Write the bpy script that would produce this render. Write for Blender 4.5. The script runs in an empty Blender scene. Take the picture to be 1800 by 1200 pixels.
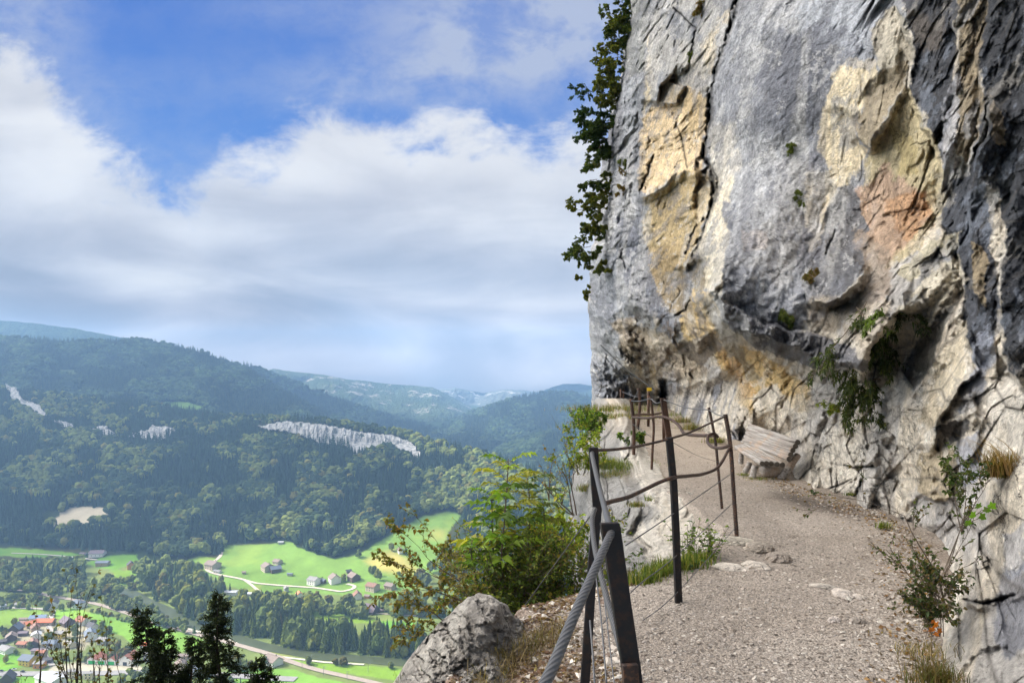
import bpy, math, random
import numpy as np
from mathutils import Vector, Matrix
R = math.radians
random.seed(7)
S = bpy.context.scene
COL = S.collection

# ---------------------------------------------------------------- camera
F = 1300.0; CX = 900.0; HV = 650.0          # focal length, centre column and horizon row in photo pixels
cam_d = bpy.data.cameras.new("camera"); cam = bpy.data.objects.new("camera", cam_d); COL.objects.link(cam)
cam_d.sensor_width = 36; cam_d.lens = 36 * F / 1800; cam_d.shift_y = 50 / 1800
cam_d.clip_start = 0.05; cam_d.clip_end = 60000
cam.location = (0, 0, 0); cam.rotation_euler = (R(90), 0, 0)
S.camera = cam
S.render.resolution_x = 1024; S.render.resolution_y = 682

def P(u, v, Y):                               # photo pixel at a depth -> world point
    return np.array([(u - CX) / F * Y, Y, (HV - v) / F * Y])

# ---------------------------------------------------------------- view, sun, sky
S.view_settings.view_transform = 'Standard'; S.view_settings.look = 'None'
S.view_settings.exposure = 0.68; S.view_settings.gamma = 1
SUN_EL = 40; SUN_AZ = -78                       # azimuth from +Y, negative = to the left
sd = Vector((math.sin(R(SUN_AZ)) * math.cos(R(SUN_EL)), math.cos(R(SUN_AZ)) * math.cos(R(SUN_EL)), math.sin(R(SUN_EL))))
sl = bpy.data.lights.new("sun", 'SUN'); sl.energy = 4.2; sl.angle = R(0.6); sl.color = (1, 0.95, 0.86)
so = bpy.data.objects.new("sun", sl); COL.objects.link(so); so.rotation_euler = sd.to_track_quat('Z', 'Y').to_euler()
so.location = (0, 0, 100)

S.cycles.max_bounces = 6; S.cycles.diffuse_bounces = 3; S.cycles.glossy_bounces = 2
S.cycles.transmission_bounces = 2; S.cycles.volume_bounces = 0; S.cycles.transparent_max_bounces = 8
S.cycles.use_adaptive_sampling = True; S.cycles.adaptive_threshold = 0.015
S.cycles.use_denoising = True
S.cycles.caustics_reflective = False; S.cycles.caustics_refractive = False

class NT:                                       # tiny node-graph writer
    def __init__(s, tree): s.t = tree; tree.nodes.clear()
    def n(s, typ, props=None, **ins):
        nd = s.t.nodes.new(typ)
        for k, v in (props or {}).items(): setattr(nd, k, v)
        for k, v in ins.items():
            key = int(k[1:]) if k[0] == '_' and k[1:].isdigit() else k.replace('_', ' ')
            s.set(nd.inputs[key], v)
        return nd
    def set(s, sock, v):
        if isinstance(v, bpy.types.NodeSocket): s.t.links.new(v, sock)
        elif isinstance(v, bpy.types.Node): s.t.links.new(v.outputs[0], sock)
        else:
            if hasattr(sock, 'default_value'):
                dv = sock.default_value
                if hasattr(dv, '__len__') and not hasattr(v, '__len__'): v = (v,) * len(dv)
                if hasattr(dv, '__len__') and len(dv) == 4 and len(v) == 3: v = tuple(v) + (1,)
                sock.default_value = v
    def m(s, op, a, b=0.0, c=0.0, clamp=False):
        return s.n('ShaderNodeMath', {'operation': op, 'use_clamp': clamp}, _0=a, _1=b, _2=c).outputs[0]
    def vm(s, op, a, b=(0, 0, 0)):
        nd = s.n('ShaderNodeVectorMath', {'operation': op}, _0=a, _1=b)
        return nd.outputs[1] if op in ('DOT_PRODUCT', 'LENGTH') else nd.outputs[0]
    def mix(s, f, a, b, bt='MIX'):
        nd = s.n('ShaderNodeMix', {'data_type': 'RGBA', 'blend_type': bt})
        s.set(nd.inputs[0], f); s.set(nd.inputs[6], a); s.set(nd.inputs[7], b)
        return nd.outputs[2]
    def ramp(s, f, stops, interp='LINEAR'):
        nd = s.n('ShaderNodeValToRGB'); s.set(nd.inputs[0], f); cr = nd.color_ramp; cr.interpolation = interp
        while len(cr.elements) < len(stops): cr.elements.new(0.5)
        for e, (p, c) in zip(cr.elements, stops):
            e.position = p; e.color = (c, c, c, 1) if not hasattr(c, '__len__') else tuple(c) + (1,) * (4 - len(c))
        return nd.outputs[0]
    def ss(s, x, a, b, lo=0.0, hi=1.0):
        nd = s.n('ShaderNodeMapRange', {'interpolation_type': 'SMOOTHSTEP'}, _0=x, _1=a, _2=b, _3=lo, _4=hi)
        return nd.outputs[0]
    def noise(s, vec, scale, detail=4, rough=0.55, dist=0.0, lac=2.0):
        return s.n('ShaderNodeTexNoise', None, Vector=vec, Scale=scale, Detail=detail, Roughness=rough, Distortion=dist, Lacunarity=lac)
    def xyz(s, v): return s.n('ShaderNodeSeparateXYZ', None, _0=v).outputs
    def comb(s, x, y, z): return s.n('ShaderNodeCombineXYZ', None, _0=x, _1=y, _2=z).outputs[0]

W = bpy.data.worlds.new("World"); S.world = W; W.use_nodes = True
def build_world():
    g = NT(W.node_tree)
    sky = g.n('ShaderNodeTexSky', {'sky_type': 'NISHITA', 'sun_disc': False, 'sun_elevation': R(SUN_EL), 'sun_rotation': R(SUN_AZ),
                                   'altitude': 700, 'air_density': 1.0, 'dust_density': 0.6, 'ozone_density': 2.2})
    d = g.n('ShaderNodeTexCoord').outputs['Generated']
    x, y, z = g.xyz(d)
    # gnomonic sky plane about +Y: p = x/y, q = z/y (directions behind fall back to a second sheet)
    ya = g.m('MAXIMUM', g.m('ABSOLUTE', y), 0.15)
    p = g.m('DIVIDE', x, ya); q = g.m('DIVIDE', z, ya)
    front = g.ss(y, 0.1, 0.3)
    # noise coordinates: cloud deck seen in perspective, flattened towards the horizon
    nv = g.comb(g.m('MULTIPLY', p, 1.0), g.m('MULTIPLY', q, 1.7), 0.0)
    nlow = g.noise(nv, 2.6, 6, 0.55, 0.25).outputs[0]
    nmid = g.noise(nv, 7.0, 7, 0.6, 0.4).outputs[0]
    nfin = g.noise(g.comb(p, g.m('MULTIPLY', q, 1.25), 3.0), 18.0, 6, 0.62, 0.3).outputs[0]
    warp = g.m('ADD', g.m('MULTIPLY', g.m('SUBTRACT', nmid, 0.5), 0.24), g.m('MULTIPLY', g.m('SUBTRACT', nfin, 0.5), 0.10))
    # upper edge of the big cloud bank as a curve of p (photo columns -> p, photo rows -> q)
    fc = g.n('ShaderNodeFloatCurve'); cu = fc.mapping.curves[0]
    pts = [(-300, -200), (0, 60), (70, 100), (120, 190), (190, 250), (250, 290), (330, 325), (400, 250), (480, 238), (540, 205), (640, 192),
           (720, 215), (790, 200), (870, 210), (930, 245), (1000, 205), (1100, 185), (1500, 60), (2100, -300)]
    X = lambda u: (u + 300) / 2400.0
    Yv = lambda v: (v + 300) / 1000.0
    while len(cu.points) < len(pts): cu.points.new(0.5, 0.5)
    for pt, (u, v) in zip(cu.points, pts): pt.location = (X(u), Yv(v)); pt.handle_type = 'AUTO'
    fc.mapping.update()
    uu = g.m('DIVIDE', g.m('ADD', g.m('MULTIPLY', p, F), 1200.0), 2400.0, clamp=True)
    g.set(fc.inputs['Value'], uu); g.set(fc.inputs['Factor'], 1.0)
    qe = g.m('DIVIDE', g.m('SUBTRACT', HV + 300, g.m('MULTIPLY', fc.outputs[0], 1000.0)), F)
    dq = g.m('SUBTRACT', g.m('ADD', qe, warp), q)               # >0 inside the bank
    bank = g.ss(dq, -0.025, 0.055)
    deep = g.ss(dq, 0.0, 0.30)
    # wisps in the blue
    def blob(u0, v0, ru, rv, k=1.0):
        a = g.m('DIVIDE', g.m('SUBTRACT', p, (u0 - CX) / F), ru / F); b = g.m('DIVIDE', g.m('SUBTRACT', q, (HV - v0) / F), rv / F)
        e = g.m('EXPONENT', g.m('MULTIPLY', g.m('ADD', g.m('MULTIPLY', a, a), g.m('MULTIPLY', b, b)), -1.0))
        return g.m('MULTIPLY', e, k)
    def add(*l):
        r = l[0]
        for k in l[1:]: r = g.m('ADD', r, k)
        return r
    wz = add(blob(30, 40, 130, 120, 1.0), blob(640, 140, 200, 60, 0.55), blob(800, 60, 160, 90, 0.62), blob(1000, 50, 230, 150, 1.25),
             blob(520, 20, 220, 40, 0.42), blob(350, 150, 160, 70, 0.22), blob(170, 200, 90, 70, 0.5), blob(330, 290, 110, 50, .6), blob(700, 160, 150, 40, .3))
    wz = g.m('MULTIPLY', wz, g.ss(g.m('ADD', g.m('MULTIPLY', nmid, 0.6), g.m('MULTIPLY', nfin, 0.4)), 0.34, 0.60, 0.35, 1.15))
    wisp = g.m('MULTIPLY', wz, 0.78, clamp=True)
    # bank tone: white tops, grey lilac undersides, pale band at the horizon
    tone = add(blob(180, 490, 170, 28, 0.20), blob(480, 395, 300, 120, -0.03), blob(720, 300, 330, 110, 0.12), blob(450, 300, 200, 60, 0.10), blob(60, 330, 160, 120, 0.16),
               blob(780, 470, 260, 55, -0.17), blob(480, 590, 300, 22, -0.10), blob(100, 430, 200, 40, -0.10), blob(80, 545, 300, 22, -0.16), blob(820, 545, 300, 14, -0.06),
               blob(300, 480, 160, 16, 0.06), blob(620, 620, 220, 14, 0.10), blob(900, 640, 260, 18, 0.08), blob(380, 560, 200, 14, -0.06))
    streak = g.noise(g.comb(g.m('MULTIPLY', p, 1.5), g.m('MULTIPLY', q, 5.0), 5.0), 1.9, 5, 0.5, 0.6).outputs[0]
    tone = g.m('ADD', tone, g.m('MULTIPLY', g.m('SUBTRACT', streak, 0.5), g.ss(q, 0.05, 0.3, 1.9, 0.6)))
    tone = g.m('ADD', tone, g.m('MULTIPLY', g.m('SUBTRACT', nmid, 0.5), 0.34))
    tone = g.m('ADD', tone, g.m('MULTIPLY', g.m('SUBTRACT', nlow, 0.5), 0.30))
    tone = g.m('ADD', g.m('ADD', tone, g.m('MULTIPLY', deep, -0.24)), 0.74, clamp=True)
    ccol = g.ramp(tone, [(0.0, (0.21, 0.23, 0.30)), (0.35, (0.35, 0.365, 0.44)), (0.6, (0.53, 0.54, 0.61)), (0.82, (0.76, 0.765, 0.80)), (1.0, (0.88, 0.87, 0.87))])
    hz = g.ss(q, 0.13, 0.0, 1.0, 1.7); ccol = g.mix(1.0, ccol, g.comb(g.m('ADD', g.m('MULTIPLY', hz, 1.30), -.28), g.m('MULTIPLY', hz, 1.0), g.m('ADD', g.m('MULTIPLY', hz, .72), .24)), 'MULTIPLY')
    bluesky = g.mix(0.90, g.vm('MULTIPLY', sky.outputs[0], (0.10, 0.10, 0.10)), g.mix(g.ss(q, 0.2, 0.55), (0.030, 0.185, 0.64), (0.018, 0.125, 0.56)))
    f1 = g.mix(wisp, bluesky, (0.41, 0.46, 0.62))
    fr = g.mix(bank, f1, ccol)
    # the rest of the sky: broken cloud, much brighter round the veiled sun
    bn = g.noise(d, 2.2, 6, 0.6, 0.4).outputs[0]
    bc = g.mix(g.ss(bn, 0.34, 0.6), g.vm('MULTIPLY', sky.outputs[0], (0.12, 0.12, 0.12)), (0.60, 0.61, 0.65))
    sun = g.vm('DOT_PRODUCT', g.vm('NORMALIZE', d), tuple(sd))
    glow = g.m('MULTIPLY', g.m('POWER', g.m('MAXIMUM', sun, 0.0), 6.0), 8.5)
    bc = g.vm('ADD', bc, g.vm('SCALE', (1.0, 0.95, 0.87)) if False else g.mix(1.0, (0, 0, 0), g.comb(glow, g.m('MULTIPLY', glow, 0.95), g.m('MULTIPLY', glow, 0.87))))
    # in-frame window of directions
    fr = g.mix(1.0, fr, (.90, .90, .90), 'MULTIPLY')
    inx = g.m('MULTIPLY', g.ss(g.m('ABSOLUTE', p), 0.80, 1.25, 1.0, 0.0), g.ss(q, 0.58, 0.95, 1.0, 0.0))
    out = g.mix(g.m('MULTIPLY', inx, front), bc, fr)
    below = g.ss(z, -0.06, 0.0)
    out = g.mix(below, (0.07, 0.09, 0.09), out)
    bg = g.n('ShaderNodeBackground', None, Color=out, Strength=0.74)
    o = g.n('ShaderNodeOutputWorld'); g.t.links.new(bg.outputs[0], o.inputs[0])
build_world()

# ---------------------------------------------------------------- numpy noise
def _h(ix, iy, iz, seed):
    h = (ix.astype(np.int64) * 374761393 + iy.astype(np.int64) * 668265263 + iz.astype(np.int64) * 2147483647 + seed * 1274126177) & 0xFFFFFFFF
    h = ((h ^ (h >> 13)) * 1274126177) & 0xFFFFFFFF
    h = ((h ^ (h >> 16)) * 2246822519) & 0xFFFFFFFF
    return ((h ^ (h >> 15)) & 0xFFFFFF).astype(np.float64) / 0xFFFFFF
def vnoise(x, y, z, seed=0):                    # smooth value noise, -1..1
    ix = np.floor(x); iy = np.floor(y); iz = np.floor(z)
    fx = x - ix; fy = y - iy; fz = z - iz
    fx = fx * fx * fx * (fx * (fx * 6 - 15) + 10); fy = fy * fy * fy * (fy * (fy * 6 - 15) + 10); fz = fz * fz * fz * (fz * (fz * 6 - 15) + 10)
    r = 0
    for a in (0, 1):
        for b in (0, 1):
            for c in (0, 1):
                r = r + _h(ix + a, iy + b, iz + c, seed) * (fx if a else 1 - fx) * (fy if b else 1 - fy) * (fz if c else 1 - fz)
    return r * 2 - 1
def fbm(x, y, z, octv=5, seed=0, gain=0.5, lac=2.03):
    a = 1.0; s = 0; t = 0
    for i in range(octv):
        s = s + a * vnoise(x, y, z, seed + i * 17); t += a; a *= gain
        x = x * lac + 3.1; y = y * lac + 1.7; z = z * lac + 5.3
    return s / t * 1.6
def tri(x, y, seed=0):                          # linear interpolation on a triangular lattice: flat facets
    s = (x + y) * 0.36602540; i = np.floor(x + s); j = np.floor(y + s)
    fx = x + s - i; fy = y + s - j
    up = fx > fy
    z0 = np.zeros_like(i)
    h0 = _h(i, j, z0, seed); h2 = _h(i + 1, j + 1, z0, seed)
    h1 = np.where(up, _h(i + 1, j, z0, seed), _h(i, j + 1, z0, seed))
    a = np.where(up, fx, fy); b = np.where(up, fy, fx)
    return ((1 - a) * h0 + (a - b) * h1 + b * h2) * 2 - 1
def cells(x, y, seed=0):                        # Voronoi: F1, F2, tilted-plane value of the nearest cell, its random number
    ix = np.floor(x); iy = np.floor(y); z0 = np.zeros_like(ix)
    f1 = np.full(x.shape, 9.0); f2 = f1.copy(); val = np.zeros_like(x); rnd = np.zeros_like(x)
    for a in (-1, 0, 1):
        for b in (-1, 0, 1):
            cx = ix + a; cy = iy + b
            px = cx + _h(cx, cy, z0, seed); py = cy + _h(cx, cy, z0 + 1, seed)
            dx = x - px; dy = y - py; d = np.sqrt(dx * dx + dy * dy)
            r = _h(cx, cy, z0 + 2, seed)
            pl = (r * 2 - 1) * 0.6 + dx * (_h(cx, cy, z0 + 3, seed) * 2 - 1) * 1.3 + dy * (_h(cx, cy, z0 + 4, seed) * 2 - 1) * 1.3
            near = d < f1
            f2 = np.where(near, f1, np.minimum(f2, d)); f1 = np.where(near, d, f1)
            val = np.where(near, pl, val); rnd = np.where(near, r, rnd)
    return f1, f2, val, rnd
def sstep(a, b, x):
    t = np.clip((x - a) / (b - a), 0, 1); return t * t * (3 - 2 * t)
def polydist(u, v, pts, closed=False):          # distance to a polyline, sign (+ = left of travel), parameter 0..1
    pts = list(pts) + ([pts[0]] if closed else [])
    bcr = np.zeros_like(u); best = np.full(u.shape, 1e9); sg = np.zeros_like(u); num = np.zeros_like(u); den = np.zeros_like(u)
    L = [0]
    for a, b in zip(pts[:-1], pts[1:]): L.append(L[-1] + math.hypot(b[0] - a[0], b[1] - a[1]))
    for k, (a, b) in enumerate(zip(pts[:-1], pts[1:])):
        ex, ey = b[0] - a[0], b[1] - a[1]; q = ex * ex + ey * ey + 1e-9
        t = np.clip(((u - a[0]) * ex + (v - a[1]) * ey) / q, 0, 1)
        dx = u - a[0] - t * ex; dy = v - a[1] - t * ey
        d = np.hypot(dx, dy); cr_ = np.abs(ex * dy - ey * dx) / math.sqrt(q); m = (d < best - 1e-5) | ((d < best + 1e-5) & (cr_ > bcr))
        best = np.where(m, d, best); bcr = np.where(m, cr_, bcr); sg = np.where(m, np.sign(ex * dy - ey * dx), sg)
        wk = 1 / (d * d + .3) ** 2; num = num + wk * (L[k] + t * (L[k + 1] - L[k])) / L[-1]; den = den + wk
    return best, -sg, num / den                       # rows grow downwards, so flip
def inpoly(u, v, pts):
    c = np.zeros(u.shape, bool); n = len(pts)
    for i in range(n):
        x1, y1 = pts[i]; x2, y2 = pts[i - 1]
        if y1 == y2: continue
        c ^= ((y1 > v) != (y2 > v)) & (u < (x2 - x1) * (v - y1) / (y2 - y1) + x1)
    return c
def sdpoly(u, v, pts):                          # + inside
    d, _, _ = polydist(u, v, pts, True)
    return np.where(inpoly(u, v, pts), d, -d)
def rbf(pts, lam=1e-4, scale=100.0):            # thin-plate fit of value(u, v)
    A = np.array([(p[0] / scale, p[1] / scale) for p in pts]); y = np.array([p[2] for p in pts], float); n = len(y)
    def k(r2): return 0.5 * r2 * np.log(r2 + 1e-9)
    r2 = ((A[:, None] - A[None]) ** 2).sum(-1)
    M = np.zeros((n + 3, n + 3)); M[:n, :n] = k(r2) + lam * np.eye(n); M[:n, n] = 1; M[:n, n + 1:] = A; M[n, :n] = 1; M[n + 1:, :n] = A.T
    w = np.linalg.solve(M, np.r_[y, 0, 0, 0])
    def f(u, v):
        U = np.asarray(u) / scale; V = np.asarray(v) / scale; r = w[n] + w[n + 1] * U + w[n + 2] * V
        for i in range(n): r = r + w[i] * k((U - A[i, 0]) ** 2 + (V - A[i, 1]) ** 2)
        return r
    return f

# ---------------------------------------------------------------- object helpers
def srgb(*c):
    return tuple((x / 255 / 12.92) if x / 255 <= 0.04045 else ((x / 255 + 0.055) / 1.055) ** 2.4 for x in c)
def tag(o, label=None, cat=None, group=None, kind=None):
    for k, v in (('label', label), ('category', cat), ('group', group), ('kind', kind)):
        if v: o[k] = v
    return o
def link(o, parent=None):
    COL.objects.link(o)
    if parent is not None: o.parent = parent
    return o
def empty(name, loc, label=None, cat=None, group=None, rz=0):
    o = bpy.data.objects.new(name, None); o.location = loc; o.rotation_euler = (0, 0, rz); o.empty_display_size = 0.2
    link(o); return tag(o, label, cat, group)
def mesh_np(name, V, Fc, mat=None, parent=None, col=None, smooth=False, mats=None, midx=None):
    """V (n,3) array, Fc list of index arrays (m,3) / (m,4)"""
    me = bpy.data.meshes.new(name); V = np.asarray(V, np.float32)
    if not isinstance(Fc, (list, tuple)): Fc = [Fc]
    Fc = [np.asarray(f, np.int32) for f in Fc if len(f)]
    me.vertices.add(len(V)); me.vertices.foreach_set('co', V.ravel())
    nl = sum(f.size for f in Fc); npol = sum(len(f) for f in Fc)
    me.loops.add(nl); me.polygons.add(npol)
    me.loops.foreach_set('vertex_index', np.concatenate([f.ravel() for f in Fc]))
    tot = np.concatenate([np.full(len(f), f.shape[1], np.int32) for f in Fc])
    st = np.r_[0, np.cumsum(tot)[:-1]].astype(np.int32)
    me.polygons.foreach_set('loop_start', st)
    if midx is not None: me.polygons.foreach_set('material_index', np.asarray(midx, np.int32))
    me.polygons.foreach_set('use_smooth', np.full(npol, smooth))
    if col is not None:
        at = me.color_attributes.new('col', 'FLOAT_COLOR', 'POINT')
        c = np.ones((len(V), 4), np.float32); c[:, :col.shape[1]] = col; at.data.foreach_set('color', c.ravel())
    me.update(calc_edges=True)
    for m in (mats or ([mat] if mat else [])): me.materials.append(m)
    o = bpy.data.objects.new(name, me); link(o, parent)
    return o
def grid_faces(nr, nc):
    i = np.arange((nr - 1) * (nc - 1)); r = i // (nc - 1); c = i % (nc - 1); a = r * nc + c
    return np.stack([a, a + nc, a + nc + 1, a + 1], 1)
class MB:                                       # mesh builder for small things
    def __init__(s): s.v = []; s.f = []
    def add(s, V, Fs):
        b = len(s.v); s.v += [tuple(p) for p in V]; s.f += [tuple(i + b for i in f) for f in Fs]
    def box(s, c, size, M=None, taper=1.0):
        hx, hy, hz = [k / 2 for k in size]; V = []
        for z in (-1, 1):
            t = taper if z > 0 else 1
            for x, y in ((-1, -1), (1, -1), (1, 1), (-1, 1)): V.append(Vector((x * hx * t, y * hy * t, z * hz)))
        if M is not None: V = [M @ p for p in V]
        V = [p + Vector(c) for p in V]
        s.add(V, [(3, 2, 1, 0), (4, 5, 6, 7), (0, 1, 5, 4), (1, 2, 6, 5), (2, 3, 7, 6), (3, 0, 4, 7)])
    def tube(s, pts, r, n=8, caps=True, twist=None):
        pts = [Vector(p) for p in pts]; rs = r if hasattr(r, '__len__') else [r] * len(pts)
        V = []; Fs = []; up = None
        for i, p in enumerate(pts):
            t = (pts[min(i + 1, len(pts) - 1)] - pts[max(i - 1, 0)]).normalized()
            if up is None: up = Vector((0, 0, 1)) if abs(t.z) < 0.9 else Vector((1, 0, 0))
            a = t.cross(up).normalized(); b = t.cross(a).normalized(); up = -b
            a = t.cross(up).normalized()
            for k in range(n):
                an = 2 * math.pi * k / n
                rr = rs[i]
                if twist: rr *= twist(i, an)
                V.append(p + (a * math.cos(an) + up * math.sin(an)) * rr)
        for i in range(len(pts) - 1):
            for k in range(n): Fs.append((i * n + k, i * n + (k + 1) % n, (i + 1) * n + (k + 1) % n, (i + 1) * n + k))
        if caps: Fs.append(tuple(range(n))[::-1]); Fs.append(tuple((len(pts) - 1) * n + k for k in range(n)))
        s.add(V, Fs)
    def build(s, name, mat, parent=None, smooth=False, bevel=0):
        me = bpy.data.meshes.new(name); me.from_pydata([tuple(v) for v in s.v], [], s.f); me.validate(); me.update()
        if smooth: me.polygons.foreach_set('use_smooth', [True] * len(me.polygons))
        if mat: me.materials.append(mat)
        o = bpy.data.objects.new(name, me); link(o, parent)
        if bevel:
            b = o.modifiers.new('bevel', 'BEVEL'); b.width = bevel; b.segments = 2
        return o

# ---------------------------------------------------------------- materials
def mat(name):
    m = bpy.data.materials.new(name); m.use_nodes = True; return m, NT(m.node_tree)
def finish(g, color, rough=0.85, bump=None, bstr=0.5, bdist=0.02, spec=0.25, metal=0.0, extra=None):
    b = g.n('ShaderNodeBsdfPrincipled'); g.set(b.inputs['Base Color'], color); g.set(b.inputs['Roughness'], rough)
    g.set(b.inputs['Specular IOR Level'], spec); g.set(b.inputs['Metallic'], metal)
    if bump is not None:
        bn = g.n('ShaderNodeBump'); g.set(bn.inputs['Height'], bump); g.set(bn.inputs['Strength'], bstr); g.set(bn.inputs['Distance'], bdist)
        g.t.links.new(bn.outputs[0], b.inputs['Normal'])
    sh = b.outputs[0]
    if extra is not None:                        # leaf translucency
        t = g.n('ShaderNodeBsdfTranslucent'); g.set(t.inputs[0], extra)
        mx = g.n('ShaderNodeMixShader', None, _0=0.32); g.t.links.new(sh, mx.inputs[1]); g.t.links.new(t.outputs[0], mx.inputs[2]); sh = mx.outputs[0]
    o = g.n('ShaderNodeOutputMaterial'); g.t.links.new(sh, o.inputs[0])
def simple(name, c, rough=0.8, var=0.25, scale=6.0, metal=0.0, bump=0.3, bd=0.01, spec=0.25):
    m, g = mat(name); tc = g.n('ShaderNodeTexCoord').outputs['Object']
    n = g.noise(tc, scale, 5, 0.6).outputs[0]
    f = g.m('ADD', g.m('MULTIPLY', g.m('SUBTRACT', n, 0.5), var * 3), 1.0)
    colr = g.mix(1.0, c, g.comb(f, f, f), 'MULTIPLY')
    finish(g, colr, rough, g.noise(tc, scale * 4, 4).outputs[0], bump, bd, spec, metal)
    return m

# ================================================================ CLIFF (one relief mesh, built where it stands)
def rock_material(name, detail=1.0):
    m, g = mat(name)
    tc = g.n('ShaderNodeTexCoord').outputs['Object']
    vc = g.n('ShaderNodeVertexColor', {'layer_name': 'col'}).outputs[0]
    wob = g.vm('ADD', tc, g.vm('SCALE', (0, 0, 0)) if False else g.vm('MULTIPLY', g.noise(tc, 3.0, 3).outputs[1], (0.25, 0.25, 0.25)))
    n1 = g.noise(wob, 2.3, 8, 0.62, 0.2).outputs[0]
    n2 = g.noise(wob, 14.0, 7, 0.68, 0.1).outputs[0]
    n3 = g.noise(tc, 70.0, 4, 0.7).outputs[0]
    n4 = g.noise(g.vm('MULTIPLY', wob, (1.0, 1.0, 0.35)), 5.5, 7, 0.66, 0.3).outputs[0]
    f = g.m('ADD', g.m('ADD', g.m('MULTIPLY', g.m('SUBTRACT', n1, 0.5), 0.6), g.m('MULTIPLY', g.m('SUBTRACT', n2, 0.5), 1.5)), g.m('ADD', g.m('MULTIPLY', g.m('SUBTRACT', n3, 0.5), 0.9), g.m('MULTIPLY', g.m('SUBTRACT', n4, 0.5), 0.8)))
    f = g.m('MAXIMUM', g.m('ADD', f, 1.02), 0.25)
    c = g.mix(1.0, vc, g.comb(f, f, f), 'MULTIPLY')
    # pale scuffs and dark pits
    sc = g.ss(g.noise(wob, 9.0, 8, 0.72, 0.3).outputs[0], 0.585, 0.66)
    c = g.mix(g.m('MULTIPLY', sc, 0.55), c, g.mix(1.0, g.vm('MULTIPLY', vc, (1.5, 1.47, 1.42)), (0.03, 0.028, 0.024), 'ADD'))
    pit = g.ss(g.noise(g.vm('ADD', tc, (7, 3, 1)), 22.0, 6, 0.7, 0.2).outputs[0], 0.61, 0.67)
    c = g.mix(g.m('MULTIPLY', pit, 0.6), c, (0.07, 0.065, 0.06))
    # hairline cracks
    vo = g.n('ShaderNodeTexVoronoi', {'feature': 'DISTANCE_TO_EDGE'}, Vector=g.vm('ADD', g.vm('MULTIPLY', tc, (1.0, 1.0, 0.7)), g.vm('MULTIPLY', g.noise(tc, 2.2, 5, 0.6).outputs[1], (0.9, 0.9, 0.9))), Scale=1.9)
    gate = g.ss(g.noise(tc, 1.7, 3).outputs[0], 0.50, 0.60)
    ck = g.m('MULTIPLY', g.ss(vo.outputs['Distance'], 0.0, 0.018, 1.0, 0.0), gate)
    c = g.mix(g.m('MULTIPLY', ck, 0.75), c, (0.06, 0.055, 0.05))
    ch = g.noise(g.vm('MULTIPLY', wob, (1, 1, 1.6)), 6.0, 9, 0.66, 0.4).outputs[0]
    h = g.m('ADD', g.m('MULTIPLY', ch, 1.0), g.m('ADD', g.m('MULTIPLY', n2, 0.8), g.m('MULTIPLY', n3, 0.16)))
    vb = g.n('ShaderNodeTexVoronoi', {'feature': 'F1'}, Vector=g.vm('ADD', tc, g.vm('MULTIPLY', g.noise(tc, 5.0, 3).outputs[1], (0.2, 0.2, 0.2))), Scale=5.0).outputs['Distance']
    h = g.m('ADD', h, g.m('MULTIPLY', vb, 0.28))
    h = g.m('SUBTRACT', h, g.m('MULTIPLY', ck, 0.35))
    finish(g, c, 0.9, h, 0.95 * detail, 0.11, 0.2)
    return m
M_ROCK = rock_material('limestone')

# depth anchors (column, row, metres)
CP = [(1105, -60, 27), (1200, -60, 21), (1300, -60, 16), (1450, -60, 13), (1570, -60, 11), (1650, -60, 9), (1730, -60, 7.6), (1830, -60, 6.2),
      (1105, 0, 27), (1200, 0, 20.5), (1300, 0, 15.5), (1450, 0, 12.6), (1570, 0, 10.8), (1680, 0, 8.4), (1830, 0, 6.0),
      (1075, 200, 28), (1150, 200, 23), (1240, 200, 17.5), (1300, 200, 14.2), (1450, 200, 12), (1550, 200, 10.6), (1650, 200, 8.8), (1740, 200, 7), (1830, 200, 5.8),
      (1050, 400, 30), (1120, 400, 25), (1200, 400, 19.5), (1260, 400, 15.6), (1400, 400, 12.4), (1500, 400, 11.2), (1600, 400, 9.6), (1680, 400, 8.1), (1750, 400, 6.6), (1830, 400, 5.5),
      (1035, 550, 33), (1100, 550, 28.5), (1190, 550, 20.5), (1280, 550, 14.2), (1400, 550, 12), (1500, 550, 10.6), (1620, 550, 8.4), (1700, 550, 6.9), (1830, 550, 5.0),
      (1040, 640, 34), (1120, 640, 31), (1160, 640, 28.5), (1220, 640, 22), (1300, 640, 17), (1400, 640, 13.7), (1470, 640, 11.8), (1540, 640, 9.4), (1650, 640, 7.4), (1750, 640, 5.6), (1830, 640, 4.8),
      (1040, 720, 34.5), (1110, 720, 34), (1170, 715, 32), (1210, 740, 23), (1260, 720, 19), (1310, 720, 16), (1400, 720, 12.8), (1500, 720, 9.6), (1600, 720, 7.8), (1700, 720, 6.1), (1830, 720, 4.5),
      (1200, 800, 20), (1310, 800, 14.5), (1360, 800, 13.3), (1415, 800, 11.9), (1450, 800, 10.6), (1550, 800, 8.2), (1650, 800, 6.7), (1750, 800, 5.1), (1830, 800, 4.3),
      (1300, 880, 12.5), (1385, 850, 10.9), (1489, 880, 9.04), (1560, 890, 8.2), (1620, 920, 7.3), (1680, 880, 6.1), (1750, 880, 4.9), (1830, 880, 4.1),
      (1500, 960, 9.0), (1640, 960, 6.75), (1700, 960, 5.6), (1830, 960, 3.9),
      (1560, 1100, 6.4), (1650, 1100, 4.72), (1720, 1100, 4.2), (1830, 1100, 3.5), (1560, 1240, 4.8), (1655, 1200, 3.85), (1720, 1240, 3.5), (1830, 1240, 3.0), (1400, 1000, 11), (1300, 1000, 13), (1400, 1240, 7)]
_w = rbf([(a, b, 1 / c) for a, b, c in CP], 2e-3)
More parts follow.
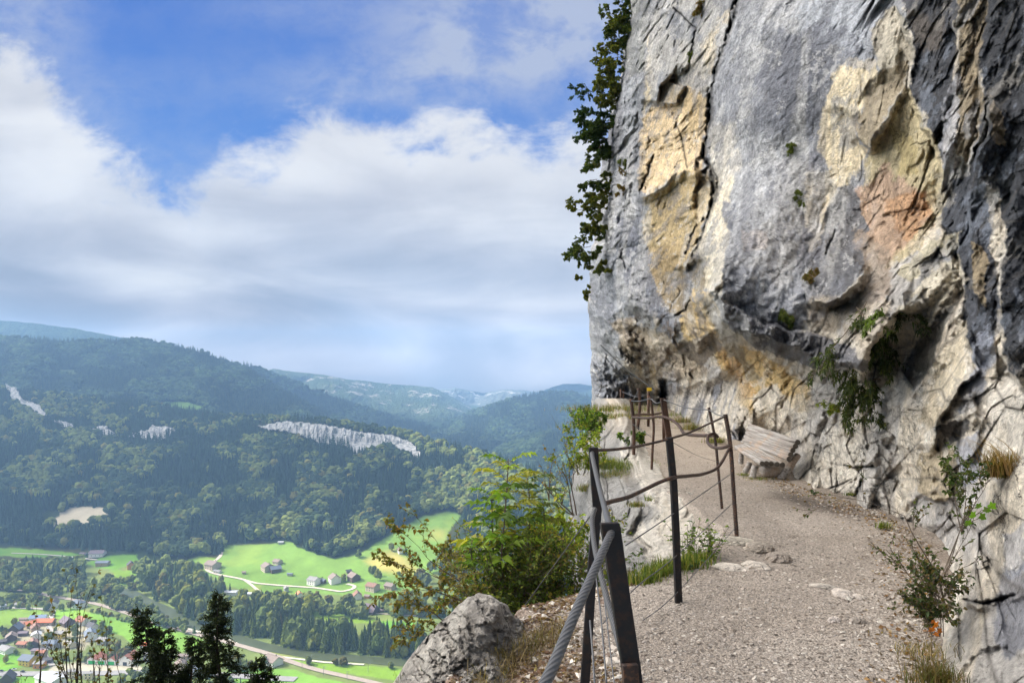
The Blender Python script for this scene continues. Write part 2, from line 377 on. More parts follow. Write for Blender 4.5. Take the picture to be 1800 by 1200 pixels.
# faults: (polyline, relative step, decay in px); the side to the left of travel is the nearer one
FA = [
    ([(1302, -40), (1290, 30), (1275, 75), (1262, 110), (1250, 160), (1248, 210), (1242, 240), (1237, 275), (1247, 290), (1258, 330), (1250, 365), (1238, 400), (1225, 435), (1207, 470)], 0.045, 110),
    ([(1100, -40), (1118, 60), (1112, 140), (1135, 230), (1118, 300), (1125, 345), (1150, 420), (1160, 470)], 0.035, 80),
    ([(1155, 184), (1166, 150), (1187, 122), (1196, 132)], 0.035, 45),
    ([(1150, 183), (1186, 181), (1200, 150)], 0.03, 30),
    ([(1128, 330), (1136, 346), (1162, 331), (1183, 312), (1203, 304), (1224, 312), (1232, 296)], 0.055, 120, 16),
    ([(1226, 392), (1217, 352), (1232, 300), (1248, 287)], 0.02, 40),
    ([(1088, 470), (1098, 520), (1115, 538), (1150, 558), (1168, 590), (1186, 606), (1196, 596)], 0.075, 190, 16),
    ([(1186, 600), (1206, 594), (1222, 604), (1242, 590), (1250, 572)], 0.06, 70, 14),
    ([(1205, 480), (1222, 455), (1236, 462), (1250, 515), (1262, 518)], 0.04, 60),
    ([(1225, 500), (1248, 514), (1266, 522), (1272, 560), (1296, 577), (1345, 592), (1400, 612), (1440, 630), (1500, 634), (1545, 645)], 0.27, 120, 44, .10),
    ([(1265, 525), (1300, 540), (1345, 568), (1410, 580), (1470, 602)], -0.03, 50),
    ([(1052, 540), (1075, 590), (1100, 640), (1150, 655), (1170, 676), (1205, 680), (1235, 668), (1262, 690)], 0.07, 110, 16),
    ([(1424, 505), (1430, 524), (1448, 534), (1482, 516), (1502, 506), (1524, 468)], 0.075, 110, 14),
    ([(1482, 322), (1452, 368), (1428, 425), (1420, 465), (1430, 510)], 0.018, 60),
    ([(1495, 208), (1500, 236), (1516, 242), (1533, 260), (1546, 224), (1572, 184), (1592, 150), (1606, 108), (1600, 64), (1576, 20)], 0.05, 70, 12),
    ([(1492, 210), (1512, 188), (1516, 158), (1548, 124), (1585, 118)], 0.02, 60, 22),
    ([(1573, -40), (1580, 20), (1600, 62), (1606, 108), (1602, 150), (1622, 225), (1650, 262), (1656, 330), (1650, 378), (1688, 430), (1692, 500), (1708, 545), (1700, 600), (1722, 660)], 0.085, 110),
    ([(1692, -40), (1678, 40), (1686, 90), (1675, 130), (1681, 172), (1664, 212), (1656, 262), (1664, 300)], 0.055, 60),
    ([(1748, -40), (1736, 40), (1720, 100), (1728, 160), (1732, 200), (1716, 250), (1702, 292), (1690, 340)], 0.05, 60),
    ([(1746, 160), (1738, 230), (1716, 290), (1700, 350), (1712, 420), (1706, 500), (1724, 560)], 0.06, 60),
    ([(1790, 300), (1770, 380), (1765, 470), (1754, 540), (1766, 600), (1774, 650), (1800, 690)], 0.09, 120),
    ([(1755, 600), (1778, 660), (1810, 690)], 0.05, 80),
    ([(1575, 505), (1600, 541), (1624, 530), (1652, 500), (1695, 468)], 0.045, 60, 16),
    ([(1560, 690), (1588, 640), (1592, 618), (1622, 588), (1652, 540), (1692, 484)], 0.034, 55, 14),
    ([(1585, 740), (1606, 692), (1632, 652), (1662, 592), (1702, 528)], 0.036, 55, 20),
    ([(1640, 800), (1655, 730), (1690, 680), (1722, 640)], 0.04, 45),
    ([(1636, 752), (1664, 746), (1702, 732), (1722, 715)], 0.045, 70, 26),
    ([(1540, 600), (1560, 560), (1600, 545)], 0.03, 40),
    ([(1612, 868), (1640, 878), (1680, 868)], 0.04, 90),
    ([(1712, 640), (1700, 740), (1694, 830), (1692, 900), (1700, 950), (1678, 1000), (1688, 1058), (1652, 1095), (1668, 1210), (1668, 1300)], 0.085, 190, 10, .42),
    ([(1655, 1085), (1690, 1058), (1722, 1072), (1760, 1050), (1820, 1046)], 0.014, 50, 8),
    ([(1840, 1180), (1770, 1140), (1720, 1150), (1680, 1200)], -0.012, 50, 8),
    ([(1735, 1010), (1715, 1050), (1700, 1060)], 0.03, 30),
    ([(1380, 850), (1400, 800), (1440, 770), (1475, 700), (1490, 660)], -0.02, 70),
    ([(1500, 900), (1505, 850), (1520, 800), (1500, 750)], -0.025, 50),
    ([(1560, 880), (1585, 820), (1570, 760)], -0.02, 40),
    ([(1430, 690), (1480, 694), (1540, 684)], 0.03, 40),
    ([(1480, 818), (1520, 822), (1545, 816)], 0.02, 30),
    ([(1092, 200), (1070, 300), (1075, 380), (1062, 470)], -0.012, 40),
]
CR = [  # cracks: polyline, depth, half-width px
    ([(1169, 664), (1166, 690), (1166, 724)], .10, 8),
    (FA[0][0], 0.05, 4.5), ([(1122, 345), (1140, 300), (1150, 270)], 0.02, 2.5), ([(1187, 215), (1200, 250), (1208, 300)], 0.006, 2),
    ([(1187, 555), (1205, 545), (1213, 525)], 0.02, 2), ([(1180, 10), (1222, 50), (1215, 100), (1206, 135)], 0.012, 2.5),
    ([(1250, 290), (1262, 320), (1258, 350), (1246, 378), (1232, 392)], 0.03, 3), ([(1226, 392), (1214, 420), (1205, 450)], 0.02, 2.5),
    ([(1470, 400), (1450, 450)], 0.01, 2), ([(1690, 1052), (1730, 1060), (1790, 1043)], 0.03, 3.5), ([(1480, 816), (1500, 822), (1540, 818)], 0.02, 2.5),
    ([(1400, 880), (1480, 850), (1500, 840)], 0.01, 2), ([(1492, 900), (1506, 866), (1516, 840)], 0.03, 4), ([(1560, 610), (1540, 640), (1530, 700)], 0.01, 2)]
CREAM = (0.74, 0.62, 0.43); PALE = (0.74, 0.68, 0.58); GREY = (0.335, 0.338, 0.355); LGREY = (0.55, 0.55, 0.56); DGREY = (0.145, 0.15, 0.17)
OCHRE = (0.70, 0.51, 0.245); TAN = (0.46, 0.375, 0.26); BROWN = (0.30, 0.245, 0.17); PINK = (0.50, 0.345, 0.255); BLACK = (0.05, 0.05, 0.053); ORNG = (0.66, 0.42, 0.17)
PT = [  # colour areas of the stone, some with shade of lips and recesses painted in: polygon, colour, softness px, strength
    ([(1040, -60), (1610, -60), (1560, 300), (1440, 640), (1270, 560), (1200, 640), (1030, 560)], GREY, 40, 1),
    ([(1330, -60), (1500, -60), (1450, 120), (1400, 200), (1300, 150), (1290, 40)], LGREY, 60, .6),
    ([(1440, -60), (1575, -60), (1535, 60), (1530, 120), (1470, 90), (1390, 60)], (0.47, 0.49, 0.53), 30, .9),
    ([(1380, 60), (1480, 60), (1500, 110), (1440, 250), (1330, 230), (1330, 120)], (0.19, 0.20, 0.235), 60, .7),
    ([(1260, 240), (1400, 250), (1420, 420), (1360, 520), (1280, 500), (1262, 380)], LGREY, 50, .55),
    ([(1370, 330), (1440, 340), (1420, 450), (1380, 480), (1350, 420)], (0.24, 0.235, 0.25), 40, .6),
    ([(1130, 30), (1250, -30), (1275, 60), (1245, 180), (1160, 120), (1140, 200)], (0.47, 0.45, 0.42), 22, .8),
    ([(1170, 20), (1235, 10), (1225, 70), (1180, 75)], (0.20, 0.21, 0.24), 18, .8),
    ([(1260, 40), (1290, 10), (1262, 130), (1242, 130), (1235, 80)], CREAM, 16, .6),
    ([(1150, 186), (1188, 180), (1204, 150), (1236, 165), (1247, 210), (1237, 280), (1228, 315), (1203, 305), (1183, 312), (1137, 346), (1120, 330), (1122, 262), (1132, 200)], (0.76, 0.585, 0.36), 9, 1),
    ([(1155, 184), (1168, 145), (1187, 122), (1198, 150), (1188, 178)], TAN, 6, 1),
    ([(1185, 155), (1235, 160), (1240, 235), (1205, 230)], (0.55, 0.41, 0.22), 14, .7),
    ([(1190, 60), (1240, 120), (1245, 165), (1200, 150)], (0.50, 0.46, 0.40), 12, .8),
    ([(1142, 60), (1146, 175), (1130, 200), (1136, 130)], CREAM, 7, .9),
    ([(1135, 346), (1205, 306), (1250, 290), (1260, 340), (1235, 400), (1205, 480), (1150, 500), (1125, 420)], (0.52, 0.40, 0.22), 12, 1),
    ([(1245, 292), (1258, 330), (1243, 385), (1222, 395), (1230, 320)], (0.66, 0.54, 0.36), 5, .9),
    ([(1120, 430), (1205, 430), (1210, 560), (1150, 540), (1128, 480)], (0.42, 0.31, 0.165), 18, .9),
    ([(1255, 290), (1290, 310), (1280, 400), (1268, 520), (1225, 505), (1208, 470), (1240, 400)], (0.80, 0.71, 0.55), 8, 1),
    ([(1245, 215), (1275, 215), (1285, 290), (1262, 330), (1245, 280)], (0.55, 0.52, 0.46), 12, .8),
    ([(1208, 460), (1225, 448), (1240, 462), (1242, 500), (1225, 520)], BROWN, 7, .9),
    ([(1060, 400), (1125, 400), (1150, 480), (1180, 560), (1186, 600), (1130, 545), (1080, 480)], (0.19, 0.20, 0.235), 14, .9),
    ([(1150, 480), (1205, 470), (1225, 560), (1190, 550), (1165, 540)], (0.30, 0.245, 0.17), 15, .7),
    ([(1192, 560), (1214, 525), (1235, 545), (1250, 575), (1222, 603), (1200, 598)], (0.62, 0.46, 0.23), 5, 1),
    ([(1212, 500), (1250, 515), (1270, 560), (1310, 610), (1400, 650), (1440, 720), (1310, 720), (1280, 660), (1240, 590)], (0.60, 0.46, 0.26), 10, 1),
    ([(1245, 580), (1300, 600), (1400, 660), (1400, 700), (1350, 760), (1290, 700)], OCHRE, 14, .9),
    ([(1260, 600), (1285, 620), (1330, 690), (1300, 700)], ORNG, 9, .9),
    ([(1215, 490), (1240, 520), (1300, 590), (1340, 670), (1320, 670), (1260, 590)], (0.27, 0.235, 0.17), 10, .8),
    ([(1265, 515), (1345, 565), (1400, 580), (1480, 610), (1500, 640), (1420, 635), (1290, 578), (1268, 560)], (0.17, 0.175, 0.20), 8, .9),  # shade under the lip of the grey slab, painted dark
    ([(1262, 520), (1285, 530), (1300, 560), (1280, 565)], PALE, 6, .9),
    ([(1470, 110), (1535, 100), (1545, 130), (1512, 190), (1500, 235), (1530, 262), (1500, 320), (1450, 420), (1435, 400), (1460, 320), (1435, 260), (1450, 180)], (0.80, 0.68, 0.48), 8, 1),
    ([(1532, 50), (1575, 10), (1602, 62), (1606, 110), (1560, 150), (1538, 110)], (0.54, 0.49, 0.40), 6, 1),
    ([(1496, 206), (1514, 190), (1518, 160), (1548, 124), (1600, 108), (1590, 150), (1546, 222), (1533, 258), (1510, 240)], (0.40, 0.335, 0.24), 6, 1),  # brown face, its shadow painted into the colour
    ([(1600, 150), (1640, 240), (1655, 300), (1655, 370), (1610, 440), (1560, 470), (1510, 390), (1515, 300), (1545, 240), (1575, 190)], (0.56, 0.475, 0.30), 12, 1),
    ([(1560, 220), (1620, 250), (1630, 310), (1580, 310)], (0.42, 0.33, 0.13), 16, .5),
    ([(1500, 330), (1560, 300), (1640, 340), (1640, 390), (1590, 440), (1560, 470), (1500, 400)], PINK, 22, .85),
    ([(1560, 350), (1640, 330), (1640, 370), (1600, 430), (1570, 410)], (0.56, 0.31, 0.15), 16, .6),
    ([(1470, 330), (1500, 320), (1525, 400), (1522, 470), (1500, 505), (1450, 532), (1428, 520), (1420, 460), (1430, 420)], (0.165, 0.165, 0.175), 7, 1),
    ([(1500, 400), (1570, 440), (1560, 520), (1500, 560), (1480, 540), (1520, 480)], (0.34, 0.27, 0.21), 14, .8),
    ([(1422, 520), (1480, 520), (1560, 540), (1540, 640), (1440, 620), (1420, 560)], (0.50, 0.43, 0.34), 16, .85),
    ([(1576, -60), (1602, 62), (1606, 110), (1600, 150), (1640, 245), (1660, 300), (1660, 240), (1680, 170), (1676, 100), (1690, -60)], (0.085, 0.087, 0.098), 9, 1),
    ([(1600, 20), (1660, 40), (1660, 90), (1610, 90)], (0.17, 0.14, 0.115), 18, .6),
    ([(1690, -60), (1745, -60), (1736, 60), (1722, 130), (1735, 180), (1700, 300), (1680, 260), (1682, 120)], (0.28, 0.225, 0.15), 7, .95),
    ([(1655, 180), (1685, 110), (1690, 160), (1675, 300), (1655, 300)], (0.40, 0.40, 0.43), 8, .8),
    ([(1745, -60), (1860, -60), (1860, 700), (1770, 650), (1756, 540), (1770, 400), (1745, 300), (1715, 330), (1700, 300), (1735, 190), (1722, 110)], (0.06, 0.063, 0.072), 10, 1),  # dark rib, darkened further to paint in the overhang's shade
    ([(1745, 170), (1760, 200), (1768, 260), (1740, 250)], (0.32, 0.25, 0.17), 5, .9),
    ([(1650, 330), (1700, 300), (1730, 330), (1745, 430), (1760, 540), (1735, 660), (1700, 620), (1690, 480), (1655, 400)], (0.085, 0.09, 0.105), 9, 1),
    ([(1705, 420), (1735, 440), (1730, 540), (1710, 500)], (0.37, 0.29, 0.18), 6, .85),
    ([(1580, 480), (1640, 420), (1690, 405), (1690, 440), (1640, 450), (1600, 500)], (0.56, 0.51, 0.38), 6, 1),
    ([(1600, 540), (1650, 500), (1690, 470), (1700, 490), (1640, 560), (1600, 620), (1540, 700), (1530, 660), (1560, 570)], (0.62, 0.56, 0.46), 10, .9),
    ([(1605, 600), (1655, 545), (1680, 530), (1640, 640), (1600, 700), (1588, 650)], (0.235, 0.225, 0.205), 6, 1),  # shaded slab face painted dark beside its lit strip
    ([(1620, 470), (1680, 440), (1690, 470), (1640, 500), (1600, 530)], (0.26, 0.255, 0.25), 8, .9),
    ([(1640, 660), (1690, 590), (1700, 620), (1690, 680), (1640, 760), (1610, 740)], (0.50, 0.42, 0.30), 10, .8),
    ([(1700, 600), (1740, 560), (1755, 620), (1720, 700), (1690, 720)], (0.37, 0.39, 0.46), 10, .8),
    ([(1640, 752), (1702, 732), (1705, 755), (1662, 788)], (0.13, 0.125, 0.12), 5, 1),  # shade inside the notch, painted dark
    ([(1616, 800), (1640, 775), (1680, 790), (1682, 860), (1655, 880), (1614, 868)], (0.47, 0.395, 0.28), 6, 1),
    ([(1680, 780), (1720, 760), (1730, 840), (1690, 860)], (0.28, 0.30, 0.36), 10, .8),
    ([(1160, 660), (1230, 690), (1300, 720), (1290, 760), (1180, 730)], (0.33, 0.345, 0.39), 14, .7),
    ([(1030, 420), (1075, 430), (1110, 560), (1100, 700), (1030, 760)], (0.34, 0.355, 0.39), 16, .9),
    ([(1050, 640), (1100, 660), (1115, 720), (1045, 740)], (0.24, 0.25, 0.28), 12, .7),
    ([(1100, 560), (1160, 580), (1240, 650), (1230, 680), (1170, 665), (1110, 640), (1075, 570)], (0.47, 0.385, 0.28), 12, .9),
    ([(1157, 668), (1172, 668), (1176, 720), (1160, 720)], BLACK, 3, 1),  # dark gap in the rock, its shade painted black
    ([(1330, 690), (1370, 680), (1390, 720), (1350, 770), (1320, 740)], PALE, 8, .8),
    ([(1740, 1060), (1830, 1040), (1830, 1260), (1700, 1260)], (0.42, 0.42, 0.44), 30, .6),
    ([(1760, 1010), (1830, 980), (1830, 1120), (1770, 1160), (1745, 1120)], (0.22, 0.23, 0.27), 20, .8),
    ([(1760, 940), (1800, 920), (1810, 1000), (1770, 1020)], (0.32, 0.34, 0.40), 12, .6),
    ([(1420, 600), (1500, 640), (1500, 700), (1440, 690), (1370, 640)], (0.52, 0.50, 0.47), 16, .7),
    ([(1262, 40), (1300, 30), (1300, 180), (1255, 220), (1250, 160)], (0.52, 0.53, 0.555), 16, .7),
    ([(1250, 210), (1290, 215), (1300, 300), (1262, 330), (1245, 290)], (0.66, 0.61, 0.53), 12, .7),
    ([(1335, 60), (1450, 60), (1470, 120), (1420, 230), (1350, 200)], (0.165, 0.17, 0.195), 34, .75),
    ([(1375, 270), (1440, 275), (1440, 440), (1400, 470), (1370, 380)], (0.185, 0.18, 0.20), 26, .6),
    ([(1270, 352), (1297, 356), (1290, 410), (1272, 400)], (0.19, 0.20, 0.235), 6, .9),
    ([(1300, 400), (1350, 405), (1345, 440), (1300, 440)], (0.60, 0.50, 0.43), 10, .45),
    ([(1275, 468), (1400, 470), (1418, 545), (1340, 560), (1280, 550)], (0.32, 0.33, 0.365), 16, .7),
    ([(1412, 300), (1475, 300), (1470, 330), (1440, 420), (1420, 440)], (0.72, 0.64, 0.50), 10, .55),
    ([(1050, 308), (1126, 300), (1130, 400), (1060, 440)], (0.47, 0.475, 0.50), 20, .6),
    ([(1083, 385), (1125, 380), (1135, 460), (1100, 480)], (0.20, 0.21, 0.25), 10, .8),
    ([(1108, -60), (1145, -60), (1132, 130), (1100, 140)], (0.30, 0.30, 0.27), 10, .8),
    ([(1095, 140), (1130, 130), (1120, 220), (1090, 260)], (0.50, 0.52, 0.56), 9, .6),
    ([(1130, 120), (1150, 60), (1165, 110), (1150, 190)], (0.60, 0.57, 0.52), 8, .7),
    ([(1480, 60), (1540, 95), (1530, 130), (1470, 110)], (0.36, 0.37, 0.41), 8, .5),
    ([(1300, 500), (1400, 560), (1420, 590), (1340, 585), (1290, 560)], (0.23, 0.24, 0.275), 9, .6),
    ([(1115, 600), (1180, 640), (1215, 680), (1165, 665), (1110, 640)], (0.20, 0.165, 0.13), 8, .7),
    ([(1186, 604), (1250, 584), (1270, 610), (1230, 640), (1200, 630)], (0.16, 0.125, 0.09), 6, .85),
    ([(1290, 560), (1420, 600), (1500, 640), (1440, 650), (1330, 605)], (0.12, 0.115, 0.115), 7, .85),  # painted shade beneath the main lip
    ([(1445, 535), (1500, 512), (1530, 545), (1480, 560)], (0.22, 0.18, 0.13), 6, .8),
    ([(1590, 150), (1650, 250), (1660, 360), (1600, 450), (1560, 470), (1640, 380), (1600, 250)], (0.62, 0.53, 0.34), 10, .8),
    ([(1410, 560), (1500, 600), (1560, 660), (1540, 720), (1450, 700), (1380, 650)], (0.72, 0.66, 0.56), 14, .7),
    ([(1570, 560), (1640, 470), (1690, 440), (1690, 480), (1600, 620), (1560, 690)], (0.74, 0.67, 0.53), 8, .75),
    ([(1640, 640), (1700, 560), (1710, 640), (1660, 740)], (0.70, 0.62, 0.48), 8, .7),
    ([(1262, 522), (1300, 545), (1420, 585), (1500, 615), (1545, 645), (1440, 650), (1330, 612), (1270, 565)], (0.12, 0.12, 0.135), 8, .9),  # overhang underside, darkened again in colour for its shade
    ([(1320, 700), (1400, 690), (1480, 720), (1560, 800), (1600, 880), (1500, 860), (1400, 800)], (0.80, 0.735, 0.62), 30, .5),
]
def rock_disp(u, v, Y, s, z, amp=1.0, diag=0.9, seed=0, big=1.0):
    """relative displacement from faceted noise in wall coordinates (s along, z up), metres"""
    wx = s + 0.28 * fbm(s * .8, z * .8, Y * 0 + 1, 3, seed + 5); wz = z + 0.28 * fbm(s * .8, z * .8, Y * 0 + 9, 3, seed + 6)
    ca, sa = math.cos(diag), math.sin(diag)
    a = wx * ca + wz * sa; b = -wx * sa + wz * ca                       # b runs across the bedding
    d = big * 0.30 * tri(a / 1.9, b / 1.1, seed + 1) + (.3 + .7 * big) * 0.19 * tri(a / .85 + 9, b / .5, seed + 2) + 0.125 * tri(a / .38, b / .22 + 4, seed + 3) + 0.065 * tri(a / .15, b / .09, seed + 4) + 0.03 * tri(a / .07, b / .05, seed + 9)
    f1, f2, val, rn = cells(a / 1.1, b / .62, seed + 7); d = d + big * 0.12 * val
    g1, g2, val2, rn2 = cells(a / .34, b / .2, seed + 8); d = d + 0.06 * val2
    d = d - 0.03 * np.exp(-((f2 - f1) / .04) ** 2)
    d = d + 0.055 * fbm(wx * 3, wz * 3, Y * 0, 5, seed + 11)
    return d * amp

CLIFFG = {}
def cliffY(u, v):
    vs, ul, ur, nc, Y = CLIFFG['d']; r = int(np.clip(round((v - vs[0]) / (vs[1] - vs[0])), 0, len(vs) - 1)); c = int(np.clip(round((u - ul[r]) / (ur - ul[r]) * (nc - 1)), 0, nc - 1)); return float(Y[r, c])
def build_cliff():
    step = 1.55
    vs = np.arange(-170, 1262, step); nr = len(vs)
    sil = [(-170, 1116), (-60, 1108), (0, 1106), (60, 1102), (120, 1092), (180, 1078), (230, 1070), (270, 1066), (330, 1050), (390, 1046), (440, 1042), (480, 1036), (520, 1034), (600, 1037), (660, 1040), (735, 1041), (800, 1041), (1262, 1041)]
    ul = np.interp(vs, [a for a, b in sil], [b for a, b in sil])
    ul = ul + 4.5 * fbm(vs / 26, vs * 0 + 2, vs * 0, 5, 3)
    ur = 1920.0
    nc = int((ur - 1040) / step)
    a = np.linspace(0, 1, nc)
    u = ul[:, None] + a[None, :] * (ur - ul[:, None]); v = np.repeat(vs[:, None], nc, 1)
    w = np.clip(_w(u, v), 1 / 42, 1 / 2.6); Y = 1 / w
    rel = np.zeros_like(u)
    ju = u + 5 * fbm(u / 22, v / 22, u * 0, 4, 21) + 2.0 * tri(u / 9, v / 9, 22); jv = v + 5 * fbm(u / 22, v / 22, u * 0 + 7, 4, 23) + 2.0 * tri(u / 9, v / 9, 24)
    for fa_ in FA:
        pts, A, wd = fa_[:3]; tw = fa_[3] if len(fa_) > 3 else 5.0; tp = fa_[4] if len(fa_) > 4 else 0.10
        x0 = min(p[0] for p in pts) - 3.2 * wd - 12; x1 = max(p[0] for p in pts) + 3.2 * wd + 12
        y0 = min(p[1] for p in pts) - 3.2 * wd - 12; y1 = max(p[1] for p in pts) + 3.2 * wd + 12
        m = (u > x0) & (u < x1) & (v > y0) & (v < y1)
        if not m.any(): continue
        d, sg, par = polydist(ju[m], jv[m], pts)
        endf = sstep(0, tp, par) * sstep(1, 1 - tp, par)
        for e0, e1 in ((pts[0], pts[1]), (pts[-1], pts[-2])):
            ox, oy = e0[0] - e1[0], e0[1] - e1[1]; on = math.hypot(ox, oy); vx, vy = ju[m] - e0[0], jv[m] - e0[1]
            endf = endf * sstep(.85, -.35, (vx * ox + vy * oy) / on / (np.hypot(vx, vy) + 1e-6))
        side = np.clip((d * sg + tw) / (tw + 1.2), 0, 1)
        prof = np.clip(1 - d / (2.6 * wd), 0, 1) ** 1.6
        back = (1 - side) * np.clip(1 - d / (0.5 * wd + 8), 0, 1) ** 1.5 * 0.35
        rel[m] += A * endf * (side * prof - back * (tw < 10)) * 1.2
    crk = np.zeros_like(u)
    for pts, A, wd in CR:
        x0 = min(p[0] for p in pts) - 20; x1 = max(p[0] for p in pts) + 20; y0 = min(p[1] for p in pts) - 20; y1 = max(p[1] for p in pts) + 20
        m = (u > x0) & (u < x1) & (v > y0) & (v < y1)
        d, sg, par = polydist(u[m] + 1.5 * fbm(u[m] / 6, v[m] / 6, 0 * u[m], 2, 31), v[m], pts)
        wv = wd * (0.45 + 0.75 * np.abs(fbm(par * 9, par * 0, par * 0 + 1, 2, 33)))
        k = np.exp(-(d / wv) ** 2) * sstep(0, .06, par) * sstep(1, .92, par)
        rel[m] -= A * k; crk[m] = np.maximum(crk[m], k)
    # rock relief
    X = (u - CX) / F * Y; Z = (HV - v) / F * Y
    s = np.cumsum((Y / F * np.gradient(u, axis=1))[:, ::-1], axis=1)[:, ::-1] * -1.25
    low = sstep(560, 700, v); right = sstep(1560, 1660, u)
    slab = np.clip(sstep(1250, 1280, u) * sstep(1540, 1480, u) * sstep(600, 560, v), 0, 1)           # the smooth grey slab
    amp = 0.68 + 0.62 * low + 0.50 * right - 0.36 * slab + .3 * sstep(1140, 1100, u)
    big = 1 - .95 * slab
    d1 = rock_disp(u, v, Y, s, Z, 1.0, 0.95, 0, big)
    d2 = rock_disp(u, v, Y, s + 40, Z, 1.0, -0.6, 50, big)
    n0_ = fbm(s * 2, Z * 2, s * 0, 3, 133); mixd = sstep(1380, 1240, u)
    dd = d1 * (1 - mixd) + d2 * mixd
    rough = sstep(0, 1, fbm(s * .5, Z * .5, s * 0, 3, 77) + .5)
    q1, q2, qv, _q = cells((s * .6 + Z * .8) / .55 + .3 * fbm(s, Z, s * 0, 3, 130), (-s * .8 + Z * .6) / .30, 131); r1, r2, rv, _q = cells((s * .9 - Z * .3) / .24, (s * .3 + Z * .9) / .15 + .3 * n0_, 132)
    lr = np.clip(low + right * .8 + .35 * (1 - slab), 0, 1); dd = dd + lr * (.075 * qv + .035 * rv)
    dd = dd * amp * (0.65 + 0.5 * rough)
    dd *= np.clip(Y / 11, 0.42, 1.9)
    rel = rel + dd / Y * 0.85
    # conglomerate ceiling texture
    cg = np.clip(sstep(1075, 1110, u) * sstep(1250, 1220, u) * sstep(540, 570, v) * sstep(690, 660, v), 0, 1)
    rel = rel + cg * (0.010 * tri(s / .5, Z / .3, 91) + .009 * cells(s / .7, Z / .45, 92)[2] + .006 * tri(s / .22, Z / .16, 93))
    gal = np.clip(sstep(1165, 1190, u) * sstep(1330, 1290, u) * sstep(650, 690, v), 0, 1)             # fluted gallery wall
    rel = rel + gal * (.014 * tri(s / .55, Z / 2.6, 94) + .008 * tri(s / .24, Z / 1.2, 95))
    och = np.clip(sdpoly(u, v, [(1250, 560), (1310, 595), (1400, 650), (1400, 720), (1320, 745), (1290, 690)]) / 20, 0, 1)
    rel = rel + och * .008 * tri((s * .7 + Z * .7) / .5, (Z * .7 - s * .7) / 1.6, 96)
    # soft buttress round at the outer edge
    e = (u - ul[:, None]) / 46.0
    roundoff = np.where(e < 1, 0.17 * (1 - np.sqrt(np.clip(1 - (1 - e) ** 2, 0, 1))), 0)
    Y = Y * (1 - rel + roundoff) * (1 + .13 * np.exp(-((u - 1352) / 58) ** 2 - ((v - 785) / 44) ** 2))
    Y = np.clip(Y, 2.4, 60)
    V = np.stack([(u - CX) / F * Y, Y, (HV - v) / F * Y], -1)
    CLIFFG['d'] = (vs, ul, ur, nc, Y)
    # colour
    n1 = fbm(s * .9, Z * .9, s * 0, 5, 101); n2 = fbm(s * 3.1, Z * 3.1, s * 0, 5, 102); n3 = fbm(s * 2.0, Z * .5, s * 0 + 3, 4, 103); nf = fbm(s * 7, Z * 7, s * 0, 4, 104, .8); ng = fbm(s * 14 + 3, Z * 9, s * 0, 3, 105, .85)
    C = np.zeros(u.shape + (3,)); C[:] = (0.70, 0.625, 0.515)
    def blend(c, w):
        C[:] = C * (1 - w[..., None]) + np.array(c) * w[..., None]
    blend((0.36, 0.37, 0.40), 0.6 * sstep(0.28, 0.6, n1 + .4 * n2))
    blend((0.76, 0.71, 0.63), 0.7 * sstep(0.1, 0.5, -n1 + .5 * n2))
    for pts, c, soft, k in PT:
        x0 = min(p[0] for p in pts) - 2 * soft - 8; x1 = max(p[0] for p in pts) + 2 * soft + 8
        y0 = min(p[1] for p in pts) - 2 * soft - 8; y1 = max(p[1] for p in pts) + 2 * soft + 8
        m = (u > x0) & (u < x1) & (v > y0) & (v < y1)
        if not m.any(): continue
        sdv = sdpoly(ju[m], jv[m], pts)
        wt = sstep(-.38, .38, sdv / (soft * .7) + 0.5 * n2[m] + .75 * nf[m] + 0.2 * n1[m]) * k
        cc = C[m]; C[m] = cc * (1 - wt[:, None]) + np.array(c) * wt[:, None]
    # run-off streaks of grey on the upper face, pale flakes
    up = sstep(640, 560, v) * sstep(1560, 1500, u)
    st = fbm(s * 2.6, Z * .35, s * 0 + 8, 5, 110)
    blend((0.19, 0.195, 0.22), 0.45 * up * sstep(.15, .6, st)); blend((0.52, 0.51, 0.49), 0.5 * up * sstep(.2, .65, -st + .3 * n2))
    lowm = low * sstep(1700, 1600, u)
    blend((0.30, 0.315, 0.36), 0.4 * lowm * sstep(.3, .6, n3))
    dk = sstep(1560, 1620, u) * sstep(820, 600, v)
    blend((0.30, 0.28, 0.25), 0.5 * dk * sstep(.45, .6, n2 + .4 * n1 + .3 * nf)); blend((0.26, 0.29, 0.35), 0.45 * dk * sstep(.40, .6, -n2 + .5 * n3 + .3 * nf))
    gz_ = up; blend((0.17, 0.175, 0.20), 0.55 * gz_ * sstep(.30, .48, nf * .6 + n2 * .7 - .2 * n1)); blend((0.56, 0.55, 0.54), 0.55 * gz_ * sstep(.34, .5, nf * .6 - n2 * .6 + .3 * n1))
    blend((0.30, 0.27, 0.23), 0.55 * low * sstep(.36, .5, nf * .7 + n2 * .5)); blend((0.86, 0.81, 0.73), 0.5 * low * sstep(.34, .5, nf * .6 - n2 * .6))
    pit = cg * sstep(.22, .42, nf * .55 + n2 * .7); blend((0.13, 0.10, 0.075), .8 * pit); blend((0.62, 0.54, 0.42), .6 * cg * sstep(.25, .45, -n2 * .8 + nf * .4))
    fl = fbm(s * 2.6, Z * .45, s * 0 + 4, 4, 120, .65); fl2 = fbm(s * 5 + 9, Z * .6, s * 0, 4, 121, .7)
    blend((0.60, 0.55, 0.47), .7 * gal); blend((0.25, 0.27, 0.33), .8 * gal * sstep(.12, .35, fl)); blend((0.10, 0.10, 0.11), .7 * gal * sstep(.38, .52, fl2)); blend((0.80, 0.72, 0.58), .6 * gal * sstep(.15, .4, -fl2))
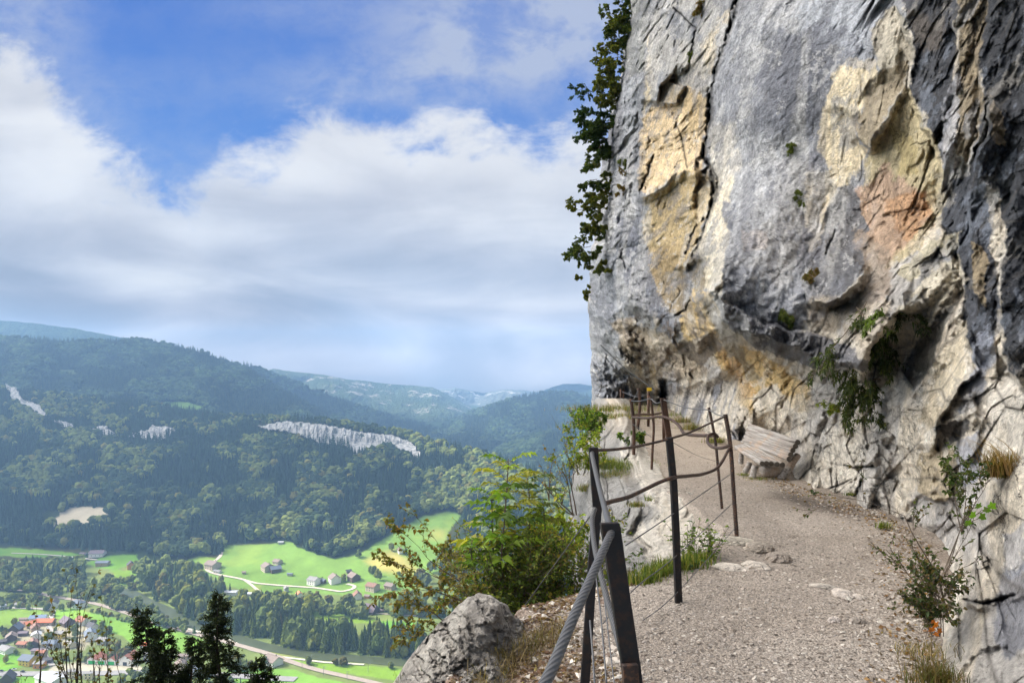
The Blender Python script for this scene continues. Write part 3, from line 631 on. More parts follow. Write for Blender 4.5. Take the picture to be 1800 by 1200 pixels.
    far_ = np.clip(sstep(1165, 1150, u) * sstep(620, 660, v), 0, 1); blend((0.50, 0.37, 0.18), .6 * far_ * sstep(.3, .5, fl) * sstep(1080, 1110, u)); blend((0.16, 0.165, 0.19), .7 * far_ * sstep(.2, .45, -fl + .3 * n2)); blend((0.60, 0.60, 0.62), .5 * far_ * sstep(.35, .55, fl2))
    ob = sdpoly(u + 4 * nf, v + 3 * n2, [(1340, 680), (1365, 672), (1372, 700), (1350, 712), (1320, 735), (1322, 700)]); blend((0.78, 0.71, 0.60), .9 * sstep(-1, 3, ob))
    wsh = och * sstep(.1, .4, fbm((s * .7 - Z * .7) * .8, (s + Z) * 3.0, s * 0, 4, 122)); blend((0.26, 0.22, 0.15), .6 * wsh * sstep(1370, 1330, u))
    jn = np.maximum(np.exp(-((q2 - q1) / .055) ** 2) * sstep(-.1, .3, n2 + .3), .8 * np.exp(-((r2 - r1) / .06) ** 2) * sstep(.1, .4, n0_)); blend((0.10, 0.09, 0.08), .62 * jn * lr)
    C *= (1 + .22 * ng + .14 * nf)[..., None]
    C[:] = C * (1 - 0.85 * crk[..., None]) + 0.03 * 0.85 * crk[..., None]
    # soil dirt at the foot
    C *= (1 + 0.10 * n2 + 0.10 * n1)[..., None]
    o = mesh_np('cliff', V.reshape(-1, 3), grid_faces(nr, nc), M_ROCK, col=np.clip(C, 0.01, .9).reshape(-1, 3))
    tag(o, kind='structure')
    me = o.data; me.polygons.foreach_set('use_smooth', [True] * len(me.polygons))
    return o
cliff = build_cliff()

# ================================================================ PATH, EDGE, LEDGE
EDGE = [(-6, 0.2), (0, 0.1), (3.8, .45), (4.9, 0.2), (5.3, 0.5), (5.62, 0.9), (6.2, 1.3), (6.8, 1.95), (7.4, 2.1), (8, 2.12), (9, 2.12), (11.2, 2.0), (13.9, 2.35), (18, 2.95), (23, 3.7), (32, 4.35), (36, 4.9), (60, 9)]
def edge_x(y): return np.interp(y, [a for a, b in EDGE], [b for a, b in EDGE])
def shelf_x(y):                                 # outer rim of the ground; towards the camera a shelf lies left of the posts
    e = edge_x(y)
    return np.where(y < 5.7, np.interp(y, [-6, 3.5, 4.1, 4.4, 4.7, 5.0, 5.3, 5.7], [-.5, -.40, -.42, -.28, -.10, .02, .12, .85]), e)
def ground_z(x, y):
    e = edge_x(y); o = shelf_x(y)
    z = -1.6 + 0.018 * fbm(x * .9, y * .9, x * 0, 4, 201) + 0.006 * fbm(x * 6, y * 6, x * 0, 3, 202)
    left = np.clip(e + 0.25 - x, 0, 9)
    z = z - 0.16 * left * sstep(6.2, 5.2, y) + sstep(.1, .8, left) * 0.05 * fbm(x * 3.1, y * 3.1, x * 0, 5, 203) * sstep(6.2, 5.6, y)
    out = np.clip(o + 0.06 * fbm(y * 3, x * 0, x * 0, 4, 204) - x, 0, 9)
    z = z - np.minimum(out * 1.5 + out * out * 2, 3.0)
    # stone step in the path by the tall post
    sx, sy = x - 2.15, y - 6.45
    z = z + 0.05 * sstep(.55, .15, np.abs(sx) * .8) * sstep(-.25, .25, sy) * sstep(2.6, 1.0, sy)
    # rut and dark hollow at the wall foot
    z = z - 0.03 * np.exp(-(((x - 3.6) / .45) ** 2 + ((y - 8.6) / .9) ** 2))
    return z
def gravel_material():
    m, g = mat('path gravel')
    tc = g.n('ShaderNodeTexCoord').outputs['Object']; vc = g.n('ShaderNodeVertexColor', {'layer_name': 'col'}).outputs[0]
    n1 = g.noise(tc, 1.3, 5, 0.6).outputs[0]; n3 = g.noise(tc, 38, 4, 0.75).outputs[0]
    vo = g.n('ShaderNodeTexVoronoi', {'feature': 'F1'}, Vector=tc, Scale=85.0, Randomness=1.0)
    vo2 = g.n('ShaderNodeTexVoronoi', {'feature': 'F1'}, Vector=tc, Scale=34.0, Randomness=1.0)
    cellv = g.xyz(vo.outputs['Color'])[0]; cell2 = g.xyz(vo2.outputs['Color'])[1]
    f = g.m('ADD', g.m('MULTIPLY', g.m('SUBTRACT', cellv, 0.5), 0.75), g.m('MULTIPLY', g.m('SUBTRACT', n3, 0.5), 0.7))
    f = g.m('ADD', f, g.m('MULTIPLY', g.m('SUBTRACT', n1, 0.5), 0.45))
    f = g.m('MAXIMUM', g.m('ADD', f, 1.0), 0.2)
    c = g.mix(1.0, vc, g.comb(f, g.m('MULTIPLY', f, 0.99), g.m('MULTIPLY', f, 0.97)), 'MULTIPLY')
    chip = g.m('MULTIPLY', g.ss(cell2, 0.86, 0.92), g.ss(vo2.outputs['Distance'], 0.38, 0.25))
    c = g.mix(g.m('MULTIPLY', chip, 0.45), c, (0.50, 0.45, 0.39))
    dk = g.m('MULTIPLY', g.ss(cell2, 0.10, 0.05), g.ss(vo2.outputs['Distance'], 0.42, 0.28))
    c = g.mix(g.m('MULTIPLY', dk, 0.7), c, (0.09, 0.075, 0.06))
    h = g.m('ADD', g.m('MULTIPLY', g.m('SUBTRACT', 1.0, vo.outputs['Distance']), 0.6), g.m('ADD', n3, g.m('MULTIPLY', chip, 0.8)))
    finish(g, c, 0.95, h, 0.8, 0.02, 0.15)
    return m
M_GRAVEL = gravel_material()
def build_ground():
    vv = np.r_[np.arange(701, 760, 0.8), np.arange(760, 1340, 1.7)]
    ys = np.r_[2080 / (vv - HV), np.arange(2.9, -4, -0.15)]
    us = np.arange(-60, 1, 1.0)
    nc = 560
    V = []; 
    ya = np.repeat(ys[:, None], nc, 1); t = np.linspace(0, 1, nc)[None, :]
    xl = np.minimum(shelf_x(ys) - 1.3, -0.5 + 0 * ys) ; xl = shelf_x(ys) - 1.2
    xr = np.interp(ys, [-4, 3, 5, 7, 9, 12, 20, 36], [3.2, 3.2, 4.2, 5.2, 5.8, 6.3, 8, 9])
    xa = xl[:, None] + t * (xr - xl)[:, None]
    za = ground_z(xa, ya)
    e = edge_x(ya)
    n1 = fbm(xa * 1.2, ya * 1.2, xa * 0, 5, 210); n2 = fbm(xa * 5, ya * 5, xa * 0, 5, 211)
    C = np.zeros(xa.shape + (3,)); C[:] = (0.295, 0.255, 0.22)
    def bl(c, w): C[:] = C * (1 - w[..., None]) + np.array(c) * w[..., None]
    bl((0.37, 0.325, 0.285), .6 * sstep(0, .6, n1)); bl((0.27, 0.23, 0.195), .5 * sstep(.1, .6, -n1 + .3 * n2))
    far = sstep(8.5, 14, ya); bl((0.42, 0.355, 0.295), .7 * far)
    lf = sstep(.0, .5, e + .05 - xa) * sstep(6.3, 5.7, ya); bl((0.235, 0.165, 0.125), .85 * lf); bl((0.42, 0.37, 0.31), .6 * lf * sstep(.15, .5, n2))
    wet_shade = np.exp(-(((xa - 3.75 - .25 * (ya - 8.7) * -1) / .26) ** 2 + ((ya - 8.9) / .85) ** 2)); bl((0.09, 0.075, 0.065), np.clip(1.1 * wet_shade * (1 + .5 * n2), 0, .85))  # dark wet patch by the wall, its shadow painted in too
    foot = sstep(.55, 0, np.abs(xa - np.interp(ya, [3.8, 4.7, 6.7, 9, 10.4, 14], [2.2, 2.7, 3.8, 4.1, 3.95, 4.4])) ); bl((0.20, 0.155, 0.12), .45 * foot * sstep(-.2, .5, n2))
    V = np.stack([xa, ya, za], -1)
    # ys decreases with row: flip winding
    f = grid_faces(len(ys), nc)
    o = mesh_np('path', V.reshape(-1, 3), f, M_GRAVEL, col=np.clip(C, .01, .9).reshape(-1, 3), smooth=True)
    tag(o, kind='structure')
build_ground()

# rock nose under the outer edge of the path
LEDGE_SIL = [(690, 1046), (715, 1044), (740, 1040), (780, 1024), (810, 1012), (850, 1006), (900, 1000), (940, 990), (960, 1000), (1010, 1010), (1080, 1000), (1200, 990)]
LP = [(1078, 717, 24), (1055, 735, 24), (1100, 724, 22.5), (1130, 738, 27), (1108, 748, 17.5), (1135, 770, 18), (1060, 760, 21), (1108, 775, 14.5), (1040, 790, 18), (1125, 800, 13.4), (1080, 820, 13.4), (1020, 820, 15), (1140, 835, 11.0), (1060, 850, 12), (1010, 860, 13.2),
      (1180, 850, 10.3), (1215, 882, 8.9), (1130, 880, 9.6), (1050, 900, 10.8), (1000, 920, 12), (1240, 910, 8.1), (1180, 930, 8.3), (1100, 950, 9.0), (1030, 970, 10.2), (1270, 930, 7.5), (1290, 960, 6.9), (1230, 980, 7.1), (1160, 1000, 7.3), (1100, 1040, 7.3), (1020, 1050, 8.6),
      (1230, 1040, 6.4), (1300, 1010, 6.5), (1160, 1080, 6.3), (1050, 1120, 6.9), (1250, 1150, 5.9), (1100, 1200, 5.9)]
def build_ledge():
    step = 1.9; vs = np.arange(700, 1200, step); ul = np.interp(vs, [a for a, b in LEDGE_SIL], [b for a, b in LEDGE_SIL]) + 4 * fbm(vs / 20, vs * 0, vs * 0, 4, 301)
    nc = 170; a = np.linspace(0, 1, nc); ur = np.interp(vs, [700, 740, 780, 835, 880, 940, 1200], [1110, 1130, 1145, 1165, 1240, 1330, 1360])
    u = ul[:, None] + a * (ur - ul)[:, None]; v = np.repeat(vs[:, None], nc, 1)
    w = np.clip(rbf([(p, q, 1 / r) for p, q, r in LP], 1e-3)(u, v), 1 / 36, 1 / 5.0); Y = 1 / w
    Z = (HV - v) / F * Y; X = (u - CX) / F * Y; s = np.cumsum(Y / F * np.gradient(u, axis=1), axis=1) * 1.25
    d = rock_disp(u, v, Y, s * 1.3, Z * 1.3, 1.25, 0.6, 400) * np.clip(Y / 10, .5, 1.5)
    e = (u - ul[:, None]) / 40.0
    Y = Y * (1 - d / Y * .8 + np.where(e < 1, .16 * (1 - np.sqrt(np.clip(1 - (1 - e) ** 2, 0, 1))), 0))
    V = np.stack([(u - CX) / F * Y, Y, (HV - v) / F * Y], -1)
    # keep the top flush under the path level
    V[..., 2] = np.minimum(V[..., 2], np.interp(V[..., 1], [9, 12, 16], [-1.61, -1.55, -1.0]))
    n1 = fbm(s * 1.1, Z * 1.1, s * 0, 5, 410); n2 = fbm(s * 4, Z * 4, s * 0, 5, 411, .65)
    C = np.zeros(u.shape + (3,)); C[:] = (0.62, 0.57, 0.50)
    def bl(c, w_): C[:] = C * (1 - w_[..., None]) + np.array(c) * w_[..., None]
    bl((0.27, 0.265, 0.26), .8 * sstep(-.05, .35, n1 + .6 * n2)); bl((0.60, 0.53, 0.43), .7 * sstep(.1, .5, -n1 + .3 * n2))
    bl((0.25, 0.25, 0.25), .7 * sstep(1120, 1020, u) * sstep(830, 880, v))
    bl((0.55, 0.45, 0.34), .4 * sstep(-.3, .3, n2) * sstep(1050, 1075, u) * sstep(790, 740, v))
    soil = sstep(1085, 1100, u) * sstep(30, 0, np.abs(v - 830 - (u - 1100) * .15)); bl((0.19, 0.145, 0.09), .8 * soil * sstep(-.4, .3, n2))
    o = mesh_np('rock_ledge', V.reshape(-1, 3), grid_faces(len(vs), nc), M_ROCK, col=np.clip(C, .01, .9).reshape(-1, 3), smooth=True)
    tag(o, kind='structure')
build_ledge()

# ================================================================ VALLEY AND MOUNTAINS
VZ = -300.0
def flatY(v): return -VZ * F / (v - HV)
HP = [(u, v, flatY(v)) for u in (-150, 100, 350, 600, 850, 1100) for v in (1290, 1180, 1090, 1040)]
HP += [(-150, 1000, 1114), (100, 1005, 1100), (350, 1010, 1085), (550, 1015, 1062), (-150, 960, 1210), (100, 965, 1200), (300, 970, 1185), (450, 965, 1180), (560, 980, 1130), (650, 985, 1105), (720, 1000, 1075), (800, 1000, 1070), (1100, 1000, 1110),
       (0, 900, 1330), (200, 900, 1320), (400, 900, 1310), (550, 900, 1290), (700, 935, 1190), (760, 905, 1260), (850, 900, 1280), (1000, 930, 1200),
       (0, 850, 1450), (200, 850, 1440), (400, 850, 1430), (600, 850, 1400), (750, 850, 1390), (900, 860, 1360), (1060, 880, 1330),
       (0, 800, 1590), (200, 800, 1580), (400, 800, 1560), (600, 800, 1530), (750, 800, 1520), (870, 805, 1510),
       (0, 750, 1790), (200, 750, 1780), (400, 750, 1770), (560, 745, 1740), (650, 755, 1700), (0, 700, 2150), (200, 710, 2050), (400, 728, 1960)]
_tw = rbf([(a, b, 1000 / c) for a, b, c in HP], 1e-4)
def valleyY(u, v):
    u = np.asarray(u, float); v = np.asarray(v, float)
    w = _tw(u, v) / 1000; fl = np.maximum(v - HV, 1) / (-VZ * F)
    b = np.interp(u, [0, 300, 450, 560, 700, 1000], [1000, 1015, 1040, 1045, 1050, 1050])
    k = sstep(b - 14, b + 22, v)
    return 1 / np.clip(w * (1 - k) + fl * k, 1 / 2600, 1 / 500)
CREST1 = [(-160, 672), (0, 682), (100, 692), (200, 702), (300, 716), (400, 731), (480, 735), (560, 738), (650, 752), (720, 767), (800, 791), (870, 808), (950, 838), (1000, 872), (1060, 925), (1160, 990)]
def crest1(u): return np.interp(u, [a for a, b in CREST1], [b for a, b in CREST1])

CLIFFS = [  # pale rock bands on the forested ridge (no trees): polygons
    [(452, 748), (500, 741), (560, 745), (640, 760), (690, 765), (720, 775), (742, 798), (738, 815), (722, 812), (700, 795), (672, 790), (650, 795), (628, 806), (612, 786), (590, 780), (560, 778), (530, 766), (500, 758), (470, 755)],
    [(766, 818), (778, 822), (776, 838), (768, 834)],
    [(10, 676), (30, 682), (42, 702), (70, 712), (86, 732), (72, 738), (58, 724), (34, 714), (20, 702)],
    [(95, 737), (120, 742), (132, 748), (118, 758)], [(150, 752), (185, 748), (210, 768), (190, 772), (170, 764)], [(222, 764), (262, 754), (268, 748), (312, 752), (300, 764), (280, 776), (258, 772), (238, 770)]]
MEADOWS = [  # polygon, colour
    ([(322, 990), (345, 978), (385, 980), (395, 958), (470, 955), (510, 952), (525, 962), (560, 975), (590, 982), (622, 976), (645, 965), (672, 948), (700, 932), (740, 908), (790, 898), (812, 905), (792, 930), (778, 960), (765, 985), (775, 1000), (735, 1030), (715, 1046), (690, 1050), (600, 1046), (540, 1042), (450, 1042), (400, 1030), (375, 1014), (350, 998)], (0.165, 0.275, 0.06)),
    ([(95, 1073), (130, 1068), (180, 1081), (260, 1094), (345, 1120), (372, 1132), (350, 1146), (250, 1142), (215, 1118), (185, 1108), (165, 1092), (100, 1086)], (0.18, 0.33, 0.055)),
    ([(-60, 1068), (70, 1069), (78, 1080), (58, 1088), (30, 1094), (-60, 1115)], (0.20, 0.31, 0.06)),
    ([(-60, 962), (20, 963), (70, 965), (120, 970), (145, 975), (150, 981), (60, 979), (-60, 974)], (0.12, 0.25, 0.04)),
    ([(188, 976), (242, 974), (242, 988), (205, 1000), (175, 998), (150, 990)], (0.14, 0.28, 0.04)),
    ([(550, 1074), (600, 1078), (660, 1082), (690, 1090), (690, 1096), (600, 1094), (555, 1086)], (0.17, 0.27, 0.035)),
    ([(655, 1090), (700, 1092), (740, 1094), (735, 1104), (668, 1103)], (0.13, 0.29, 0.04)),
    ([(490, 1156), (570, 1164), (700, 1174), (760, 1180), (700, 1196), (600, 1182), (520, 1168)], (0.18, 0.30, 0.04)),
    ([(400, 1176), (455, 1173), (520, 1177), (560, 1190), (620, 1202), (640, 1230), (380, 1240)], (0.17, 0.32, 0.06)),
    ([(-60, 1190), (75, 1188), (78, 1230), (-60, 1240)], (0.14, 0.29, 0.04)),
    ([(8, 1143), (40, 1150), (40, 1170), (0, 1180), (-40, 1165)], (0.13, 0.28, 0.04)),
    ([(195, 1000), (240, 1003), (236, 1030), (205, 1025)], (0.15, 0.27, 0.04)),
    ([(640, 1080), (760, 1074), (770, 1090), (660, 1090)], (0.19, 0.24, 0.07)),
    ([(0, 700), (1, 700), (1, 701)], (0.1, 0.1, 0.1))]
QUARRY = [(78, 926), (100, 908), (118, 893), (150, 889), (200, 893), (190, 905), (165, 914), (150, 926), (128, 916), (105, 924)]
BROWNPATCH = [([(690, 965), (720, 985), (735, 1005), (700, 1008), (660, 1000), (640, 985)], (0.42, 0.33, 0.11)), ([(760, 930), (785, 930), (780, 950), (758, 945)], (0.27, 0.27, 0.08)), ([(430, 1040), (455, 1030), (455, 1046)], (0.30, 0.27, 0.07))]
ROADS = [('road', [(-80, 1184), (0, 1184), (80, 1184), (180, 1183), (260, 1181), (330, 1183), (420, 1188), (520, 1194)], 5.5, (0.27, 0.26, 0.255)),
         ('farm_road', [(386, 962), (389, 968), (390, 975), (381, 984), (360, 994), (364, 1004), (384, 1010), (418, 1016), (450, 1025), (495, 1029), (555, 1033), (600, 1040), (622, 1035), (626, 1030), (610, 1026)], 2.6, (0.50, 0.44, 0.36)),
         ('farm_road', [(428, 1018), (442, 1028), (456, 1040), (470, 1050)], 2.2, (0.50, 0.44, 0.36)),
         ('farm_road', [(20, 972), (70, 974), (120, 978), (170, 984)], 2.2, (0.45, 0.41, 0.36)),
         ('railway', [(-80, 1033), (0, 1035), (60, 1040), (85, 1047), (130, 1054), (170, 1061), (220, 1076), (270, 1094), (330, 1110), (370, 1121), (420, 1134), (470, 1148), (520, 1166), (560, 1178), (640, 1196), (700, 1210)], 3.6, (0.33, 0.275, 0.23)),
         ('bank_path', [(300, 1095), (340, 1108), (400, 1124), (440, 1142), (490, 1154), (570, 1164), (640, 1168)], 1.8, (0.50, 0.47, 0.38)),
         ('village_road', [(-40, 1072), (20, 1068), (70, 1070), (95, 1072), (84, 1100), (96, 1118), (80, 1132), (78, 1152), (92, 1170)], 2.6, (0.38, 0.35, 0.32)),
         ('bank_path', [(600, 1072), (652, 1077), (700, 1081), (745, 1083)], 1.6, (0.42, 0.36, 0.28)),
         ('village_road', [(240, 905), (262, 915), (272, 920)], 2.5, (0.4, 0.36, 0.33))]
RIVER = [(215, 1036), (250, 1052), (280, 1066), (310, 1082), (350, 1102), (375, 1112), (420, 1124), (460, 1136), (500, 1144), (560, 1153), (650, 1160), (760, 1166)]
def grass_material():
    m, g = mat('valley ground'); tc = g.n('ShaderNodeTexCoord').outputs['Object']
    vc = g.n('ShaderNodeVertexColor', {'layer_name': 'col'}).outputs[0]
    n = g.noise(tc, 0.02, 8, 0.65).outputs[0]; n2 = g.noise(tc, 0.3, 4, 0.7).outputs[0]
    f = g.m('ADD', 1.0, g.m('ADD', g.m('MULTIPLY', g.m('SUBTRACT', n, 0.5), 0.7), g.m('MULTIPLY', g.m('SUBTRACT', n2, 0.5), 0.35)))
    finish(g, g.mix(1.0, vc, g.comb(f, f, g.m('MULTIPLY', f, .9)), 'MULTIPLY'), 1.0, n2, 0.5, 1.0, 0.0)
    return m
M_GROUND = grass_material()
def build_valley():
    nc = 560; us = np.linspace(-150, 1150, nc); nr = 330
    cr = crest1(us) + 1.2 * fbm(us / 14, us * 0, us * 0, 4, 500)
    t = np.linspace(0, 1, nr)
    v = cr[None, :] + (1300 - cr)[None, :] * t[:, None]; u = np.repeat(us[None, :], nr, 0)
    Y = valleyY(u, v)
    V = np.stack([(u - CX) / F * Y, Y, (HV - v) / F * Y], -1)
    hill = sstep(1045, 960, v)
    C = np.zeros(V.shape); C[:] = (0.03, 0.045, 0.02)
    fl = (v > 985) & True
    C[fl] = (0.15, 0.19, 0.065)
    ju = u + 3 * fbm(u / 9, v / 6, u * 0, 4, 510); jv = v + 1.5 * fbm(u / 9, v / 6, u * 0 + 3, 4, 511)
    for pts, c in MEADOWS[:-1]:
        w = sstep(-1.5, 1.5, sdpoly(ju, jv, pts)); C[:] = C * (1 - w[..., None]) + np.array(c) * w[..., None]
    for pts, c in BROWNPATCH:
        w = .75 * sstep(-9, 8, sdpoly(ju, jv, pts)); C[:] = C * (1 - w[..., None]) + np.array(c) * w[..., None]
    n1 = fbm(V[..., 0] / 60, V[..., 1] / 60, u * 0, 4, 512)
    n5 = fbm(V[..., 0] / 18, V[..., 1] / 40, u * 0, 5, 513)
    C[:] = C * (1 + .14 * n1 + .13 * n5)[..., None] + (sstep(.2, .7, n1) * .03)[..., None] * np.array([1, .35, 0])
    w = sstep(-1.5, 2, sdpoly(ju, jv, QUARRY)); C[:] = C * (1 - w[..., None]) + np.array((.50, .43, .34)) * w[..., None]
    # village yards
    w = .8 * sstep(-3, 3, sdpoly(ju, jv, [(84, 1186), (92, 1168), (150, 1163), (240, 1168), (262, 1176), (262, 1184)])); C[:] = C * (1 - w[..., None]) + np.array((.46, .41, .37)) * w[..., None]
    w = .7 * sstep(-6, 4, sdpoly(ju, jv, [(35, 1100), (90, 1098), (150, 1100), (170, 1120), (150, 1140), (90, 1140), (20, 1130)]) + 4 * fbm(u / 8, v / 5, u * 0, 3, 515)); C[:] = C * (1 - w[..., None]) + np.array((.40, .34, .29)) * w[..., None]
    cl = np.zeros(u.shape)
    for k, pts in enumerate(CLIFFS):
        cl = np.maximum(cl, sstep(-1.0, 1.0, sdpoly(ju, v, pts)))
    # the rock bands are near-vertical walls: step the slope there
    V = V.reshape(-1, 3)
    # back side
    back = []
    for k, (dy, dz) in enumerate(((60, -6), (300, -60), (1200, -330))):
        b = V[:nc].copy(); b[:, 1] += dy; b[:, 2] += dz; back.append(b)
    V = np.concatenate([np.concatenate(back[::-1]), V]); C = np.concatenate([np.full((3 * nc, 3), .03), C.reshape(-1, 3)])
    o = mesh_np('valley', V, grid_faces(nr + 3, nc), M_GROUND, col=np.clip(C, 0, 1), smooth=True); tag(o, kind='structure')
    # rock bands as their own craggy walls standing just in front of the slope
    rm, g = mat('ridge limestone'); tc = g.n('ShaderNodeTexCoord').outputs['Object']
    n = g.noise(g.vm('MULTIPLY', tc, (1, 1, .35)), .12, 6, .7, .3).outputs[0]; n2 = g.noise(tc, .05, 5, .7).outputs[0]
    c = g.ramp(n, [(.34, (.15, .15, .145)), (.5, (.36, .35, .34)), (.64, (.54, .52, .49))]); c = g.mix(g.ss(n2, .57, .64), c, (.05, .07, .045))
    finish(g, c, .95, n, .8, 4.0)
    for k, pts in enumerate(CLIFFS):
        A = np.array(pts); u0, v0 = A.min(0) - 3; u1, v1 = A.max(0) + 3
        uu, vv2 = np.meshgrid(np.arange(u0, u1, 1.2), np.arange(v0, v1, 1.0))
        sdv = sdpoly(uu + 2.6 * fbm(uu / 5, vv2 / 5, uu * 0, 3, 520), vv2 + 2.0 * fbm(uu / 4, vv2 / 9, uu * 0 + 5, 3, 521), pts)
        Yb = valleyY(uu, np.full_like(vv2, (v0 + v1) / 2) * .55 + vv2 * .45) * (1 - .012 * sstep(-2, 2, sdv)) - 8 * fbm(uu / 4, vv2 / 14, uu * 0, 4, 522)
        Yv = valleyY(uu, vv2)
        Yf = np.where(sdv > 0, np.minimum(Yb, Yv * .988), Yv * 1.004)
        Vc = np.stack([(uu - CX) / F * Yf, Yf, (HV - vv2) / F * Yf], -1)
        fa = grid_faces(*uu.shape); keep = (sdv.ravel()[fa] > -1.5).all(1)
        oc = mesh_np('rock_band', Vc.reshape(-1, 3), fa[keep], rm, smooth=False); tag(oc, kind='structure')
build_valley()

def resample(pts, n):
    A = np.array(pts, float); L = np.r_[0, np.cumsum(np.hypot(*np.diff(A, axis=0).T))]
    t = np.linspace(0, L[-1], n); return np.stack([np.interp(t, L, A[:, 0]), np.interp(t, L, A[:, 1])], 1)
def smoothline(A, k=3):
    for _ in range(k):
        B = A.copy(); B[1:-1] = (A[:-2] + 2 * A[1:-1] + A[2:]) / 4; A = B
    return A
def valley_point(u, v, dz=0.0):
    Y = float(valleyY(u, v)); p = P(u, v, Y); p[2] += dz; return p
def ribbon(name, pts, hw, mt, lift, vary=0.0):
    A = smoothline(resample(pts, 140), 6); Y = valleyY(A[:, 0], A[:, 1])
    X = (A[:, 0] - CX) / F * Y; Z = (HV - A[:, 1]) / F * Y
    T = np.stack([np.gradient(X), np.gradient(Y)], 1); T /= np.linalg.norm(T, axis=1)[:, None]; N = np.stack([-T[:, 1], T[:, 0]], 1)
    rows = []
    for k in (-1, -.5, 0, .5, 1):
        w = hw * (1 + vary * vnoise(X / 40, Y / 40, X * 0 + k, 5))
        rows.append(np.stack([X + N[:, 0] * w * k, Y + N[:, 1] * w * k, Z + lift + (0.25 if 'rail' in name else 0) * (1 - abs(k))], 1))
    V = np.stack(rows, 1).reshape(-1, 3)
    # follow the ground under each vertex
    g0 = V.copy()
    uu = g0[:, 0] / g0[:, 1] * F + CX
    o = mesh_np(name, V, grid_faces(len(A), 5)[:, ::-1], mt, smooth=True)
    tag(o, kind='structure'); return o
for nm, pts, hw, c in ROADS:
    mm, g = mat(nm + ' surface'); tc = g.n('ShaderNodeTexCoord').outputs['Object']; n = g.noise(tc, .25, 5, .7).outputs[0]
    finish(g, g.mix(n, tuple(k * .75 for k in c), tuple(min(1, k * 1.25) for k in c)), .95)
    ribbon(nm, pts, hw, mm, 0.7)
mm, g = mat('river water'); tc = g.n('ShaderNodeTexCoord').outputs['Object']
n = g.noise(tc, .06, 5, .6).outputs[0]
finish(g, g.mix(n, (.035, .05, .022), (.085, .10, .04)), .4, g.noise(tc, .8, 5, .6).outputs[0], .25, .15, .5)
ribbon('river', RIVER, 8.5, mm, 0.4, .25)

# ---- hills behind: crest line, crest distance, foot row and distance
HILLS = [
    ('hill', [(-160, 598), (0, 594), (60, 596), (120, 600), (180, 600), (240, 597), (280, 603), (310, 611), (340, 615), (380, 628), (440, 652), (500, 690), (560, 722), (640, 752), (720, 775)], 3300, 790, 2050, 6),
    ('hill', [(-160, 552), (0, 563), (60, 568), (130, 577), (200, 590), (260, 601), (330, 618), (420, 648), (480, 690)], 5050, 715, 4000, 12),
    ('hill', [(330, 660), (400, 648), (430, 641), (470, 655), (520, 674), (570, 692), (640, 718), (700, 737), (780, 757), (860, 768)], 4100, 768, 3300, 10),
    ('mountain', [(360, 690), (420, 665), (480, 648), (540, 655), (620, 667), (700, 676), (760, 680), (785, 692), (815, 708), (840, 722), (900, 734)], 5800, 740, 4350, 16),
    ('mountain', [(640, 700), (700, 700), (760, 685), (800, 680), (850, 690), (900, 684), (960, 690), (1060, 700)], 7000, 714, 6100, 40),
    ('mountain', [(880, 722), (930, 702), (960, 684), (990, 674), (1020, 674), (1060, 680), (1160, 700)], 6000, 722, 5450, 14),
    ('hill', [(700, 790), (740, 768), (780, 748), (820, 730), (860, 714), (900, 702), (940, 694), (980, 690), (1020, 694), (1080, 704), (1180, 730)], 4200, 792, 2760, 10),
    ('hill', [(800, 838), (860, 803), (900, 785), (950, 768), (1000, 757), (1050, 750), (1100, 742), (1200, 740)], 2500, 905, 1545, 8)]
def hill_surface(k):
    nm, cr, Yc, vb, Yb, rough = HILLS[k]
    us = np.linspace(cr[0][0], cr[-1][0], 420); vc = np.interp(us, [a for a, b in cr], [b for a, b in cr])
    vc = vc + (.25 + rough / 25) * fbm(us / 22, us * 0 + k, us * 0, 5, 600 + k)
    def Yf(u, v):
        c = np.interp(u, us, vc); t = np.clip((v - c) / np.maximum(vb - c, 5), 0, 1)
        w = (1 - t) / Yc + t / Yb
        Y = 1 / w
        return Y * (1 + (.035 if k != 4 else .06) * fbm(u / 60, (v + u * .3) / 38, np.asarray(u) * 0 + k, 5, 620 + k) * np.clip(t * 6, 0, 1))
    return us, vc, Yf
def hill_mat(k, c1, c2, rockc=None):
    m, g = mat('forested slope'); tc = g.n('ShaderNodeTexCoord').outputs['Object']
    n = g.noise(tc, .006, 8, .7).outputs[0]; vo = g.n('ShaderNodeTexVoronoi', {'feature': 'F1'}, Vector=g.vm('MULTIPLY', tc, (1, 1, .6)), Scale=.07)
    c = g.mix(g.ss(n, .36, .62), c1, c2); cv = g.xyz(vo.outputs['Color'])[0]; f = g.m('ADD', .65, g.m('MULTIPLY', cv, .7)); c = g.mix(1.0, c, g.comb(f, f, f), 'MULTIPLY')
    if rockc: c = g.mix(g.ss(g.noise(tc, .004, 9, .75).outputs[0], .555, .60), c, rockc)
    finish(g, c, 1.0, g.m('MULTIPLY', vo.outputs['Distance'], -1.0), 1.0, 14.0, 0.0)
    return m
HM = [hill_mat(0, (.022, .036, .018), (.035, .052, .024)), hill_mat(1, (.03, .05, .025), (.06, .085, .035)), hill_mat(2, (.022, .036, .018), (.035, .052, .024)),
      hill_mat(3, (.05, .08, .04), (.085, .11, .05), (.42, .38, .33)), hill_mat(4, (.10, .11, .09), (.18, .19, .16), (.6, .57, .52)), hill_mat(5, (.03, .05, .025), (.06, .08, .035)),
      hill_mat(6, (.028, .045, .022), (.055, .075, .032)), hill_mat(7, (.024, .038, .02), (.04, .058, .026))]
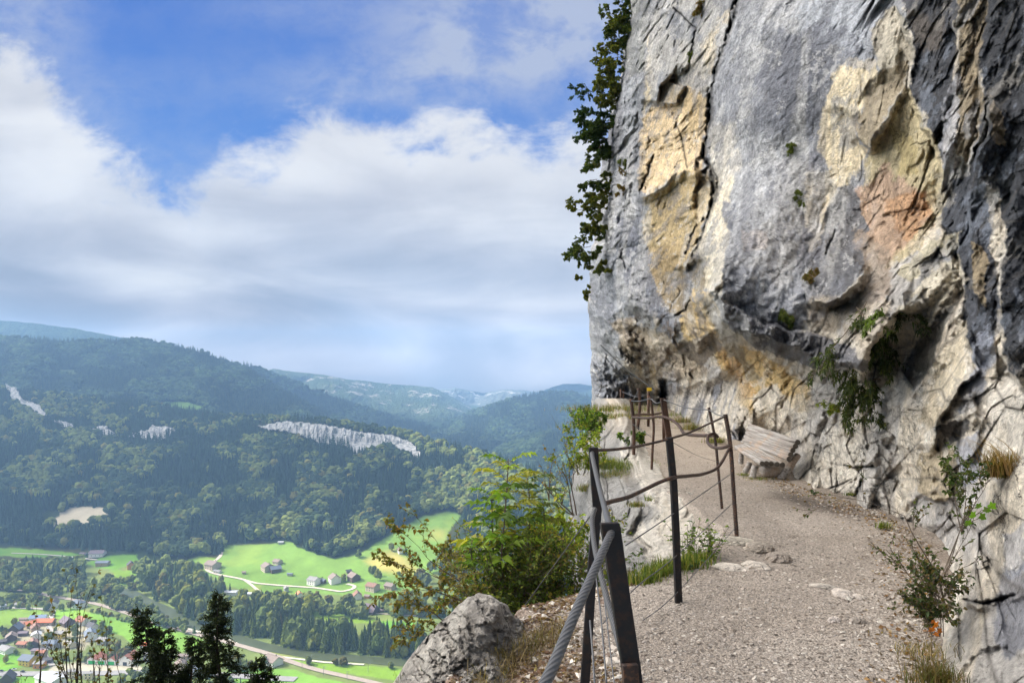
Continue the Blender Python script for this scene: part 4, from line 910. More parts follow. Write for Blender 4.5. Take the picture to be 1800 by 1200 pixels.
for k, hrow in enumerate(HILLS):
    us, vc, Yf = hill_surface(k); nr = 150; t = np.linspace(0, 1, nr)
    v = vc[None] + (hrow[3] - vc)[None] * t[:, None]; u = np.repeat(us[None], nr, 0); Y = Yf(u, v)
    V = np.stack([(u - CX) / F * Y, Y, (HV - v) / F * Y], -1).reshape(-1, 3); n0 = len(us)
    b1 = V[:n0].copy(); b1[:, 1] += 150; b1[:, 2] -= 25; b2 = V[:n0].copy(); b2[:, 1] += 260; b2[:, 2] -= 200
    bot = V[-n0:].copy(); bot[:, 1] -= 40; bot[:, 2] = VZ - .5
    V = np.concatenate([b2, b1, V, bot])
    o = mesh_np(hrow[0], V, grid_faces(nr + 3, n0), HM[k], smooth=True); tag(o, kind='structure')
# ground plane out to the horizon
G = MB(); G.add([(-9000, -500, VZ - 2), (9000, -500, VZ - 2), (9000, 7250, VZ - 2), (-9000, 7250, VZ - 2)], [(0, 1, 2, 3)])
tag(G.build('ground', M_GROUND), kind='structure')
at = bpy.data.objects['ground'].data.color_attributes.new('col', 'FLOAT_COLOR', 'POINT')
for d_ in at.data: d_.color = (.05, .08, .03, 1)
# steep wooded mountainside dropping from the ledge
def build_mountainside():
    xs = np.linspace(-400, 500, 140); ts = np.linspace(0, 1, 110)
    x, t = np.meshgrid(xs, ts)
    y0 = np.interp(x, [-400, -60, -8, -2, 3, 500], [-40, -6, 3.5, 6.0, 9, 300])
    y = y0 + 420 * t ** 1.25; z = -5.5 - 294.5 * t ** .9
    edge = np.interp(x, [-400, -2, 2, 6, 500], [-4.5, -4.2, -4.6, -6, -60]); z = np.minimum(z, edge)
    z = z + 2.5 * fbm(x / 20, y / 20, x * 0, 5, 700) * np.clip(t * 15, 0, 1) - 1.5 * np.clip(t * 15, 0, 1)
    C = np.zeros(x.shape + (3,)); C[:] = (.075, .07, .045)
    tag(mesh_np('mountainside', np.stack([x, y, z], -1).reshape(-1, 3), grid_faces(*x.shape)[:, ::-1], M_GROUND, col=C.reshape(-1, 3), smooth=True), kind='structure')
build_mountainside()

# ================================================================ TREES IN THE VALLEY
def tpl_conifer(seed, layers=9, seg=9, fine=1):
    r = random.Random(seed); V = []; Fs = []
    n = seg; prev = None
    for L in range(layers):
        f = L / layers; z0 = .06 + .90 * f; rad = .19 * (1 - f) ** .85 + .006
        b = len(V); ph = r.random() * 6
        for k in range(n):                        # skirt of drooping boughs: alternating long and short tips
            a = 2 * math.pi * k / n + ph; rr = rad * (r.uniform(.95, 1.25) if k % 2 == 0 else r.uniform(.55, .75))
            V.append((math.cos(a) * rr, math.sin(a) * rr, z0 - .035 * r.uniform(.6, 1.6)))
        V.append((r.uniform(-.008, .008), r.uniform(-.008, .008), min(1, z0 + .17 * (1 - .35 * f))))
        for k in range(n): Fs.append((b + k, b + (k + 1) % n, b + n))
    return np.array(V), np.array(Fs)
def ico(sub):
    import bmesh
    bm = bmesh.new(); bmesh.ops.create_icosphere(bm, subdivisions=sub, radius=1)
    V = np.array([v.co[:] for v in bm.verts]); Fq = np.array([[v.index for v in f.verts] for f in bm.faces]); bm.free(); return V, Fq
def tpl_broad(seed, blobs=7, sub=2, leaf=False):
    r = random.Random(seed); VV = []; FF = []; n = 0
    for k in range(blobs):
        V, Fq = ico(sub)
        a = r.random() * 6.28; h = r.uniform(.32, .84); rad = (.25 if k else .30) * r.uniform(.65, 1.05); off = (.20 * math.sin(math.pi * min(1, h)) + .03) * (1 if k else 0)
        d = 1 + .36 * fbm(V[:, 0] * 2.3 + k, V[:, 1] * 2.3 + seed, V[:, 2] * 2.3, 3, seed + k) + .30 * vnoise(V[:, 0] * 6.5 + k, V[:, 1] * 6.5, V[:, 2] * 6.5, seed)
        V = V * d[:, None] * rad * np.array([1, 1, 1.15]) + np.array([math.cos(a) * off, math.sin(a) * off, (.55 if k == 0 else h)])
        VV.append(V); FF.append(Fq + n); n += len(V)
    V = np.concatenate(VV); V[:, 2] = np.clip(V[:, 2], .03, 1.05)
    return V, np.concatenate(FF)
def leafy(V, Fq, seed, n, size):                 # clumps of leaf cards all over a template
    rs = np.random.RandomState(seed); tri_ = rs.randint(0, len(Fq), n); w = rs.dirichlet((1, 1, 1), n)
    p = (V[Fq[tri_]] * w[..., None]).sum(1)
    c = V.mean(0); p = p + (p - c) * rs.uniform(-.25, .10, n)[:, None]
    a = rs.normal(size=(n, 3)); a /= np.linalg.norm(a, axis=1)[:, None]; b = np.cross(a, rs.normal(size=(n, 3))); b /= np.linalg.norm(b, axis=1)[:, None]
    s = size * rs.uniform(.6, 1.4, n)[:, None]
    q = np.stack([p - a * s, p + b * s * .7, p + a * s, p - b * s * .7], 1).reshape(-1, 3)
    return q, np.arange(4 * n).reshape(-1, 4)
def foliage_mat(name, use_random):
    m, g = mat(name); tc = g.n('ShaderNodeTexCoord').outputs['Object']
    vc = g.n('ShaderNodeVertexColor', {'layer_name': 'col'}).outputs[0]
    n = g.noise(g.n('ShaderNodeNewGeometry').outputs['Position'], .55, 4, .7).outputs[0]
    f = g.m('ADD', .55, g.m('MULTIPLY', n, .9))
    c = g.mix(1.0, vc, g.comb(f, f, f), 'MULTIPLY')
    if use_random:
        rd = g.n('ShaderNodeObjectInfo').outputs['Random']
        c = g.mix(1.0, c, g.ramp(rd, [(0, (.75, .85, .9)), (.4, (1.0, 1.0, 1.0)), (.75, (1.35, 1.2, .9)), (.93, (1.6, 1.4, .8)), (1, (1.9, 1.5, .7))]), 'MULTIPLY')
    finish(g, c, .95, None, spec=.1, extra=g.mix(1.0, c, (1.2, 1.3, .6), 'MULTIPLY'))
    return m
M_FOL = foliage_mat('tree foliage', False); M_FOLR = foliage_mat('tree foliage varied', True)
M_BARK = simple('bark', (.10, .08, .06), .95)
CON = [tpl_conifer(k) for k in range(5)]
BRO = [tpl_broad(20 + k, 6, 2) for k in range(5)]
CONL = [tpl_conifer(40 + k, 5, 6) for k in range(3)]
BROL = [tpl_broad(60 + k, 2, 1) for k in range(4)]
def merged_forest(name, pts, tpls, hs, cols, label=None, asp=None):
    """pts (n,3), hs heights, cols (n,3): one mesh of many trees"""
    rs = np.random.RandomState(3); which = rs.randint(0, len(tpls), len(pts)); VV = []; FF = []; CC = []; n = 0
    for k, (V, Fq) in enumerate(tpls):
        m = which == k; q = pts[m]; h = hs[m]; c = cols[m]; a = rs.uniform(0, 6.28, len(q)); wd = rs.uniform(.8, 1.25, len(q)) * (asp if asp else 1)
        x = (V[None, :, 0] * np.cos(a)[:, None] - V[None, :, 1] * np.sin(a)[:, None]) * (h * wd)[:, None] + q[:, None, 0]
        y = (V[None, :, 0] * np.sin(a)[:, None] + V[None, :, 1] * np.cos(a)[:, None]) * (h * wd)[:, None] + q[:, None, 1]
        z = V[None, :, 2] * h[:, None] + q[:, None, 2] - .3
        VV.append(np.stack([x, y, z], -1).reshape(-1, 3)); FF.append((Fq[None] + (np.arange(len(q)) * len(V))[:, None, None] + n).reshape(-1, Fq.shape[1])); n += len(q) * len(V)
        CC.append(np.repeat(c, len(V), 0))
    o = mesh_np(name, np.concatenate(VV), FF, M_FOL, col=np.concatenate(CC), smooth=False)
    tag(o, label, kind='stuff'); return o
def scatter(n, u0, u1, v0, v1, rs, Yf=valleyY):
    """points even per ground area: rejection on Y^2-ish density"""
    u = rs.uniform(u0, u1, n); v = rs.uniform(v0, v1, n); return u, v
GREENS = np.array([(.050, .080, .036), (.062, .095, .038), (.042, .070, .036), (.080, .112, .038), (.11, .13, .042), (.14, .14, .045)])
def forest_points():
    rs = np.random.RandomState(11); out = []
    # wooded ridge behind the valley: area-true scatter on a grid of cells
    u = rs.uniform(-60, 1060, 60000); v = rs.uniform(670, 1052, 60000)
    Y = valleyY(u, v); c1 = crest1(u)
    ok = v > c1 - 0.5
    ok &= rs.rand(len(u)) < np.clip((Y / 1600) ** 2 * .66 * np.where(v < 770, 1.4, 1), 0, 1)
    # foot of the wood
    foot = np.interp(u, [-60, 0, 60, 150, 250, 320, 345, 392, 396, 470, 512, 530, 575, 640, 668, 700, 735, 792, 812, 830, 1060], [958, 958, 962, 966, 972, 985, 975, 975, 956, 952, 950, 972, 984, 962, 946, 930, 905, 896, 905, 1050, 1050])
    ok &= v < foot
    for pts in CLIFFS + [QUARRY, [(a, b + 13) for a, b in QUARRY]]: ok &= sdpoly(u, v, pts) < 2.5 * rs.rand(len(u)) - .5
    for pts, c in MEADOWS[:1]: ok &= sdpoly(u, v, pts) < 0
    ok &= ~inpoly(u, v, [(75, 905), (112, 893), (90, 927), (70, 925)])
    return u[ok], v[ok], Y[ok], rs
def do_forest():
    u, v, Y, rs = forest_points(); n = len(u)
    p = np.stack([(u - CX) / F * Y, Y, (HV - v) / F * Y], -1)
    # more conifers low down in dark strands, broadleaf mix elsewhere; lit spur: autumn tint, plus sunlight painted as brighter yellow green
    nz = fbm(u / 50, v / 25, u * 0, 4, 800); con = nz > .02 + .25 * sstep(640, 700, u) * sstep(930, 840, v)
    h = np.where(con, rs.uniform(17, 27, n), rs.uniform(10, 21, n)) * np.where(v < 760, .8, 1)
    lit = sstep(-.3, .5, fbm(u / 35, v / 20, u * 0 + 9, 4, 801) + 0.9 * sstep(690, 800, u) - .15)
    k = rs.randint(0, 4, n); col = GREENS[k] * rs.uniform(.75, 1.3, (n, 1))
    aut_sun = (rs.rand(n) < 
        .10 + .75 * lit) & ~con; col[aut_sun] = np.array((.19, .22, .06)) * rs.uniform(.7, 1.35, (aut_sun.sum(), 1))
    yel = (rs.rand(n) < .07 * lit + .02) & ~con; col[yel] = np.array((.23, .21, .055)) * rs.uniform(.7, 1.2, (yel.sum(), 1))
    col[con] = np.array((.042, .072, .042)) * rs.uniform(.7, 1.35, (con.sum(), 1))
    print('forest trees', n)
    far = v < 800
    for nm, m, tp, lab in (('forest', con & ~far, CON, 'dark spruces covering the wooded ridge behind the farm meadow'), ('forest', ~con & ~far, [tpl_broad(90 + q, 4, 2) for q in range(4)], 'green and yellowing broadleaf trees on the wooded ridge'),
                       ('forest', con & far, CONL, 'dark spruces along the crest of the wooded ridge'), ('forest', ~con & far, BROL, 'rounded broadleaf trees along the crest of the wooded ridge')):
        merged_forest(nm, p[m], tp, h[m], col[m], lab, .9 if 'spruce' in lab else 1.02)
    # the mountains behind
    for kk, N, clear in ((0, 30000, [(262, 714), (290, 705), (330, 706), (366, 717), (366, 724), (340, 727), (300, 725), (272, 722)]), (2, 7000, None), (7, 9000, None), (6, 8000, None)):
        us, vc, Yf = hill_surface(kk); hr = HILLS[kk]
        uu = rs.uniform(-60 if kk == 0 else hr[1][0][0], min(1060, hr[1][-1][0]), N); c = np.interp(uu, us, vc); t = rs.rand(N) ** 1.0; vv = c + (min(hr[3], c.max() + 120) - c) * t
        YY = Yf(uu, vv); ok = rs.rand(N) < np.clip((YY / hr[2]) ** 2 * (1 if kk in (0,) else .9), 0, 1)
        ok &= (vv < crest1(uu) + 6) | (uu > 1000)
        if clear: ok &= (sdpoly(uu, vv, clear) < 0) & (sdpoly(uu, vv, [(104, 650), (132, 650), (136, 659), (108, 660)]) < 0)
        uu, vv, YY = uu[ok], vv[ok], YY[ok]; n = len(uu)
        p = np.stack([(uu - CX) / F * YY, YY, (HV - vv) / F * YY], -1); hh = rs.uniform(16, 27, n) * (1 if kk == 0 else 1.25)
        nz = fbm(uu / 40, vv / 22, uu * 0, 4, 820 + kk); cn = nz > 0
        col = GREENS[rs.randint(0, 4, n)] * rs.uniform(.7, 1.3, (n, 1)); col[nz < -.35] *= 1.5
        merged_forest('forest', p[cn], CONL, hh[cn], col[cn] * .8, 'far conifers on the blue mountain slopes', 1.15)
        merged_forest('forest', p[~cn], BROL, hh[~cn] * .85, col[~cn], 'far broadleaf trees on the blue mountain slopes', 1.4)
do_forest()
# green clearing on the mountain shoulder
def clearing(pts, c, kk=0):
    us, vc, Yf = hill_surface(kk); A = np.array(pts); uu, vv = np.meshgrid(np.arange(A[:, 0].min(), A[:, 0].max() + 1, 1.0), np.arange(A[:, 1].min() - 1, A[:, 1].max() + 1, .6))
    Y = Yf(uu, vv) * .9985; sdv = sdpoly(uu, vv, pts); V = np.stack([(uu - CX) / F * Y, Y, (HV - vv) / F * Y + 1.0], -1).reshape(-1, 3); fa = grid_faces(*uu.shape)
    fa = fa[(sdv.ravel()[fa] > 0).all(1)]
    tag(mesh_np('meadow', V, fa, M_GROUND, col=np.tile(np.array(c), (len(V), 1)), smooth=True), kind='structure')
clearing([(264, 713), (290, 706), (330, 707), (364, 717), (364, 724), (340, 727), (300, 725), (272, 721)], (.13, .22, .055))
clearing([(104, 650), (132, 650), (136, 659), (108, 660)], (.14, .18, .08))

# ---- valley-floor trees: the nearest / largest become single trees
ZONES = [  # polygon, count, share of conifers, height range, name of the place, colour group
    ([(560, 1098), (640, 1096), (745, 1104), (748, 1150), (700, 1158), (600, 1146), (545, 1136), (470, 1122), (420, 1106), (385, 1085), (400, 1062), (470, 1060), (545, 1085)], 420, .86, (18, 29), 'wood between river and riverside meadow'),
    ([(245, 985), (310, 985), (350, 1003), (380, 1020), (440, 1046), (540, 1052), (550, 1075), (545, 1085), (470, 1060), (400, 1062), (385, 1085), (420, 1106), (380, 1098), (320, 1070), (260, 1040), (240, 1015)], 400, .72, (15, 25), 'wood between farm meadow and river'),
    ([(-40, 985), (150, 982), (150, 1012), (-40, 1022)], 160, .7, (15, 24), 'dark wood at left'),
    ([(-40, 1022), (150, 1012), (240, 1016), (260, 1042), (215, 1040), (150, 1052), (60, 1036), (-40, 1030)], 150, .15, (8, 16), 'bushy belt beside the railway'),
    ([(-40, 1042), (60, 1045), (130, 1058), (160, 1064), (60, 1066), (-40, 1066)], 70, .05, (6, 12), 'bushes above the left village field'),
    ([(170, 1052), (215, 1042), (260, 1060), (300, 1080), (345, 1104), (330, 1106), (270, 1090), (220, 1070)], 110, .05, (6, 12), 'bushes between the railway and the river'),
    ([(165, 1068), (215, 1082), (265, 1100), (255, 1098), (200, 1084), (160, 1074)], 40, .0, (3, 6), 'low hedge on the near side of the railway'),
    ([(480, 1040), (640, 1052), (650, 1075), (690, 1080), (640, 1082), (550, 1072), (470, 1058)], 110, .2, (8, 17), 'grove below the farmhouses'),
    ([(690, 1040), (740, 1042), (760, 1075), (700, 1078), (665, 1060)], 60, .55, (12, 20), 'grove right of the farmhouses'),
    ([(720, 1015), (770, 985), (830, 960), (900, 1060), (760, 1075), (735, 1040)], 90, .5, (13, 22), 'wood at the right foot of the meadow'),
    ([(630, 1150), (740, 1160), (800, 1175), (690, 1172), (560, 1162), (500, 1150), (560, 1150)], 60, .1, (6, 11), 'bushes on the near river bank'),
    ([(100, 1096), (170, 1092), (190, 1108), (160, 1160), (90, 1158), (60, 1142)], 55, .25, (5, 11), 'garden trees in the village'),
    ([(0, 1092), (60, 1090), (60, 1150), (0, 1150)], 40, .2, (5, 10), 'garden trees at the left side of the village'),
    ([(190, 1130), (230, 1138), (235, 1155), (190, 1158)], 22, .4, (10, 16), 'clump of trees behind the fire station'),
    ([(225, 1180), (330, 1178), (420, 1186), (430, 1210), (200, 1210)], 50, .3, (6, 12), 'grove before the main road'),
    ([(395, 1150), (470, 1158), (470, 1172), (400, 1172)], 30, .3, (7, 13), 'grove by the brown roofed railway house'),
    ([(700, 1000), (712, 1005), (700, 1015)], 3, 0, (6, 9), 'lone trees on the open meadow')]
def scatter_zones():
    rs = np.random.RandomState(5); L = []
    for zi, (pts, N, pc, hr, place) in enumerate(ZONES):
        A = np.array(pts, float); got = 0; tries = 0; own = []
        while got < N and tries < 60:
            tries += 1
            u = rs.uniform(A[:, 0].min(), A[:, 0].max(), 400); v = rs.uniform(A[:, 1].min(), A[:, 1].max(), 400); ok = inpoly(u, v, pts)
            for a, b in zip(u[ok], v[ok]):
                if got >= N: break
                own.append((a, b)); got += 1
        own = np.array(own); 
        # spread: a few relaxation rounds by rejection of close neighbours
        keep = []
        Yv = valleyY(own[:, 0], own[:, 1]); X = (own[:, 0] - CX) / F * Yv
        hh = rs.uniform(hr[0], hr[1], len(own))
        for i in range(len(own)):
            if any(abs(X[i] - X[j]) < 2.6 and abs(Yv[i] - Yv[j]) < 5 for j in keep): continue
            keep.append(i)
        for i in keep:
            for (hu, hv_, hw) in HOUSE_SPOTS:
                if abs(own[i, 0] - hu) < hw * .62 and -3 < own[i, 1] - hv_ < 14 or (abs(own[i, 0] - hu) < hw * .55 and abs(own[i, 1] - hv_) < hw * .4): break
            else:
                vb_ = own[i, 1] + .55 * hh[i] * F / Yv[i]; rv_ = np.interp(own[i, 0], [a for a, b in RIVER], [b for a, b in RIVER])
                if own[i, 0] > 215 and ((zi in (0, 1) and vb_ > rv_ - 7) or rv_ - 7 < vb_ < rv_ + 12): continue
                L.append((own[i, 0], vb_, float(valleyY(own[i, 0], vb_)), hh[i], rs.rand() < pc, zi))
    # single trees traced one by one
    for (u, v, h, c) in SINGLES: L.append((u, v, float(valleyY(u, v)), h, c, 99))
    return L
SINGLES = [(131, 982 + 30, 16, True), (630, 980, 13, False), (688, 968, 12, False), (712, 975, 10, False), (657, 1012, 14, False), (664, 1020, 16, False), (650, 1008, 11, False), (668, 1013, 5, False), (604, 1022, 11, False), (566, 1022, 7, False),
           (25, 1100, 10, False), (92, 1082, 9, False), (187, 1120, 12, False), (180, 1108, 11, False), (193, 1112, 9, False), (74, 1130, 8, True), (53, 1140, 9, False), (157, 1103, 8, True), (706, 915, 14, False), (2, 1112, 9, False), (10, 1165, 8, False)]

# ================================================================ HOUSES
WALLS = dict(white=(.82, .80, .76), cream=(.78, .66, .44), yellow=(.68, .50, .09), orange=(.60, .27, .08), wood=(.13, .095, .07), tan=(.42, .31, .20), grey=(.38, .37, .36), mixed=(.50, .42, .34))
ROOFS = dict(slate=(.14, .165, .21), blue=(.17, .23, .33), dark=(.075, .07, .075), red=(.62, .16, .07), orange=(.66, .22, .10), brown=(.24, .135, .10), rust=(.36, .15, .09), grey=(.25, .24, .235), pale=(.45, .46, .48), purple=(.17, .13, .15), old=(.22, .17, .145))
MW = {k: simple('plaster ' + k, c, .9, .12, .4, bump=.1) for k, c in WALLS.items()}
MR = {k: simple('roof ' + k, c, .75, .2, .6, bump=.2) for k, c in ROOFS.items()}
M_WIN = simple('window glass', (.05, .06, .07), .25, .1); M_CHIM = simple('chimney brick', (.25, .2, .18), .9); M_GREEN = simple('green gate', (.03, .42, .10), .6, .05)
def house(u, v, wpx, dep, hgt, pitch, wall, roof, rz, name, label, cat='house', group='houses in the valley', hip=False, chim=True, wins=True, doors=None):
    Y = float(valleyY(u, v)); w = wpx * Y / F; p = valley_point(u, v); d = w * dep; H = hgt
    e = empty(name, p, label, cat, group, R(rz))
    b = MB(); b.box((0, 0, H / 2 - .5), (w, d, H + 1))
    # gables closed under the roof (ridge along x)
    rh = d / 2 * math.tan(R(pitch))
    if not hip:
        for sx in (-1, 1):
            x0 = sx * w / 2; x1 = sx * (w / 2 - .25)
            b.add([(x0, -d / 2, H), (x0, d / 2, H), (x0, 0, H + rh), (x1, -d / 2, H), (x1, d / 2, H), (x1, 0, H + rh)], [(0, 1, 2), (5, 4, 3), (0, 2, 5, 3), (1, 4, 5, 2)])
    wl = b.build('wall', MW[wall], e)
    r = MB(); ov = .9; th = .35; xr = w / 2 + ov; ro = rh * (1 + ov / (d / 2)); zl = H - rh * ov / (d / 2) + .05; zr = H + rh + .05; q = max(0.0, xr - d / 2) if hip else xr
    for s in (-1, 1):
        r.add([(-xr, s * (d / 2 + ov), zl), (xr, s * (d / 2 + ov), zl), (q, 0, zr), (-q, 0, zr), (-xr, s * (d / 2 + ov), zl + th), (xr, s * (d / 2 + ov), zl + th), (q, 0, zr + th), (-q, 0, zr + th)],
              [(0, 1, 2, 3), (7, 6, 5, 4), (0, 4, 5, 1), (1, 5, 6, 2), (2, 6, 7, 3), (3, 7, 4, 0)])
        if hip: r.add([(s * xr, -(d / 2 + ov), zl), (s * xr, d / 2 + ov, zl), (s * q, 0, zr + th), (s * xr, -(d / 2 + ov), zl + th), (s * xr, d / 2 + ov, zl + th)], [(0, 1, 4, 3), (3, 4, 2), (0, 2, 1)])
    rf = r.build('roof', MR[roof], e)
    if chim:
        c = MB(); c.box((w * .18, d * .12, H + rh + .3), (.8, .8, 2.2)); c.build('chimney', M_CHIM, rf)
    if wins:
        n = 3 if w > 11 else 2
        for k in range(n):
            for lv in ((1.7, 4.4) if H > 5 else (1.7,)):
                m = MB(); m.box(((k - (n - 1) / 2) * w / n * .9, -d / 2 - .03, lv), (1.15, .12, 1.3)); m.build('window', M_WIN, e)
        for k in (-1, 1):
            m = MB(); m.box((-w / 2 - .03, k * d * .22, 1.8), (.12, 1.1, 1.3)); m.build('window', M_WIN, e)
    if doors:
        m = MB(); m.box((-w / 2 - .08, 0, 1.7), (.16, d * .7, 3.2)); m.build('gate', doors, e)
    return e
